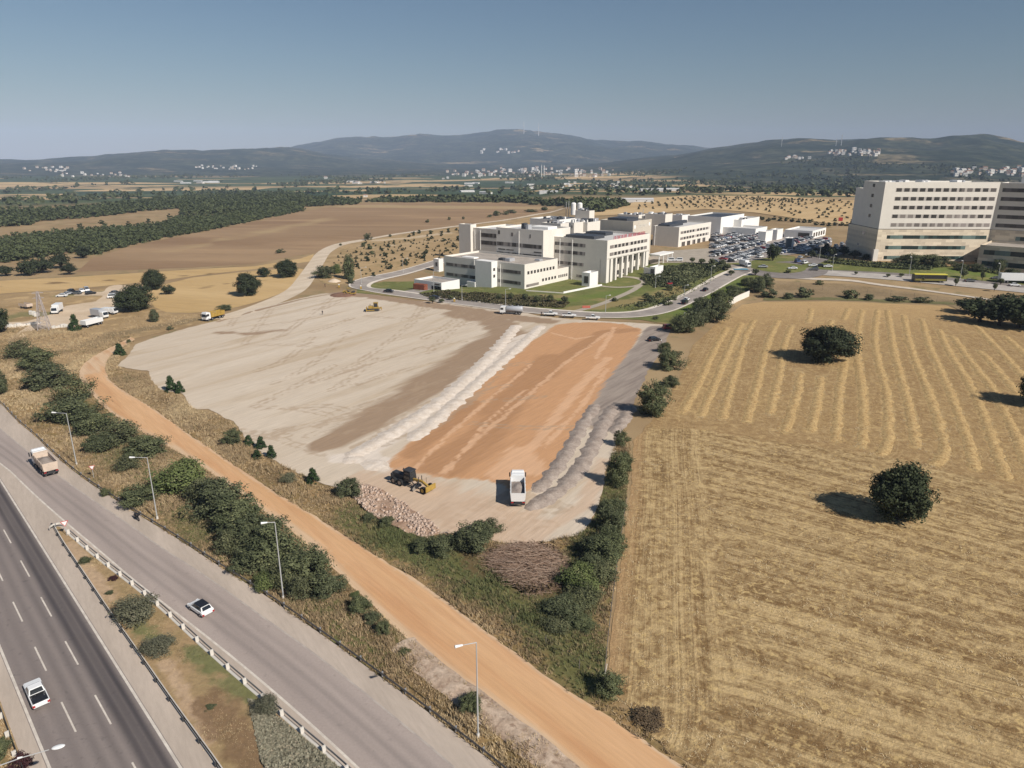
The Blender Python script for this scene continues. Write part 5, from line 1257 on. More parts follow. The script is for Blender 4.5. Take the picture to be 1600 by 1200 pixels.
Bh2 = np.array(P(1023, 432.5)); e = block('white_kiosk', 'white stair house at the end of the slanted retaining wall', Bh2, G(*Bh2) + 4.6, 3., 8.5, W_WHITE, W_WHITE); win_s(e, .5, 2.4, G(*Bh2) + 1., G(*Bh2) + 3.6, GLD, 0, 'window')
def long_wall(name, px, h, t, mat, label, cat, drop=2.):
    pts = path(px); b = MB()
    for a, c in zip(pts[:-1], pts[1:]):
        d = (c - a) / np.hypot(*(c - a)); n = np.array([-d[1], d[0]]) * t / 2; za, zc = G(*a), G(*c)
        b.add([(*(a - n), za - drop), (*(c - n), zc - drop), (*(c + n), zc - drop), (*(a + n), za - drop), (*(a - n), za + h), (*(c - n), zc + h), (*(c + n), zc + h), (*(a + n), za + h)],
              [(3, 2, 1, 0), (4, 5, 6, 7), (0, 1, 5, 4), (1, 2, 6, 5), (2, 3, 7, 6), (3, 0, 4, 7)])
    return tag(b.build(name, mat), label, cat)
long_wall('retaining_wall', [(1006, 428), (1022, 432)], 3.4, .5, W_WHITE, 'white retaining wall joining colonnade block and stair house', 'wall')
long_wall('garden_wall', [(880, 459), (915, 452), (940, 447)], .9, .4, W_WHITE, 'low white wall round the sunken lawn', 'wall')
long_wall('garden_wall', [(822, 455), (850, 457), (880, 459)], .5, .4, W_CREAM, 'low grey wall at the front edge of the sunken lawn', 'wall')
long_wall('boundary_wall', [(1138, 479), (1152, 471), (1170, 463)], 2.4, .3, W_CREAM, 'white boundary wall at the top of the stubble field', 'wall')
long_wall('boundary_wall', [(1190, 448), (1200, 440)], 2.6, .3, W_CREAM, 'short white wall at the road corner beyond the hedge', 'wall')
# entrance canopy
x, y = P(1030, 414); ec = empty('entrance_canopy', (x, y, G(x, y)), RZ, 'white flat entrance canopy on posts between the two clinic blocks', 'canopy')
MB().box(0, 16, 0, 6, 4.4, 5.1).build('canopy_roof', W_WHITE, ec, .05)
for a in (.6, 5.4, 10.4, 15.4): MB().tube((a, .6, -1), (a, .6, 4.4), .25).build('post', W_WHITE, ec)
# tanks and flues on the back roof
for i, (u, t) in enumerate(((896, 'white roof tank, left one of the pair'), (906, 'white roof tank, right one of the pair'))):
    x, y = PZ(u, 326, 24); b = MB(); zt = zfor((x, y), 318.5); b.tube((x, y, 20), (x, y, zt), 1.7, 1.7, 16); b.sphere((x, y, zt), 1.7, 16, 8, 0, .55)
    tag(b.build('storage_tank', W_WHITE), t, 'tank')
for i, (u, v, t) in enumerate(((884.5, 315, 'thin steel flue left of the white tanks'), (888.5, 314, 'thin steel flue beside the left tank'), (1005, 326, 'thin mast above the machine roofs'))):
    x, y = PZ(u, 330, 22); b = MB(); b.tube((x, y, 12), (x, y, zfor((x, y), v)), .22, .18); tag(b.build('flue', M_METAL), t, 'flue')

# ------------------------------------------------------------------ the big tower block on the right
def tower():
    B = np.array(P(1365, 407.5)); g = G(*B); e = empty('tower_block', (B[0], B[1], 0), math.radians(-1.5), 'large eight storey cream and travertine tower block on the right', 'building')
    H = zfor(B, 284.5); zb = g + (H - g) * .41; L2 = 58.; D = solve(B, (0, 1.), H, 1349)
    block_walls(0, L2, 0, D, zb + .15, H).build('upper_wall', W_CREAM, e)
    MB().box(.35, L2 - .35, .35, D - .35, H - 1.4, H - 1).build('roof', M_ROOFW, e)
    block_walls(0, L2 * .9, D, D + 9, zb + .15, H - 4).build('rear_wall', W_CREAM, e); MB().box(.35, L2 * .9 - .35, D, D + 8.6, H - 5.4, H - 5).build('roof', M_ROOFW, e)
    b = MB(); b.box(-.05, L2, -.05, D + 12, g - 4, zb - .15); b.build('stone_wall', W_STONE, e)
    MB().box(-.02, L2 - .03, -.02, D + 11.9, zb - .15, zb + .15).build('dark_joint', plain('joint', A(.05, .045, .04), .8), e)
    hs = H - zb
    for r in range(5): z = zb + hs * (.055 + .186 * r); MB().box(L2 * .10, L2 * .98, -.025, .05, z - .05, z + hs * .075 + .05).build('window_band', W_BAND, e)
    for r in range(5):
        z = zb + hs * (.055 + .186 * r); sh = .006 * (4 - r)
        for k in range(13):
            x0 = L2 * (.105 + .0685 * k)
            win_f(e, x0, x0 + L2 * .047, z, z + hs * .075, GLS if r == 0 or (r == 1 and k in (1, 2, 7, 8, 10)) else GLD)
    gs = zb - g
    for z, x1 in ((.70, .97), (.37, .80), (.05, .80)): win_f(e, L2 * .085, L2 * x1, g + gs * z, g + gs * (z + .11), GLT, -.05, 'glass_band')
    for z in (.92, .70, .48, .26): win_s(e, D * .45, D * .56, zb + hs * z - 1, zb + hs * z + .7, GLD, 0., 'window')
    win_s(e, D * .6, D * .75, g + gs * .74, g + gs * .85, GLS, -.05, 'window'); win_s(e, D * .8, D * .9, g + gs * .36, g + gs * .42, GLS, -.05, 'window')
    MB().box(-1.2, 1.2, -1.4, -.1, g - 2, g + 6).build('entrance_pier', W_CREAM, e)
    rs = np.random.RandomState(2)
    for k in range(12): x = rs.uniform(2, L2 - 4); roof_box(e, x, x + rs.uniform(1, 3), D * .5, D * .8, H - 1, rs.uniform(1., 2.2), W_WHITE if k % 2 else M_METAL)
    # second wing, turned towards us and in its own shade
    wg = MB(); W = 70.; a = math.radians(-41.5)
    w = block_walls(0, W, 0, 20, zb + .1, H - .3).build('wing', W_CREAM, e); w.location = (L2 + .02, -.02, 0); w.rotation_euler = (0, 0, a)
    MB().box(.4, W - .4, .4, 19.6, H - 1.7, H - 1.3).build('wing_roof', M_ROOFW, w)
    MB().box(-.05, W, -.05, 20, g - 6, zb).build('wing_base', W_STONE, w)
    for r in range(5):
        z = zb + hs * (.055 + .186 * r); win_f(w, .02 * W, .99 * W, z, z + hs * .08, glass_w, 0, 'ribbon_window')
    for z in (.70, .37): win_f(w, .16 * W, .99 * W, g + gs * z, g + gs * (z + .12), GLT, -.05, 'glass_band')
    an = block_walls(.02, 36, 0, 25.9, g - 4, g + gs * .66).build('annex', W_STONE, w); an.location = (1., -26, 0)
    MB().box(.3, 35.7, .3, 25.6, g + gs * .66 - 1.2, g + gs * .66 - .9).build('annex_roof', M_ROOFG, an)
    for z in (.38, .05): win_f(an, 2, 33, g + gs * z, g + gs * (z + .14), GLT, 0, 'glass_band')
    MB().box(8, 16, 4, 14, H - 1, H + 3.4).build('roof_house', W_WHITE, w); MB().box(20, 30, 5, 15, H - 1, H + 5.4).build('roof_house', W_WHITE, w)
    m = MB()
    for k in range(8): m.box(17 + k * 1.6, 17.6 + k * 1.6, 1, 1.5, H - 1, H + 3); 
    m.build('rooftop_frame', plain('red_brown_frame', A(.28, .12, .09), .7), w)
glass_w = glass_mat('wing_glazing', A(.05, .045, .043), A(.09, .082, .078), A(.14, .125, .12), 2.6)
tower()

# ------------------------------------------------------------------ villages far off
M_HW = plain('village_white', A(.66, .63, .58), .9, .1); M_HC = plain('village_cream', A(.52, .45, .37), .9, .1); M_TILE = plain('roof_tile', A(.30, .17, .115), .9, .1, 0, .3); M_SHEET = plain('pale_roof_sheet', A(.55, .54, .52), .7, .2)
def house_mesh(w, d, h, rf, wm, rm):
    b = MB().box(-w, w, -d, d, -4, h, 0)
    b.add([(-w - .4, -d - .4, h), (w + .4, -d - .4, h), (w + .4, d + .4, h), (-w - .4, d + .4, h), (-w - .4, 0, h + rf), (w + .4, 0, h + rf)], [(0, 1, 5, 4), (2, 3, 4, 5), (1, 2, 5), (3, 0, 4), (3, 2, 1, 0)], 1)
    for x in (-.6, .1, .62): b.box(x * w - .8, x * w + .8, -d - .06, -d + .02, h * .45, h * .75, 2)
    o = b.build('house', [wm, rm, GLD]); me = o.data; bpy.data.objects.remove(o); return me
HM = [house_mesh(6, 5, 7, 2.4, M_HW, M_TILE), house_mesh(5, 4.5, 5.5, 2, M_HC, M_TILE), house_mesh(7, 6, 11, 1.2, M_HW, M_SHEET), house_mesh(6, 5, 9, 2.2, M_HC, M_TILE), house_mesh(5, 5, 6, 1.5, M_HW, M_SHEET)]
SHM = [house_mesh(22, 8, 6, 2, M_HW, M_SHEET), house_mesh(30, 9, 5, 2.4, M_SHEET, M_SHEET)]
def village(u0, u1, v0, v1, n, label, group, seed, meshes=None, sc=(.8, 1.25), nm='village_house', cat='house', bias=None):
    rs = np.random.RandomState(seed); meshes = meshes or HM
    for k in range(n):
        u = rs.uniform(u0, u1); v = v0 + (v1 - v0) * (rs.beta(2, 2) if bias is None else (u - u0) / (u1 - u0) * bias + rs.rand() * (1 - bias))
        x, y = P(u, v); o = bpy.data.objects.new(nm, meshes[rs.randint(len(meshes))]); link(o)
        o.location = (x, y, G(x, y)); o.rotation_euler = (0, 0, rs.uniform(-.6, .6)); s = rs.uniform(*sc) * math.hypot(x, y) / 3600; s = max(.55, min(1.5, s)); o.scale = (s,) * 3
        tag(o, label, cat, group)
village(738, 962, 262, 279, 92, 'small house of the white village below the mountain, beyond the clinic', 'houses of the village below the mountain', 1)
village(690, 770, 268, 281, 18, 'small house at the left end of the village below the mountain', 'left end of the village below the mountain', 2)
village(1296, 1382, 234, 246, 48, 'tiny house of the white village on the right hand hill', 'houses on the hill village', 3, None, (.8, 1.1))
village(1224, 1266, 246, 250.5, 9, 'tiny white house in the row on the hillside left of the hill village', 'row of houses on the hillside', 4)
village(1486, 1606, 262, 277, 42, 'house of the town behind the roof of the tower block', 'town behind the tower block', 5, [HM[2], HM[3], HM[0]], (.9, 1.5))
village(268, 402, 259, 266, 26, 'tiny house of the white village at the foot of the left hills', 'village at the foot of the left hills', 6, None, (.5, .8))
village(96, 202, 270, 279, 20, 'tiny house of the white hamlet in the left valley', 'hamlet in the left valley', 7, None, (.5, .8))
village(36, 106, 261, 269, 18, 'tiny house of the hamlet farthest to the left', 'hamlet farthest to the left', 8, None, (.5, .8))
village(752, 812, 233, 242, 14, 'tiny house of the hamlet high on the mountain side', 'hamlet on the mountain side', 9)
village(536, 602, 282, 288, 14, 'farm building of the white farmstead group in mid valley', 'farmsteads in mid valley', 10, [HM[0], HM[4], SHM[0]], (.6, .9), 'farm_building', 'farm')
village(874, 985, 284, 296, 18, 'white shed of the works on the valley floor beyond the clinic', 'works on the valley floor', 11, [SHM[0], HM[2], HM[4]], (.7, 1.), 'shed', 'shed')
village(722, 862, 283, 304, 9, 'long white shed among the fields left of the works', 'long sheds among the fields', 12, SHM, (.6, .9), 'shed', 'shed')
village(270, 350, 283, 287, 8, 'white shed of the row in the left valley', 'sheds in the left valley', 13, SHM, (.5, .8), 'shed', 'shed')
for u, v, t in ((945, 317, 'long white greenhouse shed at the edge of the valley right behind the clinic'), (990, 316, 'second white greenhouse shed behind the clinic, right of the first'), (1020, 299, 'long white greenhouse behind the tan orchard'), (1046, 298, 'right part of the long white greenhouse row')):
    x, y = P(u, v); o = link(bpy.data.objects.new('greenhouse', SHM[1])); o.location = (x, y, G(x, y)); o.scale = (.8, .8, .7); tag(o, t, 'greenhouse')
o = link(bpy.data.objects.new('farm_building', HM[0])); x, y = P(571, 308); o.location = (x, y, G(x, y)); o.scale = (.5,) * 3; tag(o, 'lone white hut at the rim of the brown field', 'hut')
o = link(bpy.data.objects.new('farm_building', HM[0])); x, y = P(509, 279); o.location = (x, y, G(x, y)); tag(o, 'lone white house on the green plain left of the farmsteads', 'house')
def mast(u, v0, v1, w, label, mat):
    x, y = P(u, v0); z0 = G(x, y); h = (v0 - v1) * mpp(x, y); b = MB()
    b.tube((0, 0, -2), (0, 0, h), w, w * .5, 6); b.box(-w * 1.6, w * 1.6, -w, w, h * .6, h * .66); b.box(-w * 1.6, w * 1.6, -w, w, h * .85, h * .9)
    o = b.build('mast', mat); o.location = (x, y, z0); tag(o, label, 'mast')
mast(818.5, 211, 193.5, 4., 'thin broadcasting mast on the mountain top, left one', M_SHEET); mast(841.5, 212, 193, 4., 'thin broadcasting mast on the mountain top, right one', M_SHEET)
mast(1314, 228, 212, 2.2, 'pylon on the ridge left of the hill village', M_METAL); mast(1306, 228, 217, 1.6, 'lower pylon on the ridge left of the hill village', M_METAL); mast(1221, 229, 215, 1.6, 'lone pylon on the long ridge', M_METAL)
for u, v, t in ((846, 262, 'slim white minaret, left one of the village mosque'), (850, 262, 'slim white minaret, right one of the village mosque')):
    x, y = P(u, v + 14); b = MB().tube((0, 0, -3), (0, 0, 38), 1.6, 1.4, 8); b.tube((0, 0, 38), (0, 0, 48), 1.8, .1, 8); o = b.build('minaret', M_HW); o.location = (x, y, G(x, y)); tag(o, t, 'minaret')
# ------------------------------------------------------------------ vehicles and machines (local +X is forward)
def paint(name, c): return plain(name, c, .3, .5)
P_WHITE = paint('white_paint', A(.72, .72, .71)); P_BLACK = paint('black_paint', A(.015, .015, .017)); P_SILVER = paint('silver_paint', A(.38, .39, .41)); P_GREY = paint('grey_paint', A(.12, .125, .13))
P_RED = paint('red_paint', A(.32, .03, .03)); P_BLUE = paint('blue_paint', A(.05, .09, .20)); P_YELLOW = plain('machine_yellow', A(.42, .27, .06), .6, .3, 0, .3); P_CREAM = plain('dusty_cream', A(.62, .50, .40), .6, .3, 0, .2)
P_BUS = paint('bus_yellow', A(.60, .52, .05)); GLASS = plain('vehicle_glass', A(.018, .022, .026), .08, .7); TYRE = plain('tyre_rubber', A(.022, .022, .022), .9, .2); RIM = plain('wheel_rim', A(.30, .30, .31), .4, .5, .6)
STEEL = plain('dark_steel', A(.045, .045, .047), .6, .4, 0, .3); LAMP_R = plain('tail_light', A(.35, .02, .02), .3); LAMP_W = plain('headlight', A(.75, .75, .72), .2); LOAD = gmat('truck_load', col(168, 156, 146), col(146, 134, 126), (), .9, None, 3., .2, .6); DUSTY = plain('dusty_steel', A(.30, .24, .19), .8, .2, 0, .3)
def wheel(root, x, y, r, w=.24, rim=RIM):
    o = MB().tube((x, y - w / 2, r), (x, y + w / 2, r), r, r, 16).build('wheel', TYRE, root, .03)
    s = 1 if y > 0 else -1
    MB().tube((x, y + s * (w / 2 - .02), r), (x, y + s * (w / 2 + .015), r), r * .58, r * .5, 12).build('rim', rim, o); return o
def frustum(b, x0, x1, w0, z0, X0, X1, w1, z1, m=0):
    return b.add([(x0, -w0, z0), (x1, -w0, z0), (x1, w0, z0), (x0, w0, z0), (X0, -w1, z1), (X1, -w1, z1), (X1, w1, z1), (X0, w1, z1)], [(3, 2, 1, 0), (4, 5, 6, 7), (0, 1, 5, 4), (1, 2, 6, 5), (2, 3, 7, 6), (3, 0, 4, 7)], m)
def lerp(a, b, t): return tuple(p + (q - p) * t for p, q in zip(a, b))
def face_in(a, b, c, d, s, t0, t1): return (lerp(lerp(a, b, s), lerp(d, c, s), t0), lerp(lerp(a, b, 1 - s), lerp(d, c, 1 - s), t0), lerp(lerp(a, b, 1 - s), lerp(d, c, 1 - s), t1), lerp(lerp(a, b, s), lerp(d, c, s), t1))
CARS = {'hatch': ([(-2.1, .35), (2.0, .28), (2.12, .5), (2.0, .74), (1.05, .93), (-1.85, .98), (-2.1, .82)], (-1.9, 1.2, .80, .93, -1.5, .30, .63, 1.50), (-1.3, 1.32)),
        'sedan': ([(-2.3, .38), (2.15, .30), (2.25, .5), (2.15, .72), (1.1, .90), (-1.6, .95), (-2.2, .92), (-2.32, .7)], (-1.65, 1.25, .80, .90, -1.0, .30, .62, 1.42), (-1.4, 1.38)),
        'van': ([(-2.2, .38), (2.05, .30), (2.15, .6), (2.05, .85), (1.4, 1.0), (-2.15, 1.05), (-2.22, .8)], (-2.12, 1.5, .84, 1.0, -2.0, .7, .74, 1.85), (-1.35, 1.35)),
        'pickup': ([(-2.6, .5), (2.5, .42), (2.65, .62), (2.55, .95), (1.2, 1.08), (-2.6, 1.08)], (-.65, 1.3, .84, 1.05, -.5, .45, .68, 1.78), (-1.6, 1.65))}
def car(u, v, ang, kindk, pt, label, cat='car', name='car', group=None, roof=None, xy=None, cover=None, scale=1.):
    x, y = xy or P(u, v); e = empty(name, (x, y, G(x, y) + (.30 if y > 250 else .10 if y > 110 else .045)), ang, label, cat, group, scale)
    prof, cb, ax = CARS[kindk]
    MB().prof(prof, -.88, .88).build('body', pt, e, .09, seg=2)
    b = MB(); frustum(b, *cb); b.build('cabin', pt, e, .05, seg=2)
    x0, x1, w0, z0, X0, X1, w1, z1 = cb
    p = [(x0, -w0, z0), (x1, -w0, z0), (x1, w0, z0), (x0, w0, z0), (X0, -w1, z1), (X1, -w1, z1), (X1, w1, z1), (X0, w1, z1)]
    for nm, q in (('windscreen', (1, 2, 6, 5)), ('rear_window', (3, 0, 4, 7)), ('side_window', (0, 1, 5, 4)), ('side_window', (2, 3, 7, 6))):
        a, bb, c, d = (p[i] for i in q); MB().quad(*face_in(a, bb, c, d, .08, .16, .90), t=.03).build(nm, GLASS, e)
    if roof: MB().box(X0 + .02, X1 + .08, -w1 - .02, w1 + .02, z1 - .02, z1 + .035).build('roof_panel', roof, e, .02)
    r = .36 if kindk == 'pickup' else .31
    for ax_ in ax:
        for s in (-1, 1): wheel(e, ax_, s * .80, r)
    zr = prof[-1][1] - .12
    for s in (-1, 1):
        xr = min(q[0] for q in prof); MB().box(xr - .03, xr + .1, s * .74 - .13, s * .74 + .13, zr - .28, zr - .02).build('tail_light', LAMP_R, e)
        xf = max(q[0] for q in prof); MB().box(xf - .22, xf - .02, s * .66 - .16, s * .66 + .16, .55, .72).build('headlight', LAMP_W, e)
    if cover: MB().box(-2.52, -.72, -.78, .78, 1.06, 1.13).build('bed_cover', cover, e, .02)
    elif kindk == 'pickup': MB().box(-2.5, -.75, -.72, .72, 1.07, 1.09).build('cargo_bed', STEEL, e)
    return e
def ang_px(a, b): p, q = np.array(P(*a)), np.array(P(*b)); return math.atan2(*(q - p)[::-1])
car(59, 1091, HW_ANG, 'pickup', P_WHITE, 'white pickup with a black bed cover in the outer highway lane', 'pickup', 'pickup', cover=P_BLACK, scale=.92)
car(314, 955, ang_px((325, 962), (299, 944)), 'hatch', P_WHITE, 'white hatchback with a black roof alone on the slip road', roof=P_BLACK, scale=.92)
def tipper(u, v, ang, cabm, bedm, label, load=True, axles=4, dusty=None, name='tipper_truck'):
    x, y = P(u, v); e = empty(name, (x, y, G(x, y) + .11), ang, label, 'truck')
    b = MB(); b.prof([(2.15, .75), (4.25, .6), (4.35, 1.3), (4.2, 2.75), (3.9, 3.05), (2.2, 3.05)], -1.2, 1.2); b.build('cab', cabm, e, .10, seg=2)
    MB().quad((4.36, -1.02, 1.62), (4.36, 1.02, 1.62), (4.22, 1.02, 2.6), (4.22, -1.02, 2.6), t=.05).build('windscreen', GLASS, e)
    for s in (-1, 1):
        MB().box(2.9, 4.0, s * 1.2 - .02, s * 1.2 + .02, 1.75, 2.6).build('side_window', GLASS, e)
        MB().box(4.2, 4.45, s * 1.42 - .1, s * 1.42 + .1, 1.7, 2.5).build('mirror', STEEL, e, .03)
        MB().box(4.3, 4.4, s * .9 - .2, s * .9 + .2, .75, .95).build('headlight', LAMP_W, e)
        MB().box(-4.32, -4.2, s * .95 - .2, s * .95 + .2, .85, 1.0).build('tail_light', LAMP_R, e)
    MB().box(3.2, 4.1, -1.1, 1.1, 3.05, 3.2, 0, .1, .1).build('sun_visor', cabm, e, .03)
    MB().box(-4.2, 3.9, -.5, .5, .7, 1.05).box(-4.3, -4.1, -1.2, 1.2, .55, .8).build('chassis', STEEL, e)
    # open tipping body: floor, four walls, a raised headboard
    t = .10; zb, zt = 1.12, 2.75; W0, W1 = 1.12, 1.26
    bd = MB(); bd.box(-4.2, 1.95, -W0, W0, zb, zb + .12)
    for s in (-1, 1):
        bd.add([(-4.25, s * W0, zb), (2., s * W0, zb), (2., s * W1, zt), (-4.4, s * W1, zt), (-4.25, s * (W0 - t), zb), (2., s * (W0 - t), zb), (2., s * (W1 - t), zt), (-4.4, s * (W1 - t), zt)],
               [(0, 1, 2, 3), (7, 6, 5, 4), (3, 2, 6, 7), (0, 3, 7, 4), (1, 5, 6, 2)] if s < 0 else [(3, 2, 1, 0), (4, 5, 6, 7), (7, 6, 2, 3), (4, 7, 3, 0), (2, 6, 5, 1)])
    bd.box(1.9, 2.02, -W0, W0, zb, zt + .1, 0, 0, -.12); bd.box(1.95, 2.9, -1.15, 1.15, zt + .12, zt + .22)
    for k in range(5):
        for s in (-1, 1): bd.bar((-3.8 + k * 1.4, s * (W0 + .03), zb), (-3.85 + k * 1.4, s * (W1 + .03), zt), .12, .10)
    bd.build('tipping_body', bedm, e)
    MB().add([(-4.25, -W0, zb), (-4.25, W0, zb), (-4.42, W1, zt - .05), (-4.42, -W1, zt - .05), (-4.17, -W0, zb), (-4.17, W0, zb), (-4.34, W1, zt - .05), (-4.34, -W1, zt - .05)],
             [(3, 2, 1, 0), (4, 5, 6, 7), (2, 3, 7, 6), (0, 4, 7, 3), (1, 2, 6, 5), (0, 1, 5, 4)]).build('tailgate', bedm if dusty is None else dusty, e)
    if load:
        rs = np.random.RandomState(5); g = 12; vs = []; fs = []
        for i in range(g):
            for j in range(g):
                X = -4.05 + i * 5.85 / (g - 1); Y = -1.05 + j * 2.1 / (g - 1)
                vs.append((X, Y, 1.85 + .75 * math.exp(-((X + 1.) / 1.9) ** 2 - (Y / .9) ** 2) + rs.uniform(-.05, .05)))
        for i in range(g - 1):
            for j in range(g - 1): a = i * g + j; fs.append((a, a + g, a + g + 1, a + 1))
        MB().add(vs, fs).build('load', LOAD, e, smooth=True)
    for ax_ in ([3.3, 1.5, -1.9, -3.2] if axles == 4 else [3.2, -2.2, -3.4]):
        for s in (-1, 1): wheel(e, ax_, s * 1.02, .52, .36)
    return e
tipper(72, 734, ang_px((84, 744), (60, 718)), P_WHITE, P_CREAM, 'dusty cream tipper truck driving up the slip road, its body empty', True)
tipper(809, 776, ang_px((808.5, 793), (808, 752)), P_WHITE, P_WHITE, 'white tipper truck with a grey load standing on the orange earth')
tipper(334, 499, ang_px((350, 494.5), (322, 501.5)), P_WHITE, P_YELLOW, 'tipper truck with a yellow body and white cab at the site rim', True)
def grader():
    a = ang_px((628, 752), (662, 764)); x, y = P(643, 761); e = empty('motor_grader', (x, y, G(x, y) + .11), a, 'motor grader with a dark cab and yellow nose plate turning on the sand', 'motor grader')
    b = MB(); b.box(-4.3, -1.1, -.62, .62, 1.0, 2.05, 0, .1, .08); b.box(-4.5, -3.9, -.7, .7, .9, 1.7); b.build('engine_hood', STEEL, e, .06)
    MB().tube((-2.2, .4, 2.0), (-2.2, .4, 2.9), .09).build('exhaust', STEEL, e)
    b = MB(); frustum(b, -1.2, .6, .80, 1.2, -1.05, .45, .72, 3.2); b.build('cab', plain('cab_frame', A(.03, .03, .03), .5), e, .04)
    for q in (((.6, -.75, 1.6), (.6, .75, 1.6), (.47, .68, 3.0), (.47, -.68, 3.0)),): MB().quad(*q, t=.03).build('windscreen', GLASS, e)
    for s in (-1, 1): MB().box(-.95, .35, s * .80 - .02, s * .80 + .02, 1.7, 2.95).build('side_window', GLASS, e)
    MB().box(-1.25, .65, -.85, .85, 3.2, 3.3).build('cab_roof', STEEL, e, .03)
    b = MB(); b.bar((.5, 0, 1.6), (2.6, 0, 1.75), .36, .42); b.bar((2.6, 0, 1.75), (4.0, 0, 1.15), .36, .42); b.build('front_frame', P_YELLOW, e, .04)
    b = MB()
    for k in range(7):
        z0 = .12 + k * .09; c = -.12 * math.sin(k / 6 * math.pi)
        b.box(1.2 + c, 1.28 + c, -1.9, 1.9, z0, z0 + .095)
    bl = b.build('blade', plain('worn_blade', A(.34, .31, .27), .5, .4, .3), e); bl.rotation_euler = (0, 0, math.radians(18))
    b = MB(); b.bar((.7, .5, 1.2), (1.5, .4, .7), .16, .16); b.bar((.7, -.5, 1.2), (1.5, -.4, .7), .16, .16); b.tube((1.5, 0, .62), (1.5, 0, .75), .75, .75, 16); b.build('blade_ring', STEEL, e)
    for s in (-1, 1): MB().tube((2.2, s * .42, 1.1), (2.2, s * .42, 2.6), .07).build('lift_cylinder', STEEL, e)
    for s in (-1, 1): MB().tube((3.2, s * .5, 1.5), (3.2, s * .5, 2.5), .03).build('lamp_stalk', STEEL, e)
    MB().box(4.5, 4.75, -1.25, 1.25, .55, 1.55).build('nose_plate', P_YELLOW, e, .04); MB().bar((4.0, 0, 1.0), (4.5, 0, 1.0), .6, .3).build('nose_bracket', P_YELLOW, e)
    for X in (-3.4, -1.85):
        for s in (-1, 1): wheel(e, X, s * 1.0, .66, .42, DUSTY)
    for s in (-1, 1): wheel(e, 3.7, s * .98, .66, .40, P_YELLOW)
grader()
def dozer():
    x, y = P(584, 486); e = empty('bulldozer', (x, y, G(x, y) + .11), math.radians(186), 'yellow bulldozer with its blade down on the pale gravel', 'bulldozer', scale=1.12)
    for s in (-1, 1):
        pts = [(-2.0, .5), (-1.7, .1), (1.6, .1), (1.95, .5), (1.6, .9), (-1.7, .95)]
        MB().prof(pts, s * 1.1 - .28, s * 1.1 + .28).build('track', STEEL, e, .06)
    MB().box(-1.7, .2, -.8, .8, .6, 1.4).box(.2, 1.75, -.62, .62, .6, 1.75).build('hull', P_YELLOW, e, .08)
    b = MB(); frustum(b, -1.5, -.05, .74, 1.4, -1.4, -.2, .68, 2.75); b.build('cab', GLASS, e, .03); MB().box(-1.6, 0, -.85, .85, 2.75, 2.88).build('cab_roof', P_YELLOW, e, .04)
    for q in ((-1.48, -.76), (-1.48, .76), (-.1, -.74), (-.1, .74)): MB().tube((q[0], q[1], 1.4), (q[0] * .95, q[1] * .93, 2.78), .06).build('cab_pillar', P_YELLOW, e)
    MB().tube((1.1, .3, 1.7), (1.1, .3, 2.5), .08).build('exhaust', STEEL, e)
    b = MB()
    for k in range(6): b.box(2.35 - .1 * math.sin(k / 5 * math.pi), 2.47 - .1 * math.sin(k / 5 * math.pi), -1.9, 1.9, .06 + k * .2, .27 + k * .2)
    b.build('blade', P_YELLOW, e)
    for s in (-1, 1): MB().bar((-.4, s * 1.5, .5), (2.3, s * 1.5, .4), .16, .22).build('push_arm', P_YELLOW, e)
    MB().bar((-1.8, -.5, .8), (-2.6, -.5, 1.1), .2, .3).bar((-1.8, .5, .8), (-2.6, .5, 1.1), .2, .3).bar((-2.6, -.7, 1.), (-2.6, .7, 1.), .25, .3).bar((-2.6, 0, 1.3), (-2.75, 0, .2), .2, .2).build('ripper', P_YELLOW, e)
dozer()
def roller():
    x, y = P(546, 461); e = empty('road_roller', (x, y, G(x, y) + .11), math.radians(-5), 'yellow road roller on the brown strip at the far corner of the site', 'road roller', scale=1.1)
    MB().tube((1.5, -1.0, .75), (1.5, 1.0, .75), .75, .75, 20).build('drum', STEEL, e, .03); MB().box(.6, 2.4, -1.15, -1.02, .5, 1.0).box(.6, 2.4, 1.02, 1.15, .5, 1.0).box(2.28, 2.42, -1.15, 1.15, .5, 1.0).build('drum_frame', P_YELLOW, e)
    MB().box(-2.5, -.6, -.8, .8, .8, 1.7, 0, .2, .1).box(-.6, .7, -.7, .7, .7, 1.1).build('hull', P_YELLOW, e, .06)
    for q in ((-.6, -.65), (-.6, .65), (.5, -.65), (.5, .65)): MB().tube((*q, 1.1), (*q, 2.6), .05).build('canopy_post', STEEL, e)
    MB().box(-.75, .65, -.8, .8, 2.6, 2.72).build('canopy', P_YELLOW, e, .03); MB().box(-.4, .0, -.3, .3, 1.1, 1.6).build('seat', STEEL, e)
    for s in (-1, 1): wheel(e, -1.5, s * .85, .72, .5, P_YELLOW)
roller()
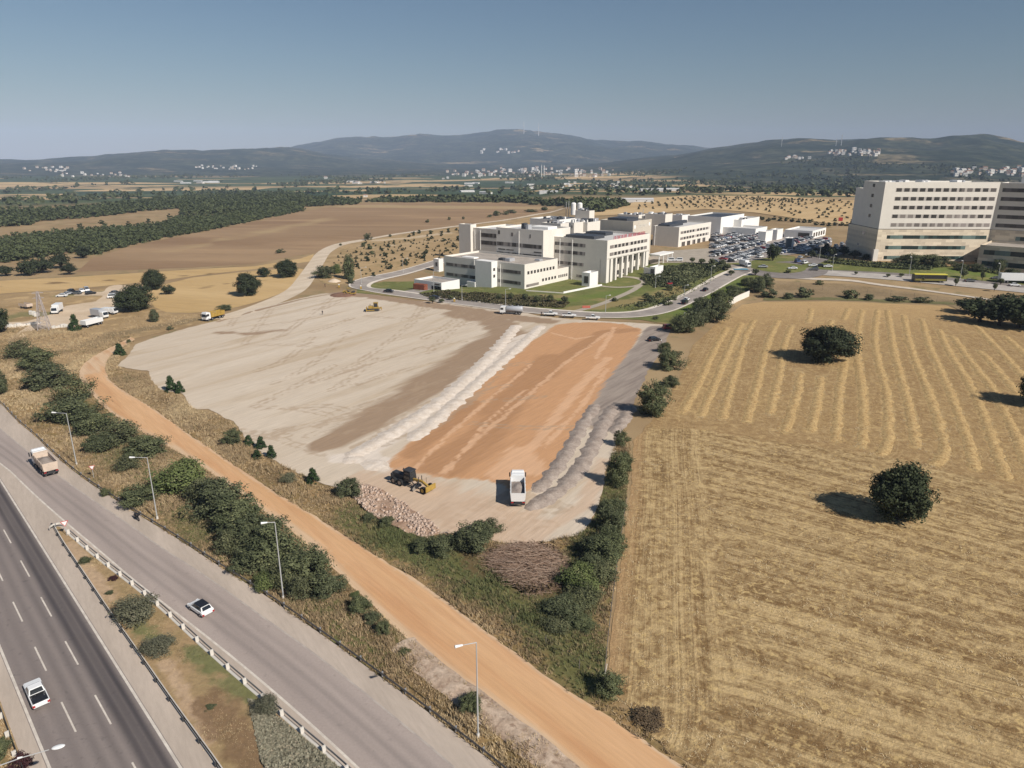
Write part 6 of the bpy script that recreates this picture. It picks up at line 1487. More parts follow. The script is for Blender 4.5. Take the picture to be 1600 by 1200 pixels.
def tanker():
    x, y = P(799, 491); e = empty('tank_truck', (x, y, G(x, y) + .11), math.radians(172), 'white tank truck parked on the brown strip at the top of the site', 'truck')
    MB().prof([(2.15, .75), (4.25, .6), (4.35, 1.3), (4.2, 2.65), (3.9, 2.95), (2.2, 2.95)], -1.2, 1.2).build('cab', P_WHITE, e, .10, seg=2)
    MB().quad((4.36, -1.02, 1.62), (4.36, 1.02, 1.62), (4.22, 1.02, 2.55), (4.22, -1.02, 2.55), t=.05).build('windscreen', GLASS, e)
    for s in (-1, 1): MB().box(2.9, 4.0, s * 1.2 - .02, s * 1.2 + .02, 1.75, 2.5).build('side_window', GLASS, e)
    MB().box(-4.2, 3.9, -.5, .5, .7, 1.05).build('chassis', STEEL, e)
    b = MB(); b.tube((-4.3, 0, 2.0), (1.9, 0, 2.0), 1.15, 1.15, 20); b.build('tank', P_SILVER, e, .08, True); MB().box(-3.5, 1.2, -.3, .3, 3.12, 3.2).build('walkway', STEEL, e)
    for k in (-2.6, -.4): MB().tube((k, 0, 3.1), (k, 0, 3.35), .28).build('hatch', P_SILVER, e)
    for X in (3.2, -2., -3.3):
        for s in (-1, 1): wheel(e, X, s * 1.0, .52, .36)
tanker()
for u, v, t in ((860, 494, 'white pickup nearest the tank truck in the parked row'), (889, 496.5, 'white pickup in the middle of the parked row'), (926, 500, 'white pickup at the end of the parked row, farthest from the tank truck')):
    car(u, v, math.radians(-8), 'pickup', P_WHITE, t, 'pickup', 'pickup', 'parked white pickups')
car(1045, 515, math.radians(15), 'van', P_RED, 'red car parked under the hedge at the top of the grey road')
car(1022, 533, math.radians(20), 'hatch', P_BLACK, 'black car parked on the grey road with its door side to a person')
car(608, 457.5, math.radians(-14), 'sedan', P_BLACK, 'black saloon on the bend of the hospital loop road'); car(679, 467.5, math.radians(-10), 'sedan', P_BLACK, 'black saloon passing the street lamp before the low wing')
ra = ang_px((1066, 472), (1100, 454))
car(1072, 471, ra, 'sedan', P_WHITE, 'white car on the access road beside the clipped shrubs'); car(1070, 475.5, ra, 'van', P_BLACK, 'dark van on the access road beside the white car'); car(1102, 455, ra, 'sedan', P_BLACK, 'black car farther up the access road')
for u, v, k, pm, t in ((1047, 409, 'van', P_WHITE, 'white van on the forecourt, left one of the pair'), (1060, 409, 'van', P_WHITE, 'white van on the forecourt, right one of the pair')): car(u, v, math.radians(175), k, pm, t, 'van', 'van')
for u, v, a, k, pm, t in ((1192, 419, 170, 'sedan', P_SILVER, 'silver car entering the roundabout'), (1238, 421.5, 175, 'sedan', P_WHITE, 'white car just right of the roundabout'), (1246, 411, 40, 'van', P_BLUE, 'dark blue car on the side road by the roundabout'),
                          (1257, 413, 40, 'van', P_WHITE, 'white van on the side road by the roundabout'), (1270, 417, 172, 'sedan', P_WHITE, 'white car first in the queue on the main road'), (1281, 417.5, 172, 'sedan', P_BLACK, 'black car second in the queue on the main road'),
                          (1293, 418.5, 172, 'sedan', P_WHITE, 'white car last in the queue on the main road'), (1515, 441, -8, 'sedan', P_GREY, 'grey car on the main road between bus and trailer'), (1585, 448, -8, 'sedan', P_WHITE, 'white car in front of the box trailer'),
                          (1556, 437, 172, 'sedan', P_GREY, 'grey car on the far carriageway before the trailer'), (1272, 441 - 18, 172, 'hatch', P_GREY, 'grey hatchback on the main road below the queue')):
    car(u, v, math.radians(a), k, pm, t)
def bus():
    x, y = P(1451, 441); e = empty('city_bus', (x, y, G(x, y) + .32), math.radians(-7), 'yellow roofed city bus on the main road before the tower block', 'bus', scale=1.2)
    MB().box(-6, 6, -1.27, 1.27, .35, 2.75).build('body', plain('dark_bus', A(.06, .055, .03), .4), e, .10, seg=2); MB().box(-6, 6, -1.25, 1.25, 2.75, 3.05, 0, .1, .1).build('roof', P_BUS, e, .06)
    for s in (-1, 1): MB().box(-5.6, 5.6, s * 1.27 - .02, s * 1.27 + .02, 1.35, 2.5).build('side_window', GLASS, e); MB().box(-5.5, 5.5, s * 1.28 - .02, s * 1.28 + .02, .55, 1.2).build('side_panel', P_BUS if s > 0 else plain('bus_panel', A(.20, .17, .04), .5), e)
    MB().box(5.98, 6.03, -1.1, 1.1, 1.2, 2.6).build('windscreen', GLASS, e)
    for X in (-3.4, 3.6):
        for s in (-1, 1): wheel(e, X, s * 1.1, .5, .32)
    MB().box(6.0, 6.06, -1.1, 1.1, .45, .9).build('bumper', P_BUS, e)
bus()
def lorry(u, v, ang, label, scale=1.):
    x, y = P(u, v); e = empty('box_lorry', (x, y, G(x, y) + .3), ang, label, 'lorry', None, scale)
    MB().box(-7, 4.2, -1.27, 1.27, 1.1, 4.0).build('trailer', P_WHITE, e, .04); MB().prof([(4.6, .8), (6.7, .6), (6.8, 1.4), (6.6, 3.3), (4.7, 3.4)], -1.2, 1.2).build('cab', P_WHITE, e, .08)
    MB().quad((6.8, -1., 1.7), (6.8, 1., 1.7), (6.68, 1., 2.8), (6.68, -1., 2.8), t=.05).build('windscreen', GLASS, e); MB().box(-6.8, 6, -.5, .5, .7, 1.1).build('chassis', STEEL, e)
    for X in (5.6, 3, -4, -5.3):
        for s in (-1, 1): wheel(e, X, s * 1.0, .5, .34)
lorry(1588, 443, math.radians(-8), 'white box lorry on the main road at the photo edge', 1.1)
def boxtruck(u, v, ang, label, boxm=P_WHITE, L=3.6, H=3.3):
    x, y = P(u, v); e = empty('box_truck', (x, y, G(x, y) + .12), ang, label, 'truck')
    MB().box(-L, 1.4, -1.2, 1.2, 1.0, H).build('box_body', boxm, e, .05); MB().prof([(1.5, .6), (3.3, .5), (3.4, 1.2), (3.0, 2.5), (1.6, 2.6)], -1.1, 1.1).build('cab', P_WHITE, e, .10, seg=2)
    MB().quad((3.36, -.95, 1.35), (3.36, .95, 1.35), (3.06, .9, 2.35), (3.06, -.9, 2.35), t=.05).build('windscreen', GLASS, e); MB().box(-L, 3, -.5, .5, .55, 1.0).build('chassis', STEEL, e)
    for X in (2.5, -L * .65):
        for s in (-1, 1): wheel(e, X, s * .98, .45, .3)
    for s in (-1, 1): MB().box(3.3, 3.42, s * .75 - .18, s * .75 + .18, .7, .9).build('headlight', LAMP_W, e)
boxtruck(1164, 417, math.radians(-70), 'white box truck waiting where access road and roundabout meet'); boxtruck(90, 489, math.radians(-75), 'white truck facing us in the middle of the depot yard')
boxtruck(157, 497, math.radians(-25), 'white truck at the right end of the depot, next to the white wall', P_SILVER); boxtruck(170, 491, math.radians(-10), 'white vehicle behind the right hand depot truck', P_WHITE, 2.2, 2.4)
def wagon():
    x, y = P(41, 482); e = empty('farm_trailer', (x, y, G(x, y) + .1), math.radians(-25), 'cream flatbed trailer left of the pylon at the depot', 'trailer')
    MB().box(-2.6, 2.6, -1.15, 1.15, .9, 1.1).box(-2.6, 2.6, -1.15, -1.05, 1.1, 2.).box(-2.6, 2.6, 1.05, 1.15, 1.1, 2.).box(2.5, 2.6, -1.05, 1.05, 1.1, 2.).build('trailer_bed', P_CREAM, e); MB().bar((2.6, 0, .8), (4., 0, .6), .15, .15).build('drawbar', STEEL, e)
    for X in (-1.4, 1.4):
        for s in (-1, 1): wheel(e, X, s * 1., .45, .3)
wagon()
# the crowd of parked cars
def simple_car(k, pm):
    prof, cb, ax = CARS[k]; b = MB(); b.prof(prof, -.88, .88); frustum(b, *cb, m=0); x0, x1, w0, z0, X0, X1, w1, z1 = cb
    p = [(x0, -w0, z0), (x1, -w0, z0), (x1, w0, z0), (x0, w0, z0), (X0, -w1, z1), (X1, -w1, z1), (X1, w1, z1), (X0, w1, z1)]
    for q in ((1, 2, 6, 5), (3, 0, 4, 7), (0, 1, 5, 4), (2, 3, 7, 6)): b.quad(*face_in(*(p[i] for i in q), .06, .14, .92), m=1, t=.03)
    for a in ax:
        for s in (-1, 1): b.tube((a, s * .8 - .12, .31), (a, s * .8 + .12, .31), .31, .31, 8, 2)
    o = b.build('parked_car', [pm, GLASS, TYRE]); me = o.data; bpy.data.objects.remove(o); return me
PARK = [(n, [simple_car(k, m) for k in ('hatch', 'sedan', 'van')]) for n, m in (('white', P_WHITE), ('silver', P_SILVER), ('grey', P_GREY), ('black', P_BLACK), ('red', P_RED), ('blue', P_BLUE))]
def car_park():
    poly = path([(1113, 366), (1135, 359), (1180, 362), (1188, 379), (1205, 383), (1228, 372), (1292, 373), (1296, 380), (1255, 393), (1205, 399), (1160, 411), (1112, 404)]); rs = np.random.RandomState(21); c = poly.mean(0); got = []
    for i in range(-40, 41):
        for j in range(-40, 41):
            off = (i // 2) * 15.2 + (i % 2) * 5.6
            p = c + E1 * off + E2 * j * 2.75
            if inside(poly, p[:1], p[1:])[0] and rs.rand() < .93: got.append(p)
    rs.shuffle(got); got = got[:292]
    for p in got:
        n, ms = PARK[rs.choice(6, p=[.42, .2, .16, .14, .04, .04])]; o = bpy.data.objects.new('parked_car', ms[rs.randint(3)]); link(o)
        o.location = (p[0], p[1], G(*p) + .28); o.rotation_euler = (0, 0, RZ + math.pi / 2 + (math.pi if rs.rand() < .5 else 0) + rs.normal() * .03); tag(o, n + ' car parked in the crowded hospital car park', 'car', n + ' cars in the hospital car park')
    # cars along the shaded drive and the forecourt edge
    for px, n, off in (([(1255, 404), (1300, 390), (1345, 375)], 16, 5.), ([(1120, 412), (1150, 409), (1190, 402)], 11, 3.)):
        pts = resample(path(px), 6.2)[:n]
        for k, p in enumerate(pts):
            nm, ms = PARK[rs.choice(6, p=[.4, .2, .16, .14, .05, .05])]; o = bpy.data.objects.new('parked_car', ms[rs.randint(3)]); link(o); q = p + np.array([off, off * .4]) * (1 if k % 2 else -.4)
            d = pts[min(k + 1, len(pts) - 1)] - pts[max(k - 1, 0)]; o.location = (q[0], q[1], G(*q) + .3); o.rotation_euler = (0, 0, math.atan2(d[1], d[0])); tag(o, nm + (' car parked along the shaded drive by the tower block' if n == 16 else ' car standing between car park and lawn'), 'car', nm + ' cars by the ' + ('shaded drive' if n == 16 else 'car park lawn'))
car_park()
# scrap vehicles at the depot
rs = np.random.RandomState(3)
for k, (u, v) in enumerate(((97, 464), (105, 461), (112, 458), (120, 460), (128, 456), (136, 455), (142, 460), (180, 459), (178, 466))):
    nm, ms = PARK[[0, 1, 3, 2, 0, 1, 3, 2, 0][k]]; o = link(bpy.data.objects.new('scrap_car', ms[k % 3])); x, y = P(u, v); o.location = (x, y, G(x, y) + .1); o.rotation_euler = (0, 0, rs.uniform(0, 6)); tag(o, 'worn scrap vehicle in the row behind the depot yard', 'car', 'scrap vehicles at the depot')

# ------------------------------------------------------------------ motorbike by the rail
def motorbike():
    x, y = P(214, 812); e = empty('motorbike', (x, y, .03), ang_px((218, 816), (206, 806)), 'dark motorbike parked against the guard rail of the slip road', 'motorbike', scale=1.15)
    for X in (-.68, .68):
        w = MB().tube((X, -.06, .31), (X, .06, .31), .31, .31, 14).build('wheel', TYRE, e, .03); MB().tube((X, -.07, .31), (X, .07, .31), .17, .17, 10).build('rim', RIM, w)
    MB().bar((-.5, 0, .5), (.45, 0, .6), .26, .34).build('engine', STEEL, e, .05); MB().prof([(-.1, .78), (.45, .8), (.35, 1.02), (-.05, .95)], -.15, .15).build('tank', P_BLACK, e, .05)
    MB().prof([(-.85, .82), (-.1, .76), (-.1, .88), (-.9, .95)], -.14, .14).build('seat', STEEL, e, .04); MB().tube((.45, 0, 1.05), (.70, 0, .32), .04).build('fork', RIM, e); MB().tube((.42, -.36, 1.1), (.42, .36, 1.1), .025).build('handlebar', STEEL, e); MB().box(-.98, -.6, -.2, .2, .95, 1.3).build('top_box', P_BLACK, e, .04)
motorbike()

# ------------------------------------------------------------------ people on the site
def person(u, v, ang, top, legs, label, pose=0):
    x, y = P(u, v); root = empty('person', (x, y, G(x, y) + .10), ang, label, 'person')
    sk = plain('skin', A(.42, .27, .19), .6); 
    V = [(0, 0, .95), (0, 0, 1.15), (0, 0, 1.40), (.01, 0, 1.50), (.02, 0, 1.62), (.02, 0, 1.76)]; R = [.15, .135, .155, .06, .095, .06]; Ed = [(0, 1), (1, 2), (2, 3), (3, 4), (4, 5)]
    def chain(st, pts):
        k = st
        for p, r in pts: V.append(p); R.append(r); Ed.append((k, len(V) - 1)); k = len(V) - 1
        return k
    for s in (-1, 1):
        chain(0, [((0, s * .10, .86), .10), ((.03 * (1 + s * .6), s * .11, .48), .065), ((-.02, s * .12, .09), .045), ((.16, s * .13, .045), .04)])
        h = chain(2, [((0, s * .19, 1.39), .065), ((.02, s * .27, 1.10), .045), ((.12, s * .25, .87), .033), ((.14, s * .25, .79), .032)])
        for f in range(4): chain(h, [((.12 + f * .018, s * .25, .71 - .008 * (f in (1, 2))), .009), ((.125 + f * .016, s * .245, .665), .008)])
        chain(h, [((.175, s * .235, .77), .010), ((.19, s * .225, .73), .009)])
    me = bpy.data.meshes.new('body'); me.from_pydata(V, Ed, []); o = link(bpy.data.objects.new('body', me), root)
    m = o.modifiers.new('skin', 'SKIN')
    for i, r in enumerate(R): me.skin_vertices[0].data[i].radius = (r, r)
    me.skin_vertices[0].data[0].use_root = True
    o.modifiers.new('sub', 'SUBSURF').levels = 1
    dg = bpy.context.evaluated_depsgraph_get(); nm = bpy.data.meshes.new_from_object(o.evaluated_get(dg)); o.modifiers.clear(); o.data = nm
    nm.materials.clear()
    for mt in (sk, top, legs): nm.materials.append(mt)
    for p in nm.polygons:
        c = p.center; p.material_index = 1 if 1.0 < c.z < 1.47 and not (abs(c.y) > .2 and c.z < 1.12) else 2 if c.z <= 1.0 and abs(c.y) < .2 else 0
        p.use_smooth = True
    b = MB(); b.sphere((.0, 0, 1.74), .105, 10, 6, 0, .75); b.build('hair', P_BLACK, root, smooth=True)
    b = MB(); b.add([(.105, -.015, 1.67), (.105, .015, 1.67), (.13, 0, 1.645), (.105, 0, 1.70)], [(0, 1, 3), (0, 2, 1), (1, 2, 3), (0, 3, 2)]); b.build('nose', sk, root)
    return root
D_CL = plain('dark_cloth', A(.03, .03, .035), .9); W_CL = plain('white_cloth', A(.7, .7, .7), .9); B_CL = plain('brown_cloth', A(.12, .07, .05), .9); O_CL = plain('hi_vis_cloth', A(.55, .32, .06), .8)
person(504, 492, math.radians(-60), D_CL, D_CL, 'person in dark clothes standing alone on the pale gravel'); person(1033, 538, math.radians(170), W_CL, D_CL, 'person in a white shirt and dark trousers beside the black car')
person(846, 494, math.radians(-90), D_CL, D_CL, 'person in dark clothes next to the first parked pickup'); person(508, 449, math.radians(-90), B_CL, D_CL, 'person in brown on the bank near the road roller')
# ------------------------------------------------------------------ rails, lamps, signs, fences and heaps
GALV = plain('rail_zinc', A(.30, .30, .31), .5, .4, .3, .2); CONC = plain('pale_post', A(.60, .56, .50), .8, .2, 0, .1); POLEM = plain('lamp_pole', A(.46, .46, .45), .5, .4, .2)
def rail(name, pts, label, z=.62, off=0., mat=GALV, post=CONC, pitch=4., posth=.8, back=.14, maxposts=98, depth=.3, pw=.11):
    root = empty(name, (pts[0][0], pts[0][1], 0), 0, label, 'guard rail'); o = np.array(pts[0])
    p = resample(pts, 1.5); d = np.gradient(p, axis=0); d /= np.hypot(*d.T)[:, None]; n = np.c_[-d[:, 1], d[:, 0]]; q = p + n * off - o
    prof = [(.0, -depth / 2), (.045, -depth * .32), (.0, 0), (.045, depth * .32), (.0, depth / 2), (-.02, depth / 2), (-.02, -depth / 2)]; k = len(prof); vs = []; fs = []
    for i in range(len(q)):
        for a, h in prof: vs.append((q[i, 0] + n[i, 0] * a, q[i, 1] + n[i, 1] * a, z + h))
    for i in range(len(q) - 1):
        for j in range(k): fs.append((i * k + j, (i + 1) * k + j, (i + 1) * k + (j + 1) % k, i * k + (j + 1) % k))
    MB().add(vs, fs).build('rail', mat, root)
    pp = resample(pts, pitch); dd = np.gradient(pp, axis=0); dd /= np.hypot(*dd.T)[:, None]; nn = np.c_[-dd[:, 1], dd[:, 0]]; first = None
    for i in range(min(len(pp), maxposts)):
        c = pp[i] + nn[i] * (off - back) - o
        if first is None: first = MB().box(-pw / 2, pw / 2, -pw, pw, -.05, posth).build('post', post, root, .01); po = first
        else: po = first.copy(); link(po, root)
        po.location = (c[0], c[1], 0); po.rotation_euler = (0, 0, math.atan2(dd[i, 1], dd[i, 0]))
    return root
rail('guard_rail', rail_r[2:], 'dull grey guard rail along the outer edge of the slip road', .60, 0, plain('dull_zinc', A(.17, .165, .16), .6, .3, .2, .3), GALV, 4., .75, -.16)
gr = pl(GORE_R[1:]); rail('guard_rail', gr, 'grey guard rail with pale posts between gore and slip road', .62, .25, GALV, CONC, 3.6, .82, .22, pw=.2)
rail('guard_rail', hw_line(OFF_L + 1.9, -40, 200), 'guard rail with short pale posts outside the highway', .60, 0, plain('dark_zinc', A(.11, .105, .10), .6, .3, .2, .3), CONC, 3.4, .7, -.22, pw=.2)
gl = pl(GORE_L)
def kerb(name, pts, w, h, mat, label):
    V, F = ribbon(pts, w, 0, 1.2); k = len(V); T = V.copy(); T[:, 2] += h; V[:, 2] -= .1; i = np.arange(k // 2 - 1) * 2
    Fs = np.vstack([F + k, np.c_[i, i + k, i + 2 + k, i + 2][:, ::-1], np.c_[i + 1, i + 3, i + 3 + k, i + 1 + k][:, ::-1]])
    return tag(npobj(name, np.vstack([V, T]), Fs, [mat]), label, kind='structure')
kerb('kerb', gl, .26, .17, CONC, None); kerb('kerb', gr, .30, .16, CONC, None)
rail('guard_rail', gl, 'low dark guard rail between highway and gore', .52, -.15, plain('rust_dark', A(.055, .045, .04), .8, .2, 0, .4), STEEL, 4., .6, .1, depth=.26)
def lamp(base, top_v, tip, label, group=None, h=None, thin=.10, name='street_lamp'):
    x, y = P(*base); h = h or zfor((x, y), top_v) - G(x, y); g = G(x, y); e = empty(name, (x, y, g), 0, label, 'street lamp', group)
    tp = np.array(PZ(*tip, g + h)) - np.array([x, y]); L = np.hypot(*tp); tp = tp / L * min(L, 2.8)
    MB().tube((0, 0, -.3), (0, 0, h), thin, thin * .55, 10).build('pole', POLEM, e); MB().tube((0, 0, h), (tp[0], tp[1], h + .15), .05, .04).build('arm', POLEM, e)
    d = tp / np.hypot(*tp); q = tp + d * .8; b = MB(); b.tube((tp[0], tp[1], h + .15), (q[0], q[1], h + .2), .10, .17, 8); b.build('lamp_head', P_WHITE, e, .03)
    MB().tube((0, 0, 0), (0, 0, .5), .2, .16).build('base', CONC, e); return e
lamp((120, 727), 646, (88, 646), 'street lamp highest up the slip road, beside the tipper truck')
lamp((246, 811), 715, (211, 716), 'street lamp beside the pale flowering bush')
lamp((443, 936), 816, (418, 818), 'street lamp in front of the dense end of the bush belt')
lamp((747, 1152), 1004, (723, 1010), 'street lamp nearest to us, standing before the orange road')
def corner_lamp():
    h = 11.; t = np.array(PZ(91, 1167, h)); r = np.array(PZ(-6, 1198, h - .4)); e = empty('street_lamp', (r[0], r[1], 0), 0, 'white lamp head on a long arm reaching over the highway in the lower corner', 'street lamp')
    d = t - r; MB().tube((0, 0, -.3), (0, 0, h - .4), .12, .08).build('pole', POLEM, e); k = d * .42; MB().tube((0, 0, h - .4), (k[0], k[1], h - .15), .045, .04).tube((k[0], k[1], h - .15), (d[0] * .85, d[1] * .85, h - .05), .04, .035).build('arm', POLEM, e)
    MB().tube((k[0] - .3 * d[0] / 4, k[1] - .3 * d[1] / 4, h - .12), (k[0] + .02, k[1], h - .1), .09, .05).build('joint', P_WHITE, e)
    u = d / np.hypot(*d); q = u * .45; b = MB(); b.sphere((0, 0, 0), .5, 12, 8, 0, .22); o = b.build('lamp_head', P_WHITE, e, smooth=True); o.scale = (1, .5, 1); o.location = (d[0], d[1], h); o.rotation_euler = (0, 0, math.atan2(d[1], d[0]))
corner_lamp()
for b, tv in (((678, 456), 424), ((790, 480), 452), ((722, 470), 446), ((946, 490), 462), ((1068, 476), 446), ((1110, 444), 416), ((1024, 450), 432), ((565, 444), 418), ((630, 426), 404), ((1280, 405), 375), ((1172, 425), 400), ((1420, 432), 402), ((1300, 424), 398), ((1558, 440), 412), ((1500, 436), 408)):
    lamp(b, tv, (b[0] + 5, tv), 'thin street lamp on the roads round the hospital', 'street lamps round the hospital', None, .12)
for u, v, t in ((564, 452, 'yellow traffic bollard at the loop road bend'), (710, 472, 'yellow bollard at the foot of the lamp before the low wing'), (530, 450, 'yellow marker box near the road roller')):
    x, y = P(u, v); e = empty('traffic_bollard', (x, y, G(x, y) + .15), 0, t, 'bollard'); MB().box(-.4, .4, -.4, .4, 0, 1.3, 0, .08, .08).build('bollard_body', P_YELLOW, e, .04); MB().box(-.3, .3, -.3, .3, 1.3, 1.6, 0, .15, .15).build('bollard_top', P_WHITE, e)
# give way signs
def sign(u, v, size, ang, label):
    x, y = P(u, v); e = empty('give_way_sign', (x, y, .03), ang, label, 'road sign'); h = 2.1
    MB().tube((0, 0, -.2), (0, 0, h + .2), .04).build('pole', POLEM, e)
    s = size; MB().add([(-.05, -s, h + s), (-.05, s, h + s), (-.05, 0, h - s * .75), (-.09, -s, h + s), (-.09, s, h + s), (-.09, 0, h - s * .75)], [(0, 1, 2), (5, 4, 3), (0, 3, 4, 1), (1, 4, 5, 2), (2, 5, 3, 0)]).build('sign_plate', plain('sign_red', A(.50, .08, .07), .5), e)
    k = .74; c = h + s * .42; pz = lambda q: c + (q - c) * k
    MB().add([(-.095, -s * k, pz(h + s)), (-.095, s * k, pz(h + s)), (-.095, 0, pz(h - s * .75)), (-.1, -s * k, pz(h + s)), (-.1, s * k, pz(h + s)), (-.1, 0, pz(h - s * .75))], [(0, 1, 2), (5, 4, 3), (0, 3, 4, 1), (1, 4, 5, 2), (2, 5, 3, 0)]).build('sign_face', P_WHITE, e)
sign(105, 838, .55, math.radians(125), 'triangular give way sign at the tip of the gore'); sign(147, 748, .5, math.radians(120), 'triangular give way sign behind the slip road rail')
x, y = P(90, 828); e = empty('rail_end', (x, y, .03), HW_ANG, 'rust stained curved rail end at the gore tip', 'guard rail'); b = MB()
for k in range(8): a0, a1 = math.pi * k / 8 - math.pi / 2, math.pi * (k + 1) / 8 - math.pi / 2; b.bar((1.0 * math.cos(a0), 1.0 * math.sin(a0), .6), (1.0 * math.cos(a1), 1.0 * math.sin(a1), .6), .05, .3)
b.build('rail_curve', CONC, e); MB().tube((.9, 0, -.1), (.9, 0, .75), .07).build('post', GALV, e)
# fence between site and field
M_FP = plain('fence_post', A(.16, .14, .12), .8, .2)
def fence(px, label, pitch=3., h=1.5):
    p = resample(path(px), pitch); o = p[0]; e = empty('wire_fence', (o[0], o[1], 0), 0, label, 'fence'); f = None; w = MB()
    for i, q in enumerate(p[:98]):
        if f is None: f = MB().tube((0, 0, -.2), (0, 0, h), .045, .045, 6).build('post', M_FP, e); k = f
        else: k = f.copy(); link(k, e)
        k.location = (q[0] - o[0], q[1] - o[1], G(*q))
        if i:
            for z in (.4, .9, 1.35): w.tube((p[i - 1][0] - o[0], p[i - 1][1] - o[1], G(*p[i - 1]) + z), (q[0] - o[0], q[1] - o[1], G(*q) + z), .012, .012, 4)
    w.build('wire', M_FP, e)
fence([(978, 790), (969, 850), (958, 930), (950, 1000), (944, 1060), (942, 1085)], 'wire fence on thin posts between the green thicket and the stubble field')
fence([(800, 975), (830, 992), (870, 1018), (905, 1045)], 'short row of fence posts in the tall grass above the orange road', 4., 1.3)
fence([(1250, 452), (1330, 458), (1420, 466), (1500, 478)], 'row of tall fence posts along the scrub under the footway', 9., 2.6)
x, y = P(940, 1078); MBp = MB().tube((0, 0, -.2), (.5, .3, 3.2), .07, .05); o = MBp.build('leaning_post', CONC); o.location = (x, y, 0); tag(o, 'grey leaning post at the lower end of the field fence', 'post')
for u, v, t in ((1058, 507, 'white post lowest in the hedge by the red car'), (1069, 499, 'white post in the hedge, second from the red car'), (1088, 492, 'white post in the hedge near the boundary wall')):
    x, y = P(u, v); o = MB().box(-.18, .18, -.18, .18, -.2, 2.6).build('white_post', W_WHITE, None, .02); o.location = (x, y, G(x, y)); tag(o, t, 'post')
# lattice mast at the depot
def lattice():
    x, y = P(70, 516); h = zfor((x, y), 456) - G(x, y); e = empty('lattice_mast', (x, y, G(x, y)), .3, 'steel lattice power mast at the depot edge', 'power mast'); m = plain('mast_steel', A(.42, .37, .35), .6, .3, .2)
    def c(s, t, z): w = 1.7 * (1 - z / h * .86); return (s * w, t * w, z)
    for s in (-1, 1):
        for t in (-1, 1): MB().bar(c(s, t, -.2), c(s, t, h), .16, .16).build('leg', m, e)
    b = MB(); zs = [h * (1 - (1 - k / 8) ** 1.25) for k in range(9)]
    for z0, z1 in zip(zs[:-1], zs[1:]):
        for (s, t), (s2, t2) in (((-1, -1), (1, -1)), ((1, -1), (1, 1)), ((1, 1), (-1, 1)), ((-1, 1), (-1, -1))):
            b.bar(c(s, t, z0), c(s2, t2, z1), .08, .08); b.bar(c(s2, t2, z0), c(s, t, z1), .08, .08); b.bar(c(s, t, z1), c(s2, t2, z1), .08, .08)
    b.build('bracing', m, e)
    for z in (h * .84, h * .97): MB().bar((-1.7, 0, z), (1.7, 0, z), .14, .14).bar((-1.7, 0, z), (0, 0, z + .6), .08, .08).bar((1.7, 0, z), (0, 0, z + .6), .08, .08).build('cross_arm', m, e)
lattice()
# depot: stone blocks and white wall
rs = np.random.RandomState(8)
for px, n in (([(15, 512), (45, 508), (62, 506)], 11), ([(84, 513), (100, 511), (112, 512)], 8), ([(48, 490), (58, 494)], 4)):
    for p in resample(path(px), .1)[::1][np.linspace(0, len(resample(path(px), .1)) - 1, n).astype(int)]:
        s = rs.uniform(.5, 1.1); b = MB().box(-s, s, -s * .7, s * .7, -.1, s * 1.1, 0, rs.uniform(.05, .2), rs.uniform(.05, .2)); o = b.build('stone_block', CONC, None, .08); o.location = (p[0], p[1], G(*p) + .1); o.rotation_euler = (0, 0, rs.uniform(0, 3)); tag(o, 'pale stone block lying along the depot edge', 'stone', 'stone blocks at the depot')
def white_trailer():
    a = P(131, 513); c = P(158, 506); d = np.array(c) - np.array(a); L = np.hypot(*d); e = empty('flat_trailer', (a[0], a[1], G(*a) + .1), math.atan2(d[1], d[0]), 'long white sided trailer beside the pointed conifer', 'trailer')
    MB().box(0, L, -1.2, 1.2, .9, 1.1).build('trailer_floor', STEEL, e); MB().box(0, L, -1.25, -1.15, 1.0, 2.5).box(0, L, 1.15, 1.25, 1.0, 2.5).box(0, .1, -1.15, 1.15, 1.1, 2.5).box(L - .1, L, -1.15, 1.15, 1.1, 2.5).build('trailer_side', P_WHITE, e)
    for X in (.8, L - 2, L - .8):
        for s in (-1, 1): wheel(e, X, s, .45, .3)
white_trailer()
def container():
    x, y = P(657, 453); e = empty('cargo_container', (x, y, G(x, y) + .15), RZ + math.pi / 2 + .1, 'rust red container standing before the low garage', 'container'); m = plain('rust_red', A(.30, .10, .055), .8, .2, 0, .3)
    MB().box(-3.2, 3.2, -1.2, 1.2, .1, 2.6).build('container_body', m, e, .03)
    for k in range(12): MB().box(-3.0 + k * .52, -2.75 + k * .52, 1.2, 1.26, .2, 2.5).build('corrugation', m, e)
    MB().box(-3.26, -3.2, -.05, .05, .2, 2.5).build('door_gap', STEEL, e)
container()
x, y = P(1046, 446); e = empty('garden_machine', (x, y, G(x, y) + .15), .4, 'red and dark garden machine beside the round lawn', 'machine'); MB().box(-1.3, 1.3, -.7, .7, .4, 1.1).build('machine_body', P_RED, e, .08); MB().box(-.5, .5, -.6, .6, 1.1, 2.).build('machine_cab', STEEL, e, .06)
for X in (-.9, .9):
    for s in (-1, 1): wheel(e, X, s * .75, .4, .25)
x, y = P(916, 482); o = MB().box(-1.6, 1.6, -.25, .25, 0, .9, 0, .05, .1).build('road_barrier', plain('barrier_red', A(.45, .12, .08), .6), None, .04); o.location = (x, y, G(x, y) + .2); tag(o, 'red road barrier at the end of the lawn path', 'barrier')
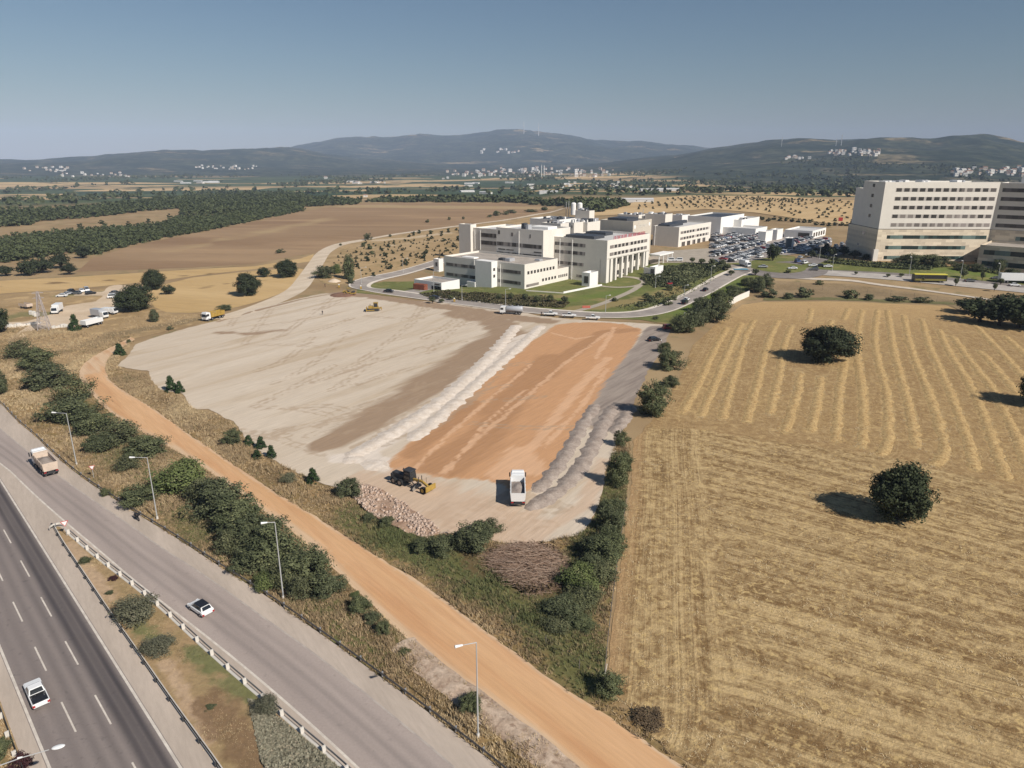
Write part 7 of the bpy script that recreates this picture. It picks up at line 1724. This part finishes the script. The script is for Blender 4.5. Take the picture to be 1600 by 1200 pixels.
# tall totem sign by the car park
x, y = P(1231, 391); e = empty('totem_sign', (x, y, G(x, y)), .2, 'grey totem sign at the car park exit', 'sign'); MB().box(-1.8, 1.8, -.4, .4, 0, 7).build('totem_body', plain('totem_grey', A(.14, .16, .17), .5), e, .05); MB().box(1.8, 3.2, -.4, .4, 0, 7).build('totem_edge', P_WHITE, e, .05)
x, y = P(1308, 357); e = empty('flag', (x, y, G(x, y)), 0, 'red flag on a mast behind the low white building', 'flag'); MB().tube((0, 0, 0), (0, 0, 8.5), .09, .06).build('mast', POLEM, e); MB().box(.08, 3.4, -.03, .03, 5.6, 8.3).build('cloth', P_RED, e)
# rubble on the slope, and the broken stone lumps near the grader
def rubble():
    sub_ = 0
    poly = path([(548, 770), (575, 758), (610, 775), (650, 800), (690, 832), (668, 842), (630, 832), (590, 812), (560, 790)]); rs = np.random.RandomState(12); lo, hi = poly.min(0), poly.max(0); p = rs.uniform(lo, hi, (9500, 2)); p = p[inside(poly, p[:, 0], p[:, 1])]; p = p[rs.uniform(0, 1, len(p)) < np.clip(.55 + 1.1 * fnoise(p[:, 0], p[:, 1], 4, 2.), .08, 1)]
    vs = []; fs = []; n = 0
    cube = np.array([(-1, -1, -1), (1, -1, -1), (1, 1, -1), (-1, 1, -1), (-1, -1, 1), (1, -1, 1), (1, 1, 1), (-1, 1, 1)], float); cf = np.array([(3, 2, 1, 0), (4, 5, 6, 7), (0, 1, 5, 4), (1, 2, 6, 5), (2, 3, 7, 6), (3, 0, 4, 7)]); tint = []
    for q in p:
        s = .04 + .19 * rs.rand() ** 3; c = cube * (1 + rs.uniform(-.35, .35, (8, 3))) * s * rs.uniform(.6, 1.2, 3); a = rs.uniform(0, 6.28, 2); ca, sa, cb, sb_ = math.cos(a[0]), math.sin(a[0]), math.cos(a[1]), math.sin(a[1])
        c = c @ np.array([[ca, -sa, 0], [sa, ca, 0], [0, 0, 1]]).T @ np.array([[1, 0, 0], [0, cb, -sb_], [0, sb_, cb]]).T
        c[:, :2] += q; c[:, 2] += .12 + s * .3 + .5 * max(0, mnoise.noise((q[0] * .25, q[1] * .25, 4)) + .3); vs.append(c); fs.append(cf + n); n += 8; tint += [rs.rand()] * 8
    s = N('broken_stone', .95, .1); m = s.out(s.mix(s.attr('tint'), col(212, 190, 172), col(166, 142, 126)))
    tag(npobj('rubble', np.vstack(vs), np.vstack(fs), [m], {'tint': tint}), kind='stuff')
    po = np.vstack([poly]); M_RB = gmat('rubble_earth', col(202, 174, 150), col(160, 130, 108), (), .4, None, 1.6, .3, 1.)
    sheet('rubble_slope', po, .14, M_RB, .9, 1., .4, .5, world_poly=True, seed=30, relief=lambda X, Y: .5 * np.array([max(0, mnoise.noise((a * .25, b * .25, 4)) + .3) for a, b in zip(X, Y)]))
rubble()
def brush():
    poly = path([(756, 862), (800, 852), (850, 850), (882, 868), (880, 900), (862, 925), (825, 932), (790, 912), (765, 890)]); rs = np.random.RandomState(14); lo, hi = poly.min(0), poly.max(0); p = rs.uniform(lo, hi, (3600, 2)); p = p[inside(poly, p[:, 0], p[:, 1])]; c = poly.mean(0); b = MB(); R = (hi - lo) / 2
    for q in p:
        k = max(0, 1 - (((q - c) / R) ** 2).sum()); z = 1.5 * k ** .7 * rs.uniform(.3, 1.05); a = rs.normal(math.radians(165), .55); L = rs.uniform(.6, 3.0); d = np.array([math.cos(a), math.sin(a)]) * L / 2
        b.bar((*(q - d), z + .05 + rs.uniform(-.15, .2)), (*(q + d), z + .05 + rs.uniform(-.15, .25)), .024, .024, rs.randint(3))
    ms = [plain('dry_branch', A(.40, .27, .19), .9, .1), plain('pale_branch', A(.50, .37, .28), .9, .1), plain('dark_branch', A(.20, .13, .09), .9, .1)]
    tag(b.build('brush_heap', ms), 'heap of brown dry cut branches below the sand rim', 'brush heap')
    cover('dead_leaves', [(756, 862), (800, 852), (850, 850), (882, 868), (880, 900), (862, 925), (825, 932), (790, 912), (765, 890)], 2600, .35, .8, L_DRY, 71)
brush()
# small mound by the far corner and a sandbag of the verge
def mound(u, v, r, h, mat, label, seed):
    x, y = P(u, v); g = 18; vs = [(0, 0, h)]; fs = []; rs = np.random.RandomState(seed)
    for k in range(1, 6):
        for i in range(g): a = 2 * math.pi * i / g; q = r * k / 5 * (1 + .15 * mnoise.noise((math.cos(a) * 2, math.sin(a) * 2, seed))); vs.append((q * math.cos(a), q * math.sin(a), h * (1 - (k / 5) ** 1.4) + rs.uniform(-.06, .06) * h - (.1 if k == 5 else 0)))
    for i in range(g): fs.append((0, 1 + i, 1 + (i + 1) % g))
    for k in range(4):
        for i in range(g): a = 1 + k * g; fs.append((a + i, a + g + i, a + g + (i + 1) % g, a + (i + 1) % g))
    o = MB().add(vs, fs).build('earth_mound', mat, None, smooth=True); o.location = (x, y, G(x, y) + .1); tag(o, label, 'earth mound')
mound(522, 440, 3.2, 1.4, M_TRACK, 'pale heap of sand below the slender tree', 3); mound(536, 461, 6, 1.0, gmat('brown_earth', col(150, 116, 96), col(130, 100, 84), (), .4, None, 1.5, .2, .6), 'brown earth mound under the road roller corner', 4)
